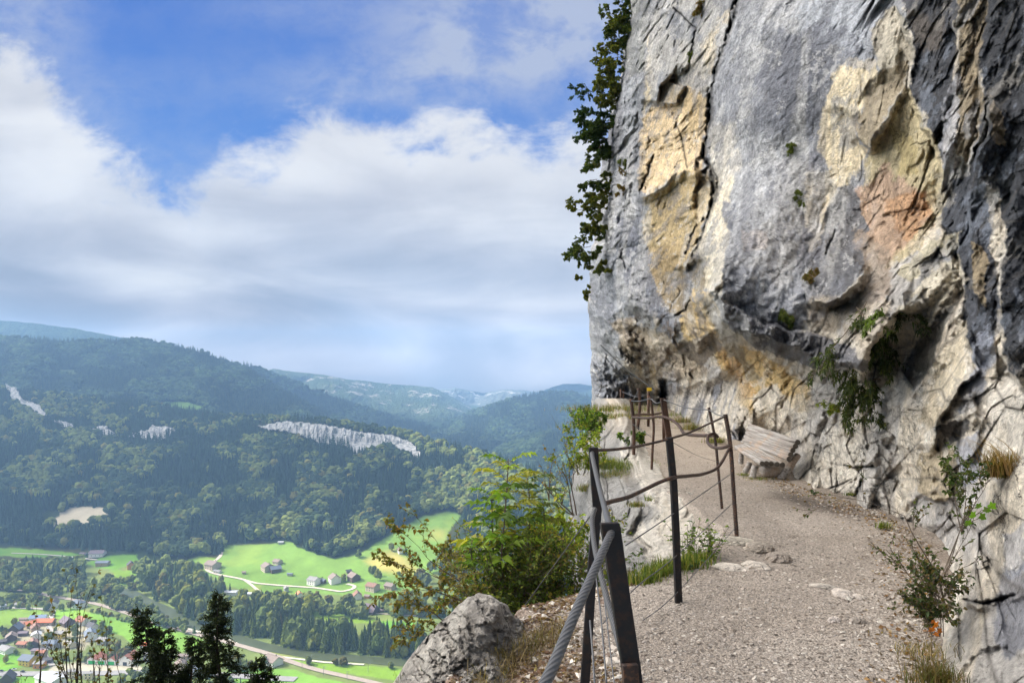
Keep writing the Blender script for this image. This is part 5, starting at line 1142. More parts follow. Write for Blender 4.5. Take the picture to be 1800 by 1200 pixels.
HL = [
 (137, 1066, 22, .75, 6, 24, 'white', 'slate', -20, 'house', 'white house with slate blue roof at the top edge of the big green field', 1),
 (95, 1066, 15, .8, 6, 32, 'white', 'dark', -70, 'house', 'white house with steep dark roof at the end of the lane between the two fields'),
 (33, 1067, 9, .8, 4.5, 30, 'grey', 'grey', 10, 'house', 'small grey house behind the hedge above the left field'),
 (2, 1070, 12, .7, 4, 25, 'grey', 'pale', 40, 'house', 'low pale roofed house at the left picture edge above the left field'),
 (68, 1091, 24, .5, 5, 28, 'white', 'blue', 8, 'house', 'long house with blue roof just behind the bright red roofs'),
 (80, 1097, 27, .5, 4.5, 26, 'tan', 'red', 2, 'house', 'wide house with the brightest orange red roof in the village'),
 (54, 1101, 15, .8, 4.5, 30, 'tan', 'orange', 50, 'house', 'house with orange roof turned across the wide red roofed one'),
 (42, 1100, 13, .8, 4, 28, 'tan', 'brown', -8, 'house', 'low brown roofed house left of the orange roof'),
 (42, 1090, 12, .5, 2.5, 24, 'tan', 'old', 4, 'shed', 'low brown shed on the grass above the brown roofed house', 0, 'shed'),
 (28, 1110, 17, .9, 5, 42, 'wood', 'slate', -80, 'house', 'dark timber house with steep slate gable at the left of the village'),
 (20, 1124, 16, .9, 4.5, 35, 'wood', 'old', -60, 'house', 'dark timber house with brown grey roof left of the village lane'),
 (4, 1130, 12, .8, 3, 22, 'wood', 'dark', 20, 'house', 'low dark hut touching the left picture edge'),
 (41, 1116, 13, .7, 3.5, 15, 'wood', 'purple', 10, 'carport', 'dark flat carport beside the slate gabled timber house', 0, 'carport'),
 (62, 1108, 13, .9, 4.5, 40, 'tan', 'brown', -50, 'house', 'narrow brown gabled house in front of the red roof'),
 (64, 1121, 14, .9, 5, 24, 'white', 'pale', -60, 'house', 'pale grey house in the middle of the village lane'),
 (91, 1137, 23, .7, 6, 20, 'grey', 'slate', -12, 'house', 'modern two storey house with grey hipped roof in the village middle', 1),
 (107, 1120, 13, .8, 6, 22, 'yellow', 'grey', -15, 'house', 'yellow walled house with grey roof behind the bare shrub'),
 (118, 1098, 18, .9, 5, 40, 'wood', 'purple', -35, 'house', 'dark brown chalet with purple roof at the field edge'),
 (145, 1096, 18, .8, 5, 38, 'white', 'rust', -25, 'house', 'white house with dark red roof touching the big green field'),
 (162, 1106, 15, .8, 5, 36, 'white', 'dark', -30, 'house', 'white house with nearly black roof by the field trees'),
 (160, 1122, 22, .8, 6.5, 34, 'white', 'slate', -55, 'house', 'large white house with slate blue roof by the bare shrub'),
 (182, 1131, 16, .8, 5, 28, 'grey', 'grey', -20, 'house', 'grey roofed house behind the tall garden spruces'),
 (124, 1136, 15, .8, 4, 32, 'cream', 'grey', -40, 'house', 'cream gabled house under the branches of the bare shrub'),
 (40, 1136, 14, .7, 4, 28, 'tan', 'rust', -5, 'house', 'low rust roofed house in front of the lawn'),
 (58, 1136, 17, .9, 4.5, 36, 'wood', 'brown', -55, 'house', 'brown gabled timber house right of the rust roof'),
 (66, 1146, 15, .7, 3, 14, 'grey', 'purple', 5, 'carport', 'flat dark garage in front of the brown gabled timber house', 0, 'carport'),
 (11, 1146, 23, .7, 4.5, 24, 'white', 'grey', -28, 'house', 'white bungalow with light grey roof at the left picture edge'),
 (50, 1166, 21, .9, 6, 30, 'yellow', 'slate', -12, 'house', 'bright yellow house with slate blue roof by the main road'),
 (73, 1156, 13, .8, 7, 22, 'tan', 'rust', 0, 'house', 'tall narrow house with small rust roof behind the yellow house'),
 (70, 1172, 15, .8, 5, 20, 'orange', 'grey', 0, 'house', 'orange walled house with grey roof right of the yellow house'),
 (84, 1164, 13, .7, 4, 18, 'wood', 'dark', 10, 'shed', 'dark shed with red front at the edge of the paved yard', 0, 'shed'),
 (255, 1141, 12, .8, 6, 28, 'white', 'red', -10, 'house', 'small white house with red roof at the near edge of the big field'),
 (256, 1162, 6, .9, 9, 15, 'grey', 'grey', 0, 'hose_tower', 'narrow grey tower right of the fire station', 0, 'tower'),
 (14, 1196, 20, .9, 4, 44, 'wood', 'dark', -70, 'barn', 'dark timber barn on the near side of the main road', 0, 'barn'),
 (90, 1200, 46, .6, 6, 16, 'white', 'pale', -30, 'hall', 'big hall with pale metal roof at the bottom picture edge', 0, 'hall'),
 (127, 1190, 14, .6, 7, 14, 'cream', 'grey', 4, 'house', 'cream walled building right of the pale metal roof'),
 (156, 1192, 13, .6, 6, 14, 'cream', 'grey', 4, 'house', 'second cream walled building further right of the pale metal roof'),
 (272, 1166, 14, .9, 6, 36, 'cream', 'brown', -75, 'house', 'cream gabled house between the fire station and the dark conifer'),
 (318, 1176, 18, .9, 6, 34, 'cream', 'old', -60, 'house', 'cream house with brown roof seen between the two dark conifers'),
 (345, 1184, 16, .9, 5, 30, 'grey', 'slate', -50, 'house', 'slate roofed house half hidden behind the tall dark conifer'),
 (326, 1157, 20, .5, 4, 20, 'tan', 'old', 4, 'house', 'long low brown roof at the near end of the big field'),
 (480, 1166, 27, .75, 5, 30, 'white', 'old', -38, 'house', 'white house with brown roof beside the railway'),
 (552, 1026, 17, .9, 7, 26, 'white', 'grey', -30, 'farmhouse', 'white farmhouse with grey roof at the left end of the meadow hamlet', 0, 'farmhouse'),
 (568, 1024, 8, .8, 4, 34, 'wood', 'slate', -30, 'shed', 'small dark shed between the two white farmhouses', 0, 'shed'),
 (588, 1023, 17, .95, 7, 34, 'white', 'old', -60, 'farmhouse', 'white gabled farmhouse with brown grey roof in the middle of the meadow hamlet', 0, 'farmhouse'),
 (622, 1019, 17, .9, 6, 34, 'wood', 'old', -50, 'barn', 'large brown barn with grey roof in the meadow hamlet', 0, 'barn'),
 (613, 1006, 7, .8, 3, 34, 'wood', 'dark', 30, 'shed', 'tiny dark shed above the brown barn', 0, 'shed'),
 (655, 1037, 18, .85, 7, 26, 'mixed', 'brown', -30, 'farmhouse', 'chalet with balconies and brown roof right of the hamlet barn', 0, 'farmhouse'),
 (686, 1034, 15, .85, 5, 28, 'tan', 'old', -30, 'farmhouse', 'brown roofed house at the right end of the meadow hamlet', 0, 'farmhouse'),
 (628, 1051, 14, .9, 5, 40, 'white', 'brown', -70, 'house', 'white gabled house among the trees below the hamlet'),
 (646, 1050, 8, .8, 3, 24, 'orange', 'old', -20, 'shed', 'small orange brown shed below the chalet', 0, 'shed'),
 (652, 1076, 20, .9, 3.5, 46, 'wood', 'purple', -25, 'barn', 'old dark barn with steep roof standing alone in the lower meadow', 0, 'barn'),
 (671, 1074, 8, .6, 2.5, 20, 'tan', 'old', -10, 'shed', 'low brown lean-to right of the old steep barn', 0, 'shed'),
 (704, 971, 9, .9, 5, 34, 'white', 'old', -60, 'house', 'small white house alone on the upper meadow'),
 (526, 1049, 9, .9, 5, 38, 'white', 'orange', -60, 'house', 'tiny white house with orange roof among the trees'),
 (503, 1039, 7, .9, 5, 34, 'grey', 'grey', -60, 'house', 'tiny grey house at the tree edge below the farm road'),
 (374, 998, 20, .9, 7, 26, 'mixed', 'old', -30, 'farmhouse', 'chalet farmhouse by the bend of the farm road', 0, 'farmhouse'),
 (382, 1006, 12, .6, 3, 14, 'white', 'grey', -20, 'garage', 'white garage in front of the chalet farmhouse', 0, 'garage'),
 (470, 1002, 17, .9, 7, 30, 'mixed', 'old', -50, 'farmhouse', 'farmhouse at the left of the meadow farm cluster', 0, 'farmhouse'),
 (484, 1004, 16, .8, 5, 30, 'wood', 'slate', 35, 'barn', 'slate roofed barn at the right of the meadow farm cluster', 0, 'barn'),
 (488, 990, 12, .9, 4, 28, 'mixed', 'old', -30, 'house', 'small brown roofed house above the meadow farm cluster'),
 (510, 1011, 8, .6, 3, 16, 'grey', 'slate', -10, 'shed', 'small grey shed right of the meadow farm cluster', 0, 'shed'),
 (429, 1008, 5, .8, 3, 24, 'tan', 'old', 0, 'hut', 'tiny wooden hut alone on the meadow', 0, 'hut'),
 (181, 993, 19, .6, 5, 20, 'tan', 'slate', 4, 'barn', 'wide barn with slate grey roof on the shaded field', 0, 'barn'),
 (230, 998, 12, .9, 6, 40, 'orange', 'dark', -60, 'house', 'orange walled house with dark gable by the wood edge'),
 (172, 976, 22, .7, 5, 24, 'white', 'purple', 4, 'farmhouse', 'white farmhouse with purple grey roof at the foot of the dark wood', 0, 'farmhouse'),
 (146, 975, 8, .7, 3, 20, 'grey', 'purple', 0, 'shed', 'small grey shed left of the farmhouse at the wood foot', 0, 'shed'),
 (404, 1044, 24, .5, 4, 12, 'white', 'pale', -4, 'hall', 'flat pale blue roof among the trees behind the dark conifer', 0, 'hall'),
 (440, 1046, 14, .6, 3, 12, 'grey', 'pale', -10, 'hall', 'second flat pale roof right of the longer one', 0, 'hall'),
 (494, 955, 8, .6, 3, 16, 'pale' if False else 'grey', 'pale', 0, 'hut', 'pale roofed hut at the upper edge of the meadow below the wood', 0, 'hut')]
HOUSE_SPOTS = [(h[0], h[1], h[2]) for h in HL] + [(170, 1160, 18), (188, 1162, 18), (206, 1164, 18), (232, 1166, 30)]
for h in HL:
    hip = bool(h[11]) if len(h) > 11 else False; cat = h[12] if len(h) > 12 else 'house'
    small = h[2] < 9 or cat in ('shed', 'hut', 'carport', 'hall', 'barn')
    house(h[0], h[1], h[2] * 1.08, h[3], h[4], h[5], h[6], h[7], h[8], h[9], h[10], cat, hip=hip, chim=not small, wins=not small)
# fire station: one building of four gables
def fire_station():
    Y = float(valleyY(205, 1165)); p = valley_point(205, 1163); e = empty('fire_station', p, 'fire station with four red brown gables and bright green gates', 'fire station', None, R(-6)); k = Y / F
    for i, (du, w, hh) in enumerate(((-38, 17, 4.5), (-20, 17, 4.5), (-2, 17, 4.5), (24, 24, 6))):
        x = du * k; w = w * k; d = 15; rh = w / 2 * .62
        b = MB(); b.box((x, 0, hh / 2 - .5), (w, d, hh + 1)); b.add([(x - w / 2, -d / 2, hh), (x + w / 2, -d / 2, hh), (x, -d / 2, hh + rh), (x - w / 2, d / 2, hh), (x + w / 2, d / 2, hh), (x, d / 2, hh + rh)], [(0, 1, 2), (5, 4, 3)])
        b.build('wall', MW['white'], e)
        r = MB(); o = .7; sl = rh / (w / 2)
        for s in (-1, 1):
            A = [(x, -d / 2 - o, hh + rh + .05), (x, d / 2 + o, hh + rh + .05), (x + s * (w / 2 + (o if i in (3,) or (i == 0 and s < 0) else -.02)), d / 2 + o, hh + .05 - (sl * o if i == 3 else 0)), (x + s * (w / 2 + (o if i in (3,) or (i == 0 and s < 0) else -.02)), -d / 2 - o, hh + .05 - (sl * o if i == 3 else 0))]
            r.add(A + [(a, b_, c + .35) for a, b_, c in A], [(0, 1, 2, 3), (7, 6, 5, 4), (0, 4, 5, 1), (1, 5, 6, 2), (2, 6, 7, 3), (3, 7, 4, 0)])
        r.build('roof', MR['rust'], e)
        m = MB(); m.box((x, -d / 2 - .1, 1.8), (w * (.72 if i < 3 else .3), .2, 3.4)); m.build('gate', M_GREEN if i < 3 else M_WIN, e)
fire_station()
# cars on the main road and parking
def car(u, v, c, label, rz=0):
    p = valley_point(u, v, 1.2); e = empty('car', p, label, 'car', 'cars on the main road', R(rz)); mt = simple('car paint', c, .35, .05, metal=.3)
    b = MB(); b.box((0, 0, .62), (4.4, 1.8, .62), taper=.96); b.build('body', mt, e, bevel=.12)
    b = MB(); b.box((-.15, 0, 1.2), (2.5, 1.6, .58), taper=.76); b.build('cabin', M_WIN, e, bevel=.08)
    for sx in (-1.35, 1.35):
        for sy in (-.82, .82):
            b = MB(); b.tube([(sx, sy - .1, .34), (sx, sy + .1, .34)], .34, 12); b.build('wheel', MR['dark'], e)
car(25, 1178, (.6, .6, .62), 'silver car on the main road left of the dark barn roof', 2); car(40, 1182, (.04, .045, .06), 'dark car on the main road by the yellow house', 2)
car(2, 1181, (.03, .03, .035), 'black car on the main road at the left picture edge', 2); car(235, 1181, (.05, .05, .06), 'dark car on the main road in front of the fire station', -2)
# catenary masts beside the railway
M_MAST = simple('mast steel', (.3, .3, .29), .6)
for u, v, w in ((531, 1176, 'first'), (569, 1186, 'second'), (610, 1194, 'third'), (248, 1083, 'x'), (292, 1098, 'x'), (338, 1113, 'x'), (548, 1165, 'x'), (596, 1172, 'x'), (647, 1180, 'x'), (40, 1036, 'x'), (119, 1049, 'x')):
    p = valley_point(u, v); b = MB(); b.tube([(0, 0, -.5), (0, 0, 9)], .22, 6); b.tube([(0, 0, 8), (2.6, 0, 8.6)], .1, 5); b.tube([(0, 0, 6.8), (2.6, 0, 8.4)], .08, 5)
    o = b.build('catenary_mast', M_MAST); o.location = p; tag(o, 'thin grey catenary mast beside the railway in the valley', 'mast', 'masts along the railway')
    o['label'] = {531: 'thin mast beside the railway just right of the white house with brown roof', 569: 'thin mast beside the railway, second right of the white house', 610: 'thin mast beside the railway nearest the boulder', 248: 'thin mast by the railway left of the dark conifers', 292: 'thin mast by the railway above the leaning dark conifer', 338: 'thin mast by the railway just left of the tall dark conifer', 548: 'thin mast on the river side of the railway past the white house', 596: 'mast on the river side of the railway, middle one', 647: 'mast on the river side of the railway nearest the boulder', 40: 'mast by the far railway stretch at the left edge', 119: 'mast by the far railway stretch where bushes hide the track'}[u]
# ---- now the trees of the valley floor
def place_trees():
    L = scatter_zones(); rs = np.random.RandomState(9)
    L.sort(key=lambda t: -(t[3] / t[2]) * (1 if t[1] < 1198 and 0 < t[0] < 740 else .3))
    single = [t for t in L if t[5] == 99] + [t for t in L if t[5] != 99][:275]; rest = [t for t in L if t[5] != 99][275:]
    print('valley trees', len(L), 'single', len(single))
    protoC = []; protoB = []
    zr = {}
    for t in single: zr.setdefault(t[5], []).append(t)
    for k in range(4):
        V, Fq = CON[k]; V2, F2 = tpl_conifer(70 + k, 13, 11); q, fq = leafy(V2, F2, k, 160, .022)
        c = np.tile(np.array((.085, .125, .035)), (len(V2) + len(q), 1)); protoC.append((np.concatenate([V2, q]), [F2, fq + len(V2)], c))
        V2, F2 = tpl_broad(80 + k, 9, 2); q, fq = leafy(V2, F2, k, 500, .03)
        c = np.tile(np.array((.145, .18, .045)), (len(V2) + len(q), 1)); protoB.append((np.concatenate([V2, q]), [F2, fq + len(V2)], c))
    meshes = {}
    def tree(con, k, p, h, rz, wd, label, grp):
        key = (con, k)
        if key not in meshes:
            V, Fs, c = (protoC if con else protoB)[k]
            o = mesh_np('crown', V, Fs, M_FOLR, col=c); b = MB(); b.tube([(0, 0, -.03), (0, 0, .12), (.004, 0, .5)], [.02, .016, .006], 6); t = b.build('trunk', M_BARK)
            meshes[key] = (o.data, t.data); bpy.data.objects.remove(o); bpy.data.objects.remove(t)
        e = bpy.data.objects.new('spruce_tree' if con else 'broadleaf_tree', None); e.empty_display_size = .1; COL.objects.link(e)
        e.location = p; e.rotation_euler = (0, 0, rz); e.scale = (h * wd, h * wd, h); tag(e, label, 'tree', grp)
        for nm, me in zip(('crown', 'trunk'), meshes[key]):
            o = bpy.data.objects.new(nm, me); COL.objects.link(o); o.parent = e
    for (u, v, Y, h, con, zi) in single:
        place = ZONES[zi][4] if zi != 99 else None
        kind = 'pointed green spruce' if con else 'round green broadleaf tree'
        if zi == 99: lab = {630: 'round tree at the tip of the wood on the big meadow', 688: 'tree left of the small white house alone on the upper meadow', 712: 'tree right of the small white house alone on the upper meadow', 706: 'slender tree in front of the wood on the upper meadow', 604: 'tree between the gabled farmhouse and the brown barn', 668: 'lone bush on the meadow right of the hamlet trees', 187: 'tallest field tree right of the slate roofed white house', 180: 'round tree above the slate roofed white house', 193: 'smaller tree right of the tallest field tree', 25: 'tree on the left lawn above the slate gable', 92: 'tree by the lane between the two green fields', 131: 'spruce on the bank above the railway'}.get(u, kind + f' in a village or hamlet garden at column {u}').replace(f' at column {u}', '' ); grp = 'lone trees in fields and gardens, ' + ('spruce' if con else 'broadleaf')
        else: 
            q = zr[zi]; us_ = sorted(t[0] for t in q); vs_ = sorted(t[1] for t in q); a_ = (sum(x < u for x in us_)) / len(q); b_ = sum(x < v for x in vs_) / len(q)
            tall = 'tall ' if h > np.mean([t[3] for t in q]) else 'shorter '
            lab = f"{tall}{'spruce' if con else 'broadleaf'} {['on far edge', 'inside', 'on near edge'][min(2, int(b_ * 3))]}, {['left end', 'left middle', 'right middle', 'right end'][min(3, int(a_ * 4))]}, of {place}"
            grp = f'{"spruces" if con else "broadleaf trees"} in the {place}'
        tree(con, int(rs.randint(0, 4)), P(u, v, Y) + np.array([0, 0, .0]), h, rs.uniform(0, 6.28), rs.uniform(.85, 1.15) * (1 if con else .8), lab, grp)
    for con in (True, False):
        Q = [t for t in rest if t[4] == con]; A = np.array([P(t[0], t[1], t[2]) for t in Q]); h = np.array([t[3] for t in Q]); n = len(Q)
        col = (np.array((.08, .118, .036)) if con else np.array((.15, .18, .048))) * rs.uniform(.7, 1.5, (n, 1)); ye = rs.rand(n) < (.03 if con else .15); col[ye] = np.array((.17, .15, .035)) * rs.uniform(.7, 1.1, (ye.sum(), 1))
        merged_forest('woodland', A, CON if con else BRO, h, col, ('mixed spruces' if con else 'mixed broadleaf trees and bushes') + ' filling the woods of the valley floor', 1 if con else .95)
place_trees()

# ================================================================ RAILING, BENCH, BOULDER, STONES
def rust_mat(name, base, rust, sc=30):
    m, g = mat(name); tc = g.n('ShaderNodeTexCoord').outputs['Object']
    n = g.noise(tc, sc, 6, .7).outputs[0]; n2 = g.noise(g.vm('MULTIPLY', tc, (1, 1, .12)), 14, 4, .6).outputs[0]
    c = g.mix(g.ss(n, .46, .62), base, rust); c = g.mix(g.m('MULTIPLY', g.ss(n2, .5, .66), .5), c, (.01, .01, .012))
    finish(g, c, .62, n, .5, .004, .35, .25); return m
M_IRON = rust_mat('dark iron', (.014, .014, .016), (.03, .019, .015)); M_RUST = rust_mat('rusty steel', (.045, .032, .028), (.12, .06, .035), 50)
M_BROWNPOST = rust_mat('brown iron', (.07, .04, .028), (.13, .065, .04), 40)
def cable_mat(name, a, b, pitch):
    m, g = mat(name); uvm = g.n('ShaderNodeVertexColor', {'layer_name': 'col'}).outputs[0]
    x = g.xyz(uvm)[0]; s = g.m('SINE', g.m('MULTIPLY', x, pitch)); f = g.m('ADD', g.m('MULTIPLY', s, .5), .5)
    n = g.noise(g.n('ShaderNodeTexCoord').outputs['Object'], 40, 4, .6).outputs[0]
    c = g.mix(g.m('MULTIPLY', f, .9), a, b); c = g.mix(g.m('MULTIPLY', n, .35), c, (.10, .10, .11)); finish(g, c, .5, f, .6, .003, .5, .35); return m
M_CABLE = cable_mat('steel cable', (.058, .056, .055), (.125, .123, .12), 1.0)
M_WIRE = simple('thin wire', (.12, .12, .125), .5, .2, metal=.5)
def px(u, v, Y): return Vector(P(u, v, Y))
def spline(pts, n=10):                           # Catmull-Rom through points
    pts = [Vector(p) for p in pts]; out = []
    for i in range(len(pts) - 1):
        p0 = pts[max(i - 1, 0)]; p1 = pts[i]; p2 = pts[i + 1]; p3 = pts[min(i + 2, len(pts) - 1)]
        for k in range(n):
            t = k / n; out.append(.5 * ((2 * p1) + (p2 - p0) * t + (2 * p0 - 5 * p1 + 4 * p2 - p3) * t * t + (3 * p1 - p0 - 3 * p2 + p3) * t ** 3))
    out.append(pts[-1]); return out
def rope(name, pts, r, parent, strands=7, lay=.09, mt=None, n=14):
    """twisted wire rope: lobed section that turns along its length"""
    pts = spline(pts, 8); L = [0]
    for a, b in zip(pts[:-1], pts[1:]): L.append(L[-1] + (b - a).length)
    step = max(lay / 7, .004); N = max(8, min(900, int(L[-1] / step)))
    A = np.array([tuple(p) for p in pts]); tt = np.linspace(0, L[-1], N); Q = np.stack([np.interp(tt, L, A[:, k]) for k in range(3)], 1)
    T = np.gradient(Q, axis=0); T /= np.linalg.norm(T, axis=1)[:, None]
    up = np.array([0, 0, 1.]); S1 = np.cross(T, up); S1 /= np.linalg.norm(S1, axis=1)[:, None]; S2 = np.cross(S1, T)
    ns = strands * 4; an = np.arange(ns) / ns * 2 * np.pi
    ph = tt / lay * 2 * np.pi / strands * 2
    rad = r * (1 + .07 * np.abs(np.sin(strands / 2 * (an[None] + ph[:, None]))) - .06)
    V = Q[:, None] + rad[..., None] * (np.cos(an)[None, :, None] * S1[:, None] + np.sin(an)[None, :, None] * S2[:, None])
    i = np.arange(N - 1)[:, None] * ns; j = np.arange(ns)[None]; jn = (j + 1) % ns
    Fq = np.stack([i + j, i + jn, i + ns + jn, i + ns + j], -1).reshape(-1, 4)
    c = np.zeros((N, ns, 3)); c[..., 0] = strands * (an[None] + ph[:, None])
    return mesh_np(name, V.reshape(-1, 3), Fq, mt or M_CABLE, parent, col=c.reshape(-1, 3), smooth=True)
RAIL = empty('cable_railing', tuple(P(1192, 1057, 5.1)), 'rusty iron railing with steel cables along the outer edge of the gravel path', 'railing')
RAIL.location = (0, 0, 0)
def flatbar(name, pts, w, t, mt, ang=0.0, label=None, parent=RAIL):
    """flat iron bar through the points, wide side w, thickness t"""
    pts = [px(*p) for p in pts]; V = []; Fs = []
    ca, sa = math.cos(R(ang)), math.sin(R(ang))
    for i, p in enumerate(pts):
        a = Vector((ca, sa, 0)); b = Vector((-sa, ca, 0))
        for x, y in ((-1, -1), (1, -1), (1, 1), (-1, 1)): V.append(p + a * (x * w / 2) + b * (y * t / 2))
    for i in range(len(pts) - 1):
        for k in range(4): Fs.append((i * 4 + k, i * 4 + (k + 1) % 4, (i + 1) * 4 + (k + 1) % 4, (i + 1) * 4 + k))
    n = len(pts) - 1; Fs += [(3, 2, 1, 0), (n * 4, n * 4 + 1, n * 4 + 2, n * 4 + 3)]
    m = MB(); m.add(V, Fs); o = m.build(name, mt, parent, bevel=.003)
    if label: o['label'] = label
    return o
def rod(name, pts, r, mt, parent=RAIL, rib=False, n=8, k=8, label=None):
    q = spline([px(*p) for p in pts], k) if len(pts) > 2 else [px(*p) for p in pts]
    if rib:
        L = sum((b - a).length for a, b in zip(q[:-1], q[1:])); N = int(L / .008); A = np.array([tuple(p) for p in q]); l = np.r_[0, np.cumsum(np.linalg.norm(np.diff(A, axis=0), axis=1))]
        tt = np.linspace(0, l[-1], N); q = [Vector([np.interp(t, l, A[:, j]) for j in range(3)]) for t in tt]; rr = [r * (1.12 if i % 3 == 0 else .93) for i in range(N)]
    else: rr = r
    m = MB(); m.tube(q, rr, n); o = m.build(name, mt, parent, smooth=not rib)
    if label: o['label'] = label
    return o
# nearest posts
p1 = flatbar('post', [(1071, 918, 2.26), (1108, 1165, 2.24), (1160, 1572, 2.24)], .058, .022, M_IRON, 10, 'nearest post, thick black flat bar with the cable through its top')
flatbar('post_flange', [(1082, 921, 2.29), (1116, 1165, 2.27), (1166, 1572, 2.27)], .014, .05, M_IRON, 14, parent=p1)
flatbar('bracket', [(1107, 1166, 2.21), (1109, 1205, 2.21), (1114, 1300, 2.21)], .048, .02, M_RUST, 10, parent=p1)
rod('eyelet', [(1073, 941, 2.235), (1073.2, 941, 2.30)], .0125, M_CABLE if False else M_WIRE, parent=p1, n=16)
flatbar('post', [(1043, 786, 3.9), (1046, 840, 3.9), (1050, 893, 3.9), (1042, 980, 3.87), (1036, 1080, 3.84), (1026, 1230, 3.8)], .048, .02, M_IRON, 8, 'black bent flat bar post just behind the nearest one')
flatbar('post', [(1176, 769, 5.12), (1184, 850, 5.12), (1188, 930, 5.12), (1193, 1064, 5.12)], .048, .03, M_IRON, 12, 'dark tall post standing on the gravel edge')
rod('post', [(1275, 728, 6.95), (1284, 785, 6.95), (1290, 870, 6.95), (1296, 955, 6.95)], .0205, M_RUST, rib=True, label='ribbed steel bar post at the stone step')
rod('post', [(1246, 716, 8.45), (1257, 772, 8.45), (1263, 830, 8.45), (1270, 902, 8.45)], .0165, M_RUST, rib=True, label='thinner ribbed post behind the one at the stone step')
flatbar('post', [(1165, 700, 11.2), (1171, 738, 11.2), (1179, 790, 11.2), (1184, 842, 11.2)], .085, .05, M_BROWNPOST, 10, 'brown rusted flat post behind the dark tall one')
rod('post', [(1143, 697, 11.6), (1149, 745, 11.6), (1147, 790, 11.6), (1145, 835, 11.6)], .02, M_BROWNPOST, label='brown post left of the rusted flat one')
rod('post', [(1109, 701, 13.2), (1114, 745, 13.2), (1114, 812, 13.2)], .03, M_BROWNPOST)
rod('post', [(1122, 682, 18.5), (1125, 712, 18.5), (1119, 768, 18.5)], .04, M_BROWNPOST)
rod('post', [(1140, 686, 21), (1139.5, 755, 21)], .04, M_BROWNPOST, label='far post with the small yellow sign on top')
rod('post', [(1166, 722, 17), (1167, 772, 17)], .035, M_BROWNPOST)
rod('post', [(1091, 684, 33), (1093, 716, 33)], .05, M_BROWNPOST); rod('post', [(1096, 683, 34), (1096, 714, 34)], .045, M_BROWNPOST)
# handrail cable and lower bars
rope('handrail_cable', [(px(880, 1330, 1.15)), (px(958, 1200, 1.38)), (px(1010, 1080, 1.66)), (px(1072, 941, 2.22)), px(1075, 938, 2.35), px(1063, 893, 2.95), px(1052, 850, 3.5), px(1041, 800, 3.86), px(1043, 788, 3.95)], .0118, RAIL, 7, .055)
rope('slack_cable', [px(1046, 893, 3.82), px(1041, 915, 3.75), px(1046, 965, 3.4), px(1064, 1040, 3.0), px(1086, 1120, 2.6), px(1104, 1180, 2.33), px(1108, 1210, 2.2)], .0125, RAIL, 7, .05)
rod('bar', [(1040, 791, 3.95), (1075, 790, 4.2), (1110, 786, 4.5), (1145, 779, 5.0), (1180, 770, 5.16), (1212, 760, 5.7), (1245, 745, 6.3), (1276, 731, 6.93)], .0088, M_RUST)
rod('bar', [(1046, 890, 3.92), (1075, 881, 4.15), (1105, 873, 4.45), (1135, 859, 4.85), (1160, 847, 5.0), (1184, 839, 5.08), (1210, 836, 5.6), (1235, 833, 6.1), (1258, 824, 6.5), (1270, 810, 6.7), (1278, 795, 6.85), (1284, 784, 6.98)], .0135, M_RUST, label='wavy rusty lower bar of the near railing')
rod('bar', [(1284, 782, 7.0), (1268, 787, 7.2), (1252, 785, 7.6), (1244, 776, 8.0), (1246, 765, 8.3), (1256, 762, 8.42), (1262, 768, 8.45)], .017, M_RUST, label='curled end of the rusty bar at the ribbed posts')
rod('bar', [(1258, 765, 8.4), (1230, 765, 9.2), (1204, 762, 10), (1195, 750, 10.4), (1186, 741, 10.7), (1172, 734, 11.0), (1158, 732, 11.3), (1144, 734, 11.55), (1128, 734, 12.3), (1112, 733, 13.2)], .021, M_RUST)
rod('bar', [(1111, 731, 13.3), (1125, 728, 14.4), (1150, 728, 15.5), (1167, 724, 16.9)], .022, M_BROWNPOST)
for pts, r in (([(1276, 732, 6.93), (1260, 728, 7.8), (1246, 720, 8.45)], .008), ([(1246, 720, 8.45), (1205, 716, 9.9), (1166, 702, 11.2)], .011), ([(1166, 706, 11.2), (1153, 708, 11.4), (1143, 701, 11.6), (1124, 705, 12.5), (1109, 704, 13.2)], .012),
               ([(1109, 704, 13.2), (1116, 698, 16), (1122, 686, 18.5)], .014), ([(1122, 688, 18.5), (1132, 694, 20), (1140, 692, 21)], .016), ([(1140, 692, 21), (1118, 697, 27), (1093, 688, 33)], .02)):
    rod('wire', pts, r * .68, M_WIRE)
for pts, r in (([(1100, 958, 4.0), (1184, 902, 5.1), (1284, 833, 6.95)], .0055), ([(1060, 1095, 3.9), (1120, 1030, 4.5), (1189, 976, 5.1), (1285, 886, 6.95)], .005), ([(1130, 1090, 4.6), (1191, 1040, 5.1), (1292, 928, 6.95)], .0042),
               ([(1046, 895, 3.88), (985, 978, 5.2), (905, 1088, 6.0)], .0055), ([(1184, 778, 5.2), (1230, 802, 6.8), (1265, 812, 8.4)], .003), ([(1112, 745, 13.2), (1145, 768, 11.6)], .006), ([(1147, 790, 11.6), (1116, 780, 13.2)], .006),
               ([(1048, 1015, 3.6), (1056, 1080, 3.3), (1066, 1200, 3.0)], .0055), ([(1037, 1090, 3.2), (1042, 1150, 3.0), (1046, 1215, 2.9)], .006), ([(1060, 1030, 3.2), (1070, 1120, 3.0), (1082, 1220, 2.8)], .004)):
    rod('wire', pts, r * .68, M_WIRE)
# yellow sign
b = MB(); b.box((0, 0, 0), (.13, .03, .09)); o = b.build('trail_sign', simple('yellow paint', (.75, .50, .03), .6, .05), bevel=.005); o.location = px(1141.5, 684, 20.9); tag(o, 'small yellow trail sign on top of a far railing post', 'sign')
# guide cable on the far wall
m = MB(); m.tube(spline([px(1056, 606, 31), px(1100, 648, 30.2), px(1150, 684, 29)], 8), .028, 5); tag(m.build('wall_cable', M_WIRE), 'thin cable slung across the far cliff wall above the railing', 'cable')

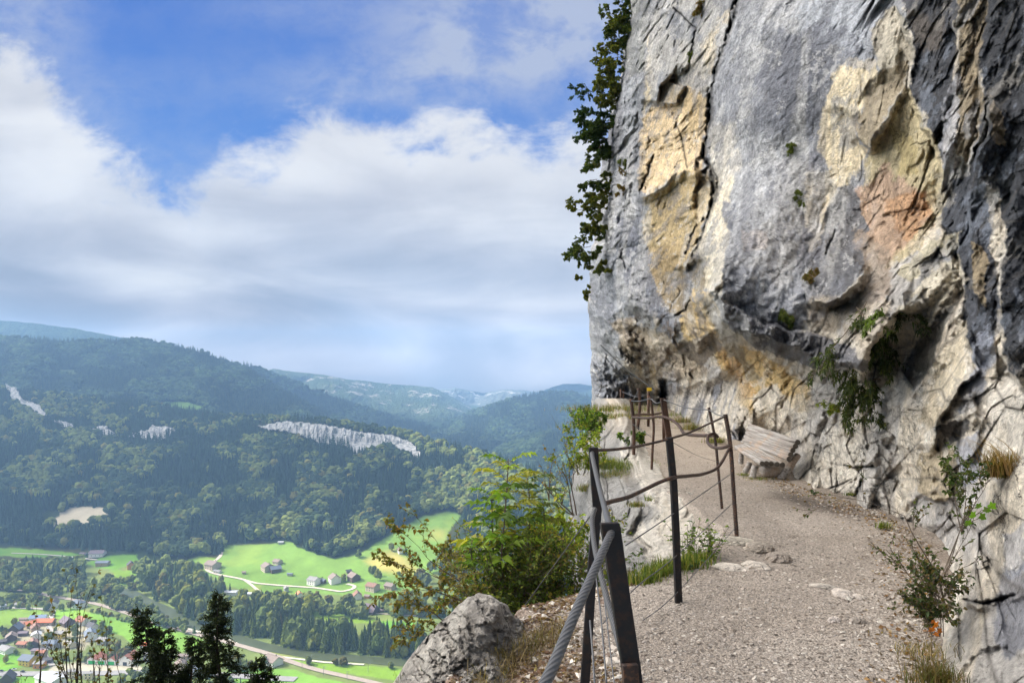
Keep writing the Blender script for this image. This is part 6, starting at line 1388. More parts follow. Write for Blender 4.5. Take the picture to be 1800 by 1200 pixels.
# ---- bench of split logs
def bench():
    e = empty('log_bench', (3.75, 11.5, -1.6), 'weathered grey log bench against the rock wall beside the gravel path', 'bench')
    m_, g = mat('weathered log'); tc = g.n('ShaderNodeTexCoord').outputs['Object']
    n = g.noise(g.vm('MULTIPLY', tc, (22, .55, 22)), 1.6, 4, .6, .1).outputs[0]; n2 = g.noise(tc, 2.6, 4, .6).outputs[0]
    c = g.ramp(n, [(.28, (.10, .085, .07)), (.46, (.28, .25, .225)), (.72, (.43, .41, .385))]); c = g.mix(g.m('MULTIPLY', g.ss(n2, .50, .62), .45), c, (.40, .27, .18)); finish(g, c, .85, n, .4, .006, .2)
    me_, g2 = mat('log end'); tc2 = g2.n('ShaderNodeTexCoord').outputs['Object']; finish(g2, g2.mix(g2.noise(tc2, 30, 4).outputs[0], (.05, .042, .035), (.13, .11, .09)), .9)
    def logs(name, nf, nb, ff, fb, r, n=5):
        b = MB(); endf = []
        for k in range(n):
            t = k / (n - 1); a = Vector(nf).lerp(Vector(nb), t); c_ = Vector(ff).lerp(Vector(fb), t); rs = random.Random(k + len(name))
            a = a + Vector((0, rs.uniform(-.05, .05), 0)); q = [a.lerp(c_, s / 8) + Vector((rs.uniform(-.002, .002), 0, rs.uniform(-.002, .002))) for s in range(9)]
            b.tube(q, [r * rs.uniform(.95, 1.05) for _ in q], 12)
        b.v = [tuple(Vector(p) - Vector((3.75, 11.5, -1.6))) for p in b.v]
        o = b.build(name, m_, e, smooth=True); o.data.materials.append(me_)
        for p in o.data.polygons:
            if len(p.vertices) > 6: p.material_index = 1; p.use_smooth = False
        return o
    N = lambda u, v, Y: tuple(P(u, v, Y))
    logs('seat', N(1339, 814, 10.6), N(1374, 816, 10.75), N(1294, 786, 12.5), N(1314, 780, 12.7), .037)
    logs('backrest', N(1386, 806, 10.8), N(1402, 777, 11.0), N(1309, 774, 12.8), N(1318, 748, 13.05), .040)
    def leg(u1, v1, Y1, u2, v2, Y2, r):
        b = MB(); b.tube([Vector(N(u1, v1, Y1)) - Vector((3.75, 11.5, -1.6)), Vector(N(u2, v2, Y2)) - Vector((3.75, 11.5, -1.6))], [r, r * 1.1], 12); b.build('leg', m_, e)
    leg(1327, 818, 11.0, 1322, 843, 11.0, .045); leg(1318, 812, 11.3, 1309, 831, 11.3, .04); leg(1402, 800, 11.15, 1372, 843, 10.9, .05); leg(1330, 752, 13.15, 1320, 800, 12.9, .05)
    leg(1303, 797, 12.3, 1302, 815, 12.3, .04)
    b = MB(); b.box((0, 0, 0), (.24, .25, .15)); o = b.build('support', m_, e, bevel=.04); o.location = Vector(N(1352, 828, 11.1)) - Vector((3.75, 11.5, -1.6))
bench()

# ---- rocks
def rock_obj(name, c, r, seed, base, label, cat='rock', group=None, shear=0.0, sub=5, fac=.22, rot=0, kind=None, flat=1.0):
    V, Fq = ico(sub); n = V / np.linalg.norm(V, axis=1)[:, None]
    f1, f2, val, rn = cells(n[:, 0] * 1.7 + seed + n[:, 2], n[:, 1] * 1.7 + n[:, 2] * .7, seed); g1, g2, v2, r2 = cells(n[:, 0] * 5 + seed + n[:, 2] * 3, n[:, 1] * 5 + n[:, 2] * 2, seed + 1)
    d = 1 + fac * val + fac * .3 * v2 + .10 * fbm(n[:, 0] * 3 + seed, n[:, 1] * 3, n[:, 2] * 3, 5, seed)
    V = V * d[:, None]; V[:, 2] = np.clip(V[:, 2], -.7, .9 * flat); V[:, 0] += shear * V[:, 2]; V = V * np.array(r)
    a = R(rot); V = np.stack([V[:, 0] * math.cos(a) - V[:, 1] * math.sin(a), V[:, 0] * math.sin(a) + V[:, 1] * math.cos(a), V[:, 2]], 1)
    nn = fbm(V[:, 0] * 4, V[:, 1] * 4, V[:, 2] * 4, 5, seed); C = np.array(base)[None] * (1 + .35 * nn)[:, None]
    o = mesh_np(name, V, Fq, M_ROCK, col=np.clip(C, .02, .8), smooth=False); o.location = c; tag(o, label, cat, group, kind); return o
def boulder():
    # boulder at the rim: relief traced at its own distance, closed behind
    sil = [(690, 1200), (716, 1160), (742, 1125), (775, 1092), (800, 1070), (822, 1050), (842, 1044), (862, 1048), (876, 1058), (893, 1066), (906, 1088), (926, 1098), (938, 1118), (948, 1150), (960, 1215)]
    nu, nv = 240, 150; us = np.linspace(690, 960, nu); top = np.interp(us, [a for a, b in sil], [b for a, b in sil]) + 2.5 * fbm(us / 12, us * 0, us * 0, 4, 900)
    bt = 1250; t = np.linspace(0, 1, nv); u = np.repeat(us[None], nv, 0); v = top[None] + (bt - top)[None] * t[:, None] ** 1.1
    Y0 = 4.75 - .85 * t[:, None] ** .8 + .35 * ((u - 850) / 130) ** 2
    s = (u - 820) / F * 5; z = (v - 1100) / F * 5
    sx = (u - 820) / F * 4.5 + .03 * fbm(u / 14, v / 14, u * 0, 4, 931); sz = (v - 1100) / F * 4.5 + .03 * fbm(u / 14, v / 14, u * 0 + 5, 4, 932); qa = sx * .8 + sz * .6; qb = -sx * .6 + sz * .8
    c1, c2, cv, _ = cells(qa / .20, qb / .12, 933); k1, k2, kv, _ = cells(qa / .06, qb / .035, 934)
    d = .075 * cv + .10 * tri(qa / .34, qb / .2, 935) + .045 * tri(qa / .12, qb / .07, 936) + .018 * kv + .02 * tri(qa / .04, qb / .03, 937) - .012 * np.exp(-((c2 - c1) / .06) ** 2)
    ridge = .16 * np.clip(1 - np.abs(u - (880 - (v - 1050) * .35)) / 60, 0, 1) * sstep(1150, 1080, v) - .12 * sstep(870, 890, u + (v - 1080) * .3) * sstep(1130, 1085, v)
    Y = Y0 - d - ridge
    V = np.stack([(u - CX) / F * Y, Y, (HV - v) / F * Y], -1)
    bk = []
    for q in (.08, .3, .8): r_ = V[0].copy(); r_[:, 1] += q; r_[:, 2] -= q * q * .9 + q * .15; bk.append(r_)
    bk.append(bk[-1] + np.array([0, .1, -.8]))
    V = np.concatenate([np.array(bk[::-1]), V]); n1 = fbm(V[..., 0] * 5, V[..., 1] * 5, V[..., 2] * 5, 5, 920); n2 = fbm(V[..., 0] * 17, V[..., 1] * 17, V[..., 2] * 17, 4, 921)
    C = np.zeros(V.shape); C[:] = (.40, .365, .325)
    for c, w in (((.56, .52, .46), .7 * sstep(.05, .5, n1 + .4 * n2)), ((.17, .155, .14), .6 * sstep(.1, .6, -n1 + .4 * n2))): C[:] = C * (1 - w[..., None]) + np.array(c) * w[..., None]
    o = mesh_np('boulder', V.reshape(-1, 3), grid_faces(nv + 4, nu), M_ROCK, col=C.reshape(-1, 3), smooth=True); tag(o, 'grey brown boulder at the rim left of the railing in front of the leafy bush', 'boulder')
boulder()
def gz(x, y): return float(ground_z(np.array([x]), np.array([y]))[0])
def onpath(u, v, dz=0.0):
    Y = 2080 / (v - HV); x = (u - CX) / F * Y; return (x, Y, gz(x, Y) + dz)
for i, (u, v, r, lab, b_) in enumerate((
    (1288, 958, (.17, .14, .035), 'flat pale slab at the foot of the ribbed railing post', (.48, .43, .36)), (1334, 968, (.13, .12, .05), 'brownish flat stone in the middle of the low stone step', (.36, .31, .26)),
    (1368, 982, (.14, .10, .06), 'rounded stone at the right end of the low stone step', (.40, .34, .29)), (1330, 996, (.16, .08, .04), 'low pale stone in front of the stone step', (.45, .40, .35)), (1286, 1000, (.15, .08, .035), 'flat stone left in front of the stone step', (.46, .41, .36)),
    (1508, 1097, (.045, .04, .028), 'small round stone alone in the middle of the gravel path', (.44, .38, .33)), (1466, 1094, (.055, .035, .018), 'flat pebble left of the round stone on the path', (.46, .40, .36)),
    (1482, 1046, (.13, .07, .022), 'pale bedrock knob showing through the path gravel', (.50, .44, .39)), (1510, 1052, (.07, .05, .018), 'small bedrock piece right of the pale knob', (.48, .42, .37)), (1448, 1033, (.10, .05, .016), 'low bedrock piece left of the pale knob', (.46, .41, .36)),
    (700 + 10, 1196, (.12, .1, .08), 'dark rock at the foot of the boulder on its left', (.2, .18, .16)))):
    x, y, z = onpath(u, v); rock_obj('stone', (x, y, z + r[2] * .1), r, 30 + i, tuple(min(.8, q * 1.35) for q in b_), lab, 'stone', 'stones on the path', sub=4, fac=.12, rot=i * 37)
# gravel chips
def chips(name, N, sampler, smin, smax, cols, label):
    rs = np.random.RandomState(21); x, y = sampler(rs, N); z = ground_z(x, y); n = len(x)
    s = smin + (smax - smin) * rs.rand(n) ** 3.5
    B = np.array([(-1, -1, -.6), (1, -1, -.6), (1, 1, -.6), (-1, 1, -.6), (-.7, -.6, .6), (.6, -.7, .6), (.7, .6, .5), (-.6, .7, .6)])
    Fb = np.array([(0, 1, 5, 4), (1, 2, 6, 5), (2, 3, 7, 6), (3, 0, 4, 7), (4, 5, 6, 7)])
    a = rs.uniform(0, 6.28, n); j = rs.uniform(.55, 1.3, (n, 8, 3)); V = B[None] * j * s[:, None, None] * np.array([1, .75, .5]) * rs.uniform(.7, 1.3, (n, 1, 3))
    ti = rs.normal(0, .25, (n, 2)); V[..., 2] += V[..., 0] * ti[:, 0:1] + V[..., 1] * ti[:, 1:2]
    X = V[..., 0] * np.cos(a)[:, None] - V[..., 1] * np.sin(a)[:, None] + x[:, None]; Yy = V[..., 0] * np.sin(a)[:, None] + V[..., 1] * np.cos(a)[:, None] + y[:, None]; Z = V[..., 2] + (z + s * .12)[:, None]
    C = np.array(cols)[rs.randint(0, len(cols), n)] * rs.uniform(.7, 1.25, (n, 1))
    o = mesh_np(name, np.stack([X, Yy, Z], -1).reshape(-1, 3), (Fb[None] + (np.arange(n) * 8)[:, None, None]).reshape(-1, 4), M_CHIP, col=np.repeat(C, 8, 0)); tag(o, label, kind='stuff')
m_, g = mat('limestone chips'); finish(g, g.n('ShaderNodeVertexColor', {'layer_name': 'col'}).outputs[0], .9, spec=.2); M_CHIP = m_
def samp_path(rs, N):
    v = rs.uniform(760, 1290, N); y = 2080 / (v - HV); u = rs.uniform(1000, 1680, N); x = (u - CX) / F * y; ok = x > edge_x(y) - .3; return x[ok], y[ok]
chips('gravel', 30000, samp_path, .0025, .015, [(.34, .30, .265), (.28, .24, .205), (.40, .36, .315), (.18, .15, .125), (.31, .27, .235)], 'loose limestone gravel lying on the path')
def samp_shelf(rs, N):
    y = rs.uniform(2.8, 5.75, N); x = rs.uniform(-1.6, .9, N); ok = (x < edge_x(y) + .3) & (x > shelf_x(y)); return x[ok], y[ok]
chips('rubble', 4500, samp_shelf, .004, .034, [(.50, .44, .38), (.36, .31, .27), (.60, .55, .48), (.20, .15, .12)], 'broken pale stones on the outer shelf left of the railing')

def samp_foot(rs, N):
    y = rs.uniform(3.4, 12.5, N); xf = np.interp(y, [3.4, 3.8, 4.7, 6.7, 8.2, 9, 10.4, 12.5], [2.0, 2.15, 2.62, 3.75, 4.1, 4.05, 3.9, 4.3]); x = xf - np.abs(rs.normal(0, .22, N)) + .05; return x, y
chips('scree', 3000, samp_foot, .003, .024, [(.36, .32, .28), (.44, .40, .35), (.28, .24, .205), (.19, .155, .125)], 'small rock debris along the foot of the cliff wall')

# ================================================================ PLANTS OF THE LEDGE
def leaf_mat(name):
    m, g = mat(name); vc = g.n('ShaderNodeVertexColor', {'layer_name': 'col'}).outputs[0]
    b = g.n('ShaderNodeBsdfPrincipled'); g.set(b.inputs['Base Color'], vc); b.inputs['Roughness'].default_value = .55; b.inputs['Specular IOR Level'].default_value = .3
    t = g.n('ShaderNodeBsdfTranslucent'); g.set(t.inputs[0], g.mix(1.0, vc, (1.5, 1.6, .6), 'MULTIPLY'))
    mx = g.n('ShaderNodeMixShader', None, _0=.4); g.t.links.new(b.outputs[0], mx.inputs[1]); g.t.links.new(t.outputs[0], mx.inputs[2]); o = g.n('ShaderNodeOutputMaterial'); g.t.links.new(mx.outputs[0], o.inputs[0]); return m
M_LEAF = leaf_mat('leaf'); M_TWIG = simple('twig', (.12, .09, .065), .9, .2, 20); M_DARKTWIG = simple('dark twig', (.05, .04, .03), .9, .2, 20)
class Leaves:
    def __init__(s): s.V = []; s.C = []; s.n = 0
    def add(s, p, d, size, width, col, rs, droop=.3):
        """p,d (n,3): folded lens-shaped leaves of 4 triangles"""
        p = np.atleast_2d(p); d = np.atleast_2d(d).astype(float); n = len(p); d = d / (np.linalg.norm(d, axis=1)[:, None] + 1e-9)
        up = rs.normal(0, .45, (n, 3)) + np.array([0, 0, 1.0]); sd_ = np.cross(d, up); sd_ /= np.linalg.norm(sd_, axis=1)[:, None] + 1e-9; nn = np.cross(sd_, d)
        L = (size * rs.uniform(.7, 1.25, n))[:, None] if np.isscalar(size) else size[:, None]; W = L * width
        a = p; m1 = p + d * L * .42 - nn * L * .03; t = p + d * L - np.array([0, 0, 1]) * L * droop * rs.uniform(.3, 1.2, n)[:, None]
        l = p + d * L * .42 + sd_ * W + nn * L * .09; r = p + d * L * .42 - sd_ * W + nn * L * .09
        s.V.append(np.stack([a, l, t, r, m1], 1)); c = np.atleast_2d(col) * np.ones((n, 1)) * rs.uniform(.72, 1.3, (n, 1)); s.C.append(np.repeat(c, 5, 0)); s.n += n
    def build(s, name, parent=None, mt=None):
        V = np.concatenate(s.V); n = len(V); F0 = np.array([(0, 1, 4), (1, 2, 4), (4, 2, 3), (0, 4, 3)])
        return mesh_np(name, V.reshape(-1, 3), (F0[None] + (np.arange(n) * 5)[:, None, None]).reshape(-1, 3), mt or M_LEAF, parent, col=np.clip(np.concatenate(s.C), 0, 1))
def grow(rng, p, d, L, r, depth, out, bend=.25, split=3, up=.15, spread=.7, shrink=.62):
    """recursive twigs -> out list of (points, radii, depth)"""
    n = 6; pts = [np.array(p, float)]; d = np.array(d, float); d /= np.linalg.norm(d)
    for i in range(n):
        d = d + rng.normal(0, bend / n * 2.2, 3) + np.array([0, 0, up / n]); d /= np.linalg.norm(d); pts.append(pts[-1] + d * L / n)
    rr = [r * (1 - .6 * i / n) for i in range(n + 1)]; out.append((pts, rr, depth))
    if depth <= 0: return
    for k in range(split):
        i = int(rng.randint(1, n + 1)) if k else n; b = pts[i]; q = d + rng.normal(0, spread, 3) * np.array([1, 1, .7]); grow(rng, b, q, L * shrink * rng.uniform(.75, 1.15), rr[i] * .7, depth - 1, out, bend, split, up, spread, shrink)
def shrub(name, base, trunks, label, cat, leafc, leafsize, seed, depth=3, split=3, nleaf=6, width=.38, up=.2, spread=.7, tw=None, dens=1.0, bend=.3, shrink=.62, tdepth=1, rad=.012, group=None, droop=.3):
    """base point; trunks = list of (direction, length); leaves along the outer twigs"""
    rng = np.random.RandomState(seed); e = empty(name, tuple(base), label, cat, group); out = []
    base = np.zeros(3)
    for off, d, L in trunks: grow(rng, np.array(off, float), d, L, rad * (L ** .5), depth, out, bend, split, up, spread, shrink)
    m = MB()
    for pts, rr, dp in out: m.tube(pts, [max(x, .0016) for x in rr], 5 if dp else 4, caps=False)
    m.build('stems', tw or M_TWIG, e, smooth=True)
    Lf = Leaves(); P_ = []; D_ = []
    for pts, rr, dp in out:
        if dp > tdepth: continue
        for k in range(int(nleaf * dens * (1.4 if dp == 0 else .7))):
            t = rng.uniform(.15, 1) * (len(pts) - 1); i = min(int(t), len(pts) - 2); q = pts[i] + (pts[i + 1] - pts[i]) * (t - i)
            dd = (pts[i + 1] - pts[i]); dd = dd / np.linalg.norm(dd) * .6 + rng.normal(0, .7, 3); P_.append(q); D_.append(dd)
    if P_:
        cols = np.array(leafc); ci = rng.choice(len(cols), len(P_), p=np.array([.5] + [.5 / (len(cols) - 1)] * (len(cols) - 1)) if len(cols) > 1 else None)
        Lf.add(np.array(P_), np.array(D_), leafsize, width, cols[ci], rng, droop); Lf.build('leaves', e)
    return e
def W3(u, v, Y): return P(u, v, Y)
GL = [(.14, .24, .025), (.24, .33, .04), (.08, .14, .02), (.34, .33, .05)]; DG = [(.05, .095, .018), (.08, .13, .022), (.12, .16, .025)]; YG = [(.26, .32, .035), (.18, .26, .03), (.40, .34, .06), (.12, .17, .025)]; BR = [(.19, .15, .04), (.17, .18, .03), (.26, .16, .04), (.10, .12, .025)]
# pinnate-leaved saplings (ash) in the middle
def ash(name, pts, label, seed, nfronds=11, size=.30, cols=GL, start=.35):
    rng = np.random.RandomState(seed); base = W3(*pts[0]); e = empty(name, tuple(base), label, 'sapling', None)
    q = spline([Vector(W3(*p) - base) for p in pts], 6); m = MB(); N = len(q); m.tube(q, [.009 * (1 - .75 * i / N) + .0015 for i in range(N)], 6)
    Lf = Leaves(); cols = np.array(cols); A = np.array([tuple(x) for x in q])
    for k in range(nfronds):
        t = start + (1 - start) * (k + .6) / nfronds; i = min(int(t * (N - 1)), N - 1); p0 = A[i]
        for sgn in (0, 1):
            a = k * 1.57 + sgn * math.pi + rng.normal(0, .3); d = np.array([math.cos(a), math.sin(a), .45 + .6 * t]); d /= np.linalg.norm(d); L = size * rng.uniform(.7, 1.1) * (1.1 - .45 * t)
            fr = [p0 + d * L * s + np.array([0, 0, -.38 * L * s * s]) for s in np.linspace(0, 1, 7)]; m.tube(fr, [.0022] * 7, 4, caps=False)
            cc = cols[rng.randint(0, len(cols))]
            for j in range(1, 7):
                dd = fr[j] - fr[j - 1]; dd /= np.linalg.norm(dd); sd_ = np.cross(dd, [0, 0, 1]); sd_ /= np.linalg.norm(sd_) + 1e-9
                for ss_ in (-1, 1): Lf.add(fr[j], dd * .55 + sd_ * ss_, L * .36, .20, cc, rng, .35)
            Lf.add(fr[6], fr[6] - fr[5], L * .38, .22, cc, rng, .35)
    m.build('stems', M_TWIG, e, smooth=True); Lf.build('leaves', e); return e
ash('ash_sapling', [(884, 1085, 6.6), (880, 1000, 6.6), (888, 900, 6.7), (894, 806, 6.8)], 'tallest upright sapling with bright feathery leaves behind the boulder', 1, 13, .46)
ash('ash_sapling', [(878, 1080, 6.9), (868, 1000, 6.9), (866, 930, 6.9), (864, 866, 6.9)], 'thin sapling just left of the tallest one behind the boulder', 2, 9, .36, GL)
ash('ash_sapling', [(905, 1080, 7.1), (925, 980, 7.2), (932, 900, 7.2), (926, 836, 7.2)], 'yellowing sapling just right of the tallest one behind the boulder', 3, 12, .38, [(.13, .17, .03), (.20, .20, .035), (.09, .13, .025)])
ash('ash_sapling', [(940, 1070, 7.0), (950, 1000, 7.1), (958, 930, 7.2), (955, 890, 7.2)], 'short feathery sapling at the right of the leafy bush', 4, 8, .32, YG)
ash('ash_sapling', [(850, 1070, 6.4), (835, 1010, 6.4), (826, 960, 6.4)], 'low feathery sapling at the left of the leafy bush', 5, 6, .26, GL)
def bush_at(u, v, Y, n, L, label, cols, seed, size=.05, **k):
    rng = np.random.RandomState(seed + 500); tr = [((rng.normal(0, .10 * k.get('wide', 1)), rng.normal(0, .1), 0), (rng.normal(0, .5), rng.normal(0, .4), 1), L * rng.uniform(.7, 1.1)) for _ in range(n)]; k.pop('wide', None)
    return shrub(k.pop('name', 'bush'), W3(u, v, Y), tr, label, 'bush', cols, size, seed, **k)
bush_at(895, 1110, 6.6, 9, .42, 'dense green bush directly behind the boulder', [(.08, .12, .02), (.14, .19, .025), (.24, .26, .035), (.05, .08, .018)], 10, .038, depth=3, split=4, nleaf=4, wide=2.1, shrink=.72)
bush_at(960, 1090, 6.8, 10, .44, 'dense yellow green bush between the boulder and the railing posts', [(.12, .17, .022), (.24, .27, .035), (.07, .11, .02), (.32, .24, .045)], 11, .036, depth=3, split=4, nleaf=4, wide=2.1, shrink=.72)
bush_at(1000, 1085, 7.2, 8, .42, 'dark green bush at the foot of the bent black post', DG, 12, .036, depth=3, split=4, nleaf=4, wide=1.6, shrink=.72)
bush_at(850, 1090, 6.9, 8, .42, 'brownish green bush behind the top of the boulder', BR + GL, 13, .036, depth=3, split=4, nleaf=5, wide=1.7, shrink=.72)
bush_at(960, 1015, 8.0, 6, .38, 'tall loose yellow green bush behind the dense ones', YG, 14, .05, depth=3, split=3, nleaf=10, wide=1.3, shrink=.75)
shrub('hazel_branch', W3(862, 1062, 6.2), [((0, 0, 0), (-.9, -.1, .95), .62), ((0, 0, 0), (-.75, 0, .5), .55), ((-.1, 0, 0), (-1, 0, .2), .45)], 'brownish shrub reaching left over the boulder with small curled leaves', 'shrub', BR, .034, 15, depth=3, split=3, nleaf=9, width=.45, up=-.02, spread=.33, shrink=.66, bend=.2)
shrub('hazel_branch', W3(800, 1115, 5.9), [((0, 0, 0), (-.5, 0, .8), .34), ((.1, 0, 0), (-.9, 0, .35), .32), ((.2, 0, .1), (-.5, 0, .6), .36)], 'low twiggy shrub with yellow brown leaves left of the boulder', 'shrub', [(.17, .15, .03), (.10, .12, .025), (.26, .19, .04)], .032, 16, depth=3, split=3, nleaf=6, up=0, spread=.4, shrink=.68)
# twigs and greenery on the outside of the ledge
shrub('dry_shrub', W3(1008, 905, 12.2), [((0, 0, 0), (-.35, 0, 1), .75), ((0, 0, 0), (-.7, 0, .8), .8), ((.05, 0, 0), (-.1, 0, 1), .9), ((0, 0, 0), (-.9, 0, .5), .6)], 'nearly bare twigs standing out from the left side of the rock ledge', 'shrub', BR, .05, 17, depth=2, split=4, nleaf=2, up=.2, spread=.35, rad=.014)
shrub('dry_shrub', W3(965, 880, 14), [((0, 0, 0), (.0, 0, 1), .7), ((0, 0, 0), (-.3, 0, 1), .5)], 'thin dead stem left of the rock ledge', 'shrub', BR, .05, 18, depth=1, split=3, nleaf=1, up=.2, spread=.3, rad=.016)
bush_at(1030, 835, 12.5, 6, .42, 'yellow green bush on the left shoulder of the rock ledge', YG, 19, .055, depth=2, split=4, nleaf=9)
bush_at(1036, 792, 15.5, 5, .5, 'loose green bush below the far railing posts', GL, 20, .06, depth=2, split=4, nleaf=8)
bush_at(1052, 770, 19, 5, .55, 'dark green bush at the outer corner of the far cliff foot', DG, 21, .07, depth=2, split=4, nleaf=10)
bush_at(1034, 752, 24, 4, .5, 'small dark bush under the far cliff corner', DG, 22, .08, depth=2, split=4, nleaf=8)
bush_at(1112, 788, 14.0, 4, .22, 'small round green bush beside a far railing post', DG + GL, 23, .06, depth=2, split=3, nleaf=9)
# right-hand side: wild rose with red hips and a maple twig
shrub('rose_shrub', W3(1668, 1085, 4.35), [((0, 0, 0), (-.05, 0, 1), .62), ((-.04, 0, 0), (-.28, -.1, 1), .40), ((-.05, 0, 0), (-.45, -.1, .8), .26)], 'tall thin wild rose growing at the foot of the right rock wall', 'shrub', [(.045, .07, .018), (.08, .10, .02), (.14, .10, .03)], .026, 30, depth=3, split=3, nleaf=3, up=.15, spread=.45, rad=.009, shrink=.55)
shrub('rose_shrub', W3(1652, 1118, 4.2), [((0, 0, 0), (-.3, -.1, 1), .2), ((-.04, 0, 0), (-.5, -.1, .7), .18), ((.02, 0, 0), (.1, -.1, 1), .2), ((0, 0, 0), (-.1, -.1, 1), .22), ((0, 0, 0), (-.6, 0, .6), .16)], 'dense low bush at the foot of the tall wild rose', 'shrub', [(.04, .06, .018), (.07, .085, .02), (.12, .09, .03)], .026, 31, depth=3, split=4, nleaf=3, spread=.6, rad=.007)
shrub('rose_shrub', W3(1690, 935, 4.55), [((0, 0, 0), (-.2, -.1, 1), .26), ((0, 0, 0), (.4, -.1, .8), .28), ((0, 0, 0), (.1, -.1, 1), .3)], 'leafy twig cluster in front of the rock above the path', 'shrub', [(.045, .075, .018), (.075, .10, .02), (.10, .11, .03)], .03, 32, depth=2, split=4, nleaf=8, spread=.6, rad=.007)
def star_leaves(name, spots, label, cat, col):
    b = W3(*spots[0][:3]); e = empty(name, tuple(b), label, cat); m = MB(); rng = np.random.RandomState(4)
    Vs = []; Fs = []; Cs = []
    for (u, v, Y, s) in spots:
        c = W3(u, v, Y) - b; ax = np.array([1, rng.uniform(-.4, .4), rng.uniform(-.3, .3)]); az = np.array([rng.uniform(-.2, .2), rng.uniform(-.5, .1), 1.0]); k0 = sum(len(x) for x in Vs); ring = []
        for j in range(20):
            a = -math.pi / 2 + 2 * math.pi * j / 20; rr = s * (.95 if j % 4 == 0 else (.52 if j % 2 == 0 else .72)) * (.5 if j == 0 else 1); ring.append(c + ax * math.cos(a) * rr + az * math.sin(a) * rr)
        Vs.append(np.array([c] + ring)); Fs += [(k0, k0 + 1 + j, k0 + 1 + (j + 1) % 20) for j in range(20)]; Cs.append(np.tile(np.array(col) * rng.uniform(.7, 1.3), (21, 1)))
        m.tube([Vector(c), Vector(c + np.array([-.05, .02, -.03])), Vector(W3(1690, 925, 4.5) - b)], .0018, 4)
    mesh_np('leaves', np.concatenate(Vs), np.array(Fs), M_LEAF, e, col=np.concatenate(Cs)); m.build('stems', M_TWIG, e)
star_leaves('maple_seedling', [(1710, 905, 4.3, .032), (1702, 919, 4.3, .026), (1727, 908, 4.3, .032), (1744, 889, 4.25, .032), (1720, 889, 4.3, .024), (1735, 896, 4.28, .026)], 'bright green maple leaves sticking out above the path at the right', 'seedling', (.12, .24, .02))
star_leaves('maple_seedling', [(1645, 1098, 4.0, .025), (1638, 1106, 4.0, .022), (1652, 1108, 4.0, .02), (1646, 1114, 4.0, .02), (1640, 1092, 4.0, .015)], 'orange autumn leaves at the foot of the wild rose', 'seedling', (.48, .14, .02))
# grass tufts
def grass(u, v, Y, n, h, spreadx, label, cols, seed, lean=(0, 0), wd=.004, name='grass_tuft', group=None, fall=.6, pos=None):
    rng = np.random.RandomState(seed); b = np.array(pos) if pos is not None else W3(u, v, Y)
    k = 6; t = np.linspace(0, 1, k); base = np.stack([rng.normal(0, spreadx, n), rng.normal(0, spreadx * .7, n), np.zeros(n)], 1)
    a = rng.uniform(0, 6.28, n); out = rng.uniform(.1, 1, n) * fall; hh = h * rng.uniform(.45, 1.1, n)
    dx = np.cos(a) * out + lean[0]; dy = np.sin(a) * out + lean[1]
    X = base[:, 0:1] + dx[:, None] * hh[:, None] * t[None] ** 1.6; Yy = base[:, 1:2] + dy[:, None] * hh[:, None] * t[None] ** 1.6; Z = hh[:, None] * (t[None] - .45 * (out[:, None] + abs(lean[0])) * t[None] ** 2.4)
    w = wd * (1 - t) ** .7 + .0006; px_ = -np.sin(a)[:, None] * w[None]; py_ = np.cos(a)[:, None] * w[None]
    V = np.stack([np.stack([X - px_, Yy - py_, Z], -1), np.stack([X + px_, Yy + py_, Z], -1)], 2).reshape(n, k * 2, 3)
    f = np.array([(2 * i, 2 * i + 1, 2 * i + 3, 2 * i + 2) for i in range(k - 1)]); C = np.array(cols)[rng.randint(0, len(cols), n)] * rng.uniform(.7, 1.25, (n, 1))
    o = mesh_np(name, V.reshape(-1, 3), (f[None] + (np.arange(n) * k * 2)[:, None, None]).reshape(-1, 4), M_LEAF, col=np.repeat(C, k * 2, 0)); o.location = b; 
    if spreadx >= .065 or n > 240: o.name = 'grass'; tag(o, label, kind='stuff')
    else: tag(o, label, 'grass tuft', group)
    return o
GG = [(.17, .21, .035), (.10, .15, .025), (.27, .24, .07), (.07, .11, .02)]; DRY = [(.26, .19, .09), (.17, .12, .055), (.12, .11, .03), (.34, .26, .14)]
def pth(u, v, dz=0): return np.array(onpath(u, v, dz))
for i, (u, v, n, h, lab) in enumerate(((1128, 1046, 260, .10, 'leftmost grass clump at the path edge before the tall post'), (1150, 1036, 320, .12, 'thick yellow green grass clump left of the tall post'), (1172, 1026, 300, .13, 'grass clump touching the left side of the tall post'),
                                   (1205, 1018, 260, .13, 'grass clump just right of the tall post'), (1228, 1008, 220, .12, 'grass clump between the tall post and the stone step'))):
    p_ = pth(u, v, 0); p_[1] += .35; p_[0] += .08; p_[2] = gz(p_[0], p_[1]) ; p_[2] = max(p_[2], -1.78); grass(0, 0, 0, n, h, .07, lab, GG, 40 + i, pos=p_, wd=.0035)
def broadleaf_herb(pos, n, r, h, label, cols, seed, size=.035):
    rng = np.random.RandomState(seed); e = empty('herb', tuple(pos), label, 'plant'); m = MB(); Lf = Leaves(); cols = np.array(cols)
    for k in range(n):
        a = rng.uniform(0, 6.28); d = np.array([math.cos(a) * r * rng.rand(), math.sin(a) * r * rng.rand(), h * rng.uniform(.5, 1.1)]); q = [d * s + rng.normal(0, .006, 3) for s in np.linspace(0, 1, 6)]; m.tube(q, [.0018] * 6, 4, caps=False)
        for j in range(1, 6):
            for s in range(2): Lf.add(q[j], np.r_[rng.normal(0, 1, 2), .3], size, .45, cols[rng.randint(0, len(cols))], rng)
    m.build('stems', M_TWIG, e); Lf.build('leaves', e)
p_ = pth(1200, 1000); broadleaf_herb((1.52, 6.35, -1.66), 26, .26, .34, 'leafy green herb rising above the grass right of the tall post', [(.09, .16, .02), (.15, .21, .03), (.06, .11, .02)], 50)
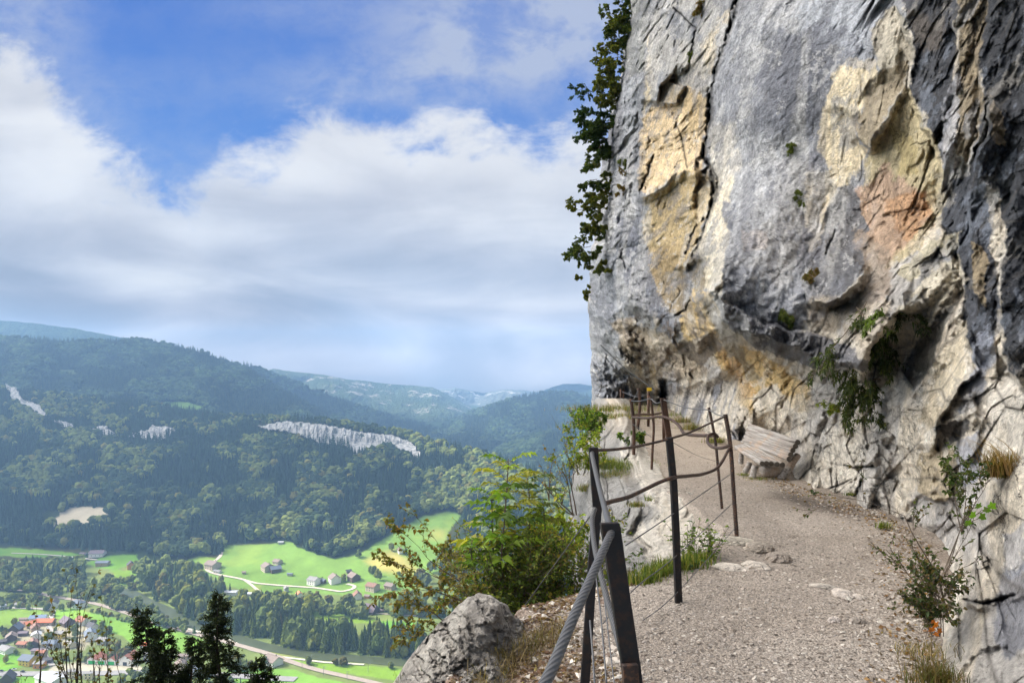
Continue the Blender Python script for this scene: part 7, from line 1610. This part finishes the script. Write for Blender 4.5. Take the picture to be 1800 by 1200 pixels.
broadleaf_herb((1.68, 6.3, -1.62), 18, .22, .30, 'green herb leaning over the path edge near the stone step', [(.10, .18, .02), (.06, .12, .02), (.17, .22, .03)], 51)
broadleaf_herb((1.42, 5.95, -1.64), 16, .2, .12, 'low dark green herb at the foot of the grass', [(.04, .09, .03), (.06, .11, .03)], 52, .028)
for i, (u, v, Y, n, h, sx, lab, cc) in enumerate((
    (1085, 822, 12.6, 700, .22, .42, 'wide green grass mat on top of the rock ledge', GG), (1105, 835, 12.0, 320, .12, .25, 'lower edge of turf on the rock ledge', DRY + GG), (1070, 815, 13.6, 360, .2, .3, 'grass on the outer corner of the ledge top', GG),
    (1070, 722, 23.4, 420, .42, .7, 'grass on the far hump beside the far railing posts', GG + DRY), (1098, 735, 20.5, 300, .3, .45, 'dry grass at the inner foot of the far hump', DRY + GG), (1050, 752, 22.5, 300, .4, .5, 'green tufts on the outer side of the far hump', GG), (1118, 890, 9.3, 90, .12, .05, 'small dry grass tuft in the middle of the ledge face', DRY + GG), (1035, 862, 12.4, 160, .2, .12, 'grass tuft on the left rim of the ledge', GG + DRY), (1070, 735, 24, 200, .5, .5, 'grass cap on the far end of the ledge', GG + DRY),
    (1062, 745, 22, 160, .35, .4, 'yellowish grass below the far posts', DRY + GG), (1216, 755, 19.5, 120, .35, .14, 'dry grass tuft at the wall foot beyond the bench', DRY + GG), (1198, 742, 22.5, 110, .35, .2, 'pale grass at the far wall foot', DRY + GG), (1258, 778, 15.8, 110, .25, .1, 'grass tuft between the bench and the ribbed posts', DRY + GG),
    (1186, 733, 26, 120, .4, .5, 'farthest grass at the foot of the gallery wall', GG), (1552, 928, 7.4, 90, .10, .04, 'small green tuft at the foot of the right wall', GG), (1494, 870, 9.2, 40, .06, .03, 'tiny green tuft at the rock foot right of the bench', GG),
    (1307, 835, 11.2, 60, .06, .05, 'green weeds at the front leg of the bench', GG), (1335, 842, 10.9, 90, .07, .12, 'weeds under the bench', GG + DRY), (1140, 880, 9.0, 60, .1, .03, 'tiny tuft right on the ledge face', GG), (1105, 1018, 7.2, 60, .12, .04, 'grass tuft low on the ledge face', DRY))):
    grass(u, v, Y, int(n * (2.2 if Y > 9 else 1)), h * (.75 if Y > 9 else 1), sx, lab, cc, 60 + i, wd=.0028 if Y < 14 else .005, fall=1.1)
grass(1765, 838, cliffY(1765, 838) - .03, 420, .22, .055, 'big brown grass tuft hanging on the right rock wall', [(.20, .12, .045), (.13, .08, .03), (.10, .10, .02), (.28, .19, .09)], 90, lean=(-.15, -.2), wd=.0022, fall=.8)
grass(1775, 834, cliffY(1775, 834) - .03, 40, .42, .04, 'long dry stalks arching left from the brown grass tuft', [(.34, .22, .11), (.25, .15, .07)], 91, lean=(-.75, -.2), wd=.0013, fall=.3)
grass(1642, 1200, 3.72, 380, .15, .06, 'dry brown grass tuft at the bottom right by the rock', [(.20, .14, .06), (.12, .09, .035), (.10, .11, .03)], 92, lean=(-.1, -.1), wd=.002, fall=.8)
grass(1625, 1150, 4.0, 160, .08, .10, 'low dry grass and litter at the foot of the rose', DRY, 93, wd=.002, fall=1.0)
grass(760, 1195, 4.9, 260, .09, .10, 'dark grass at the left foot of the boulder', [(.06, .08, .02), (.10, .11, .03)], 94, wd=.003)
grass(800, 1180, 4.6, 200, .08, .08, 'dark grass in front of the boulder', [(.06, .08, .02), (.10, .11, .03), (.12, .09, .05)], 95, wd=.003)
for i, (u, v, Y, h) in enumerate(((905, 1135, 5.0, .16), (930, 1120, 5.2, .15), (880, 1150, 4.9, .13), (960, 1110, 5.3, .10), (860, 1165, 4.8, .10), (985, 1100, 5.4, .08))):
    x, y, z = onpath(u, v); grass(0, 0, 0, 130, h, .07, ['dry stalks tangled at the right side of the boulder', 'dry brown stalks right of the boulder under the bush', 'dry stalks in front of the boulder', 'dead grass under the yellow green bush', 'dead grass before the boulder', 'dead grass at the foot of the dark green bush'][i], DRY + [(.10, .07, .05)], 100 + i, pos=(x, y, z - .0), wd=.0016, fall=1.3)
# leaf litter on the shelf
def litter():
    rs = np.random.RandomState(8); N = 12000; y = rs.uniform(2.9, 5.8, N); x = rs.uniform(-.8, 1.0, N); ok = (x < edge_x(y) + .15) & (x > shelf_x(y)) & (fbm(x * 2, y * 2, x * 0, 3, 5) > -.35); x, y = x[ok], y[ok]; z = ground_z(x, y) + .006; n = len(x)
    Lf = Leaves(); d = np.stack([rs.normal(0, 1, n), rs.normal(0, 1, n), rs.normal(0, .25, n)], 1); Lf.add(np.stack([x, y, z], 1), d, .034, .33, np.array([(.17, .10, .065), (.11, .07, .05), (.24, .16, .10), (.30, .23, .17)])[rs.randint(0, 4, n)], rs, .1)
    o = Lf.build('leaf_litter'); tag(o, 'brown fallen leaves on the shelf left of the railing', kind='stuff')
litter()
def foot_litter():
    rs = np.random.RandomState(18); x, y = samp_foot(rs, 1500); z = ground_z(x, y) + .006; n = len(x); Lf = Leaves(); d = np.stack([rs.normal(0, 1, n), rs.normal(0, 1, n), rs.normal(0, .25, n)], 1)
    Lf.add(np.stack([x, y, z], 1), d, .032, .35, np.array([(.20, .11, .06), (.12, .08, .05), (.27, .16, .07), (.30, .22, .14)])[rs.randint(0, 4, n)], rs, .1); tag(Lf.build('leaf_litter'), 'brown fallen leaves along the foot of the cliff wall', kind='stuff')
foot_litter()
# plants hanging on the wall
def hanging(u, v, Y, n, L, sp, label, cols, seed, size=.045, name='hanging_shrub', dirn=(-.3, -.5, -.5), dens=1.0):
    Y = cliffY(u, v) - .04; rng = np.random.RandomState(seed); tr = [((rng.normal(0, sp), rng.normal(0, .05), rng.normal(0, sp * 1.1)), (dirn[0] + rng.normal(0, .5), dirn[1] + rng.normal(0, .2), dirn[2] + rng.normal(0, .4)), L * rng.uniform(.6, 1.1)) for _ in range(n)]
    return shrub(name, W3(u, v, Y), tr, label, 'shrub', cols, size, seed, depth=2, split=4, nleaf=9, up=-.5, spread=.5, width=.15, dens=dens, bend=.4, tdepth=2, droop=.6)
YEW = [(.035, .055, .014), (.06, .085, .018), (.10, .115, .03)]
hanging(1522, 552, 9.2, 12, .34, .15, 'dark green shrub hanging from the rock wall right of the grey overhang', YEW, 120, .06)
hanging(1546, 552, 9.0, 3, .2, .06, 'bright green leaves at the right side of the hanging dark shrub', [(.09, .14, .02), (.12, .17, .03)], 121, .05)
hanging(1528, 668, 8.7, 9, .36, .12, 'lower dark green shrub hanging under the first one', YEW, 122, .055, dirn=(-.8, -.4, -.1))
hanging(1476, 712, 9.4, 4, .12, .04, 'small yellow green plant on the wall above the bench level', YG, 123, .035)
for i, (u, v, Y, r, lab) in enumerate(((1391, 254, 12.35, .06, 'round moss cushion on the grey slab'), (1403, 340, 12.1, .055, 'moss cushion below the round one on the grey slab'), (1409, 358, 12.1, .035, 'small lowest moss cushion on the grey slab'), (1216, 96, 17.2, .07, 'small plant on the upper cliff left of the long crack'),
                              (1232, 10, 18.0, .12, 'reddish brown plant at the top edge of the cliff'), (1427, 482, 11.3, .07, 'yellow brown moss at the edge of the dark block'), (1380, 541, 11.6, .08, 'moss on the lip of the grey overhang'), (1098, 330, 26.5, .15, 'yellow tuft on the left cliff face'), (1102, 282, 26.5, .13, 'upper small tuft on the left cliff face'))):
    hanging(u, v, Y * .985, 6, r * 1.3, r * .6, lab, [(.18, .10, .03), (.13, .12, .03)] if 'brown' in lab or 'yellow' in lab else [(.08, .12, .02), (.13, .14, .03)], 130 + i, r * .5, 'moss_tuft')
# trees growing out over the cliff edge at the top left
def cliff_tree(u, v, Y, n, L, label, cols, seed, dirn, size=.2, sp=.5):
    rng = np.random.RandomState(seed); tr = [((rng.normal(0, sp * .6), rng.normal(0, .3), rng.normal(0, sp)), (dirn[0] + rng.normal(0, .35), -.3 + rng.normal(0, .2), dirn[1] + rng.normal(0, .35)), L * rng.uniform(.6, 1.15)) for _ in range(n)]
    return shrub('cliff_tree', W3(u, v, Y), tr, label, 'tree', cols, size, seed, depth=3, split=4, nleaf=28, up=-.12, spread=.5, width=.24, bend=.35, tdepth=2, rad=.02, droop=.25, shrink=.66, group='trees clinging to the cliff edge')
CG = [(.06, .10, .025), (.09, .14, .03), (.14, .18, .035), (.20, .18, .04)]; CG2 = [(.13, .16, .03), (.19, .20, .035), (.08, .12, .025), (.28, .21, .045)]
for i, (u, v, n, L, cols, dr, lab) in enumerate(((1098, 8, 9, .9, CG, (-.7, .2), 'dark topmost tree at the cliff edge, cut by the top of the picture'), (1092, 60, 9, .95, CG, (-.9, 0), 'dark green tree second from the top at the cliff edge'), (1084, 112, 9, .9, CG2, (-.9, 0), 'yellow green tree at the cliff edge below the two dark ones'),
        (1072, 165, 8, .85, CG2, (-.9, .1), 'olive green tree at the cliff edge where the rock bends out'), (1052, 225, 12, 1.0, [(.035, .075, .018), (.06, .10, .02)], (-1, .1), 'widest dark green tree reaching out furthest over the sky'), (1046, 270, 10, .9, [(.035, .07, .018), (.09, .12, .02)], (-1, -.2), 'dark green tree right under the widest one'),
        (1045, 325, 9, .75, CG2, (-.8, -.2), 'loose yellow green tree below the widest dark one'), (1044, 372, 8, .65, CG2, (-.8, -.3), 'thin leaved small tree above the drooping one'), (1042, 412, 9, .85, CG, (-1, -.5), 'dark drooping tree lowest on the cliff edge'), (1038, 460, 4, .45, CG2, (-.8, -.6), 'sparse twigs under the drooping tree'))):
    cliff_tree(u + 12, v, 29.5, n + 5, L * .45, lab, cols, 150 + i, dr, .056, .62)
# young conifers and bare shrubs that rise from the slope at the bottom left
def yew(name, tip, base, label, seed, wide, lean=0.0, dens=1.0, group='young conifers at the bottom of the picture'):
    rng = np.random.RandomState(seed); b = W3(*base); t = W3(*tip) - b; e = empty(name, tuple(b), label, 'conifer', group); m = MB()
    n = 30; q = [t * s + np.array([math.sin(s * 5 + seed) * .08, 0, 0]) for s in np.linspace(0, 1, n)]; H = np.linalg.norm(t); m.tube(q, [.05 * (1 - .93 * i / n) for i in range(n)], 6)
    PP = []; DD = []; SZ = []
    nb = int(115 * dens)
    for k in range(nb):
        s = 1 - (k / nb) ** .9 * .97; p0 = q[min(n - 1, int(s * (n - 1)))]; a = rng.uniform(0, 6.28); L = wide * (1 - s) ** 1.05 * rng.uniform(.55, 1.2) + .10; d = np.array([math.cos(a), math.sin(a) * .8, rng.uniform(.0, .75)]); d /= np.linalg.norm(d)
        seg = 12; pts = [p0]
        for j in range(seg): d = d + np.array([0, 0, -.075]) + rng.normal(0, .07, 3); d /= np.linalg.norm(d); pts.append(pts[-1] + d * L / seg)
        m.tube(pts, [.010 * (1 - .8 * j / seg) for j in range(seg + 1)], 4, caps=False)
        for j in range(1, seg + 1):
            ntw = 2
            for c in range(ntw):
                dd = (pts[j] - pts[j - 1]) / np.linalg.norm(pts[j] - pts[j - 1]) * .9 + rng.normal(0, .55, 3); dd /= np.linalg.norm(dd); l = .11 * rng.uniform(.5, 1.2)
                for g_ in range(5):
                    pp = pts[j] + dd * l * g_ / 4; 
                    for _ in range(2): PP.append(pp); DD.append(dd * .8 + rng.normal(0, .6, 3)); SZ.append(.042 * rng.uniform(.7, 1.2))
    m.build('branches', M_DARKTWIG, e, smooth=True); Lf = Leaves(); Lf.add(np.array(PP), np.array(DD), np.array(SZ), .24, np.array([(.014, .022, .009), (.02, .032, .011), (.035, .05, .015)])[rng.randint(0, 3, len(PP))], rng, .1); Lf.build('needles', e)
yew('young_conifer', (388, 1044, 13), (392, 1330, 13), 'tall dark conifer with the pointed tip in front of the river', 1, .80)
yew('young_conifer', (338, 1122, 12.6), (350, 1340, 12.6), 'short dark conifer close left of the pointed tall one', 2, .34, dens=.5)
yew('young_conifer', (238, 1072, 12.2), (315, 1330, 12.2), 'dark conifer leaning left with a long thin top', 3, .58, dens=.9)
yew('young_conifer', (296, 1112, 12.4), (300, 1350, 12.4), 'bushy dark conifer behind the leaning one', 6, .40, dens=.5)
yew('young_conifer', (446, 1162, 13.4), (452, 1330, 13.4), 'small dark conifer tip at the bottom right of the tall one', 4, .40, dens=.5); yew('young_conifer', (474, 1178, 13.6), (480, 1330, 13.6), 'smallest dark conifer tip just right of the other small one', 5, .3, dens=.35)
for i, (u, v, ht, lab, tr) in enumerate(((139, 1330, 0, 'tall bare shrub with upright twigs in front of the village', [((0, 0, 0), (-.02, 0, 1), 1.55), ((.02, 0, 0), (.05, 0, 1), 1.35), ((-.1, 0, .3), (-.3, 0, 1), .8), ((.05, 0, .3), (.3, 0, 1), .85), ((0, 0, .2), (-.1, 0, 1), 1.2)]),
                                     (190, 1310, 0, 'bare shrub right of the tall one with a few reddish leaves', [((0, 0, 0), (.05, 0, 1), 1.05), ((0, 0, 0), (.35, 0, 1), .9), ((0, 0, .1), (-.35, 0, 1), .9)]), (72, 1320, 0, 'thin bare twig left of the tall bare shrub', [((0, 0, 0), (.05, 0, 1), 1.2), ((0, 0, 0), (-.25, 0, 1), .7)]))):
    shrub('bare_shrub', W3(u, v, 9.4), tr, lab, 'shrub', [(.10, .10, .02), (.16, .10, .03), (.06, .07, .02)], .06, 200 + i, depth=2, split=4, nleaf=1.5, up=.5, spread=.28, rad=.014, tw=M_DARKTWIG, shrink=.5, bend=.18)

# ================================================================ CLOUDS that shade the ledge and the forest
def build_cloud(name, c, r, label, seed):
    import bmesh
    bm = bmesh.new(); bmesh.ops.create_icosphere(bm, subdivisions=5, radius=1)
    V = np.array([v.co[:] for v in bm.verts]); bm.faces.ensure_lookup_table()
    Fq = np.array([[v.index for v in f.verts] for f in bm.faces]); bm.free()
    n = fbm(V[:, 0] * 2.2 + seed, V[:, 1] * 2.2, V[:, 2] * 2.2, 4, seed)
    V = V * (1 + .28 * n)[:, None] * np.array(r) + np.array(c)
    m = bpy.data.materials.get('cloud') 
    if not m:
        m, g = mat('cloud'); d = g.n('ShaderNodeBsdfDiffuse', None, Color=(.85, .85, .86)); t = g.n('ShaderNodeBsdfTranslucent', None, Color=(.8, .8, .82))
        mx = g.n('ShaderNodeMixShader', None, _0=.5); g.t.links.new(d.outputs[0], mx.inputs[1]); g.t.links.new(t.outputs[0], mx.inputs[2])
        o = g.n('ShaderNodeOutputMaterial'); g.t.links.new(mx.outputs[0], o.inputs[0])
    o = mesh_np(name, V, Fq, m, smooth=True); tag(o, label, 'cloud')
D = np.array(sd[:])
build_cloud('cloud', D * 1500 + np.array([0, 15, 0]), (150, 150, 60), 'white cloud above the ledge to the left, shading the rock face', 3)
T = 5600
build_cloud('cloud', D * T + np.array([-850, 2350, -150]), (820, 1060, 170), 'large cloud far out to the left shading the wooded ridge', 11)
build_cloud('cloud', D * T + np.array([-1700, 2100, -150]), (800, 900, 170), 'wide cloud at far left shading the big wooded mountain', 12)
build_cloud('cloud', D * T + np.array([-1350, 3900, 0]), (650, 800, 150), 'distant cloud shading the blue ridge at the valley head', 13)
build_cloud('cloud', D * T + np.array([420, 3400, -50]), (620, 1000, 150), 'long cloud shading the rounded hills by the cliff edge', 14)
def build_haze():
    h = MB(); x0, x1, y0, y1, z0, z1 = -9100, 9100, -600, 7300, VZ - 4, 372
    h.box(((x0 + x1) / 2, (y0 + y1) / 2, (z0 + z1) / 2), (x1 - x0, y1 - y0, z1 - z0))
    m = bpy.data.materials.new('haze'); m.use_nodes = True; g = NT(m.node_tree)
    pv = g.n('ShaderNodeVolumePrincipled'); pv.inputs['Color'].default_value = (0.36, 0.62, 1.0, 1); pv.inputs['Density'].default_value = 0.00015
    pv.inputs['Anisotropy'].default_value = 0.1
    o = g.n('ShaderNodeOutputMaterial'); g.t.links.new(pv.outputs[0], o.inputs['Volume'])
    tag(h.build('haze', m), kind='stuff')
build_haze()
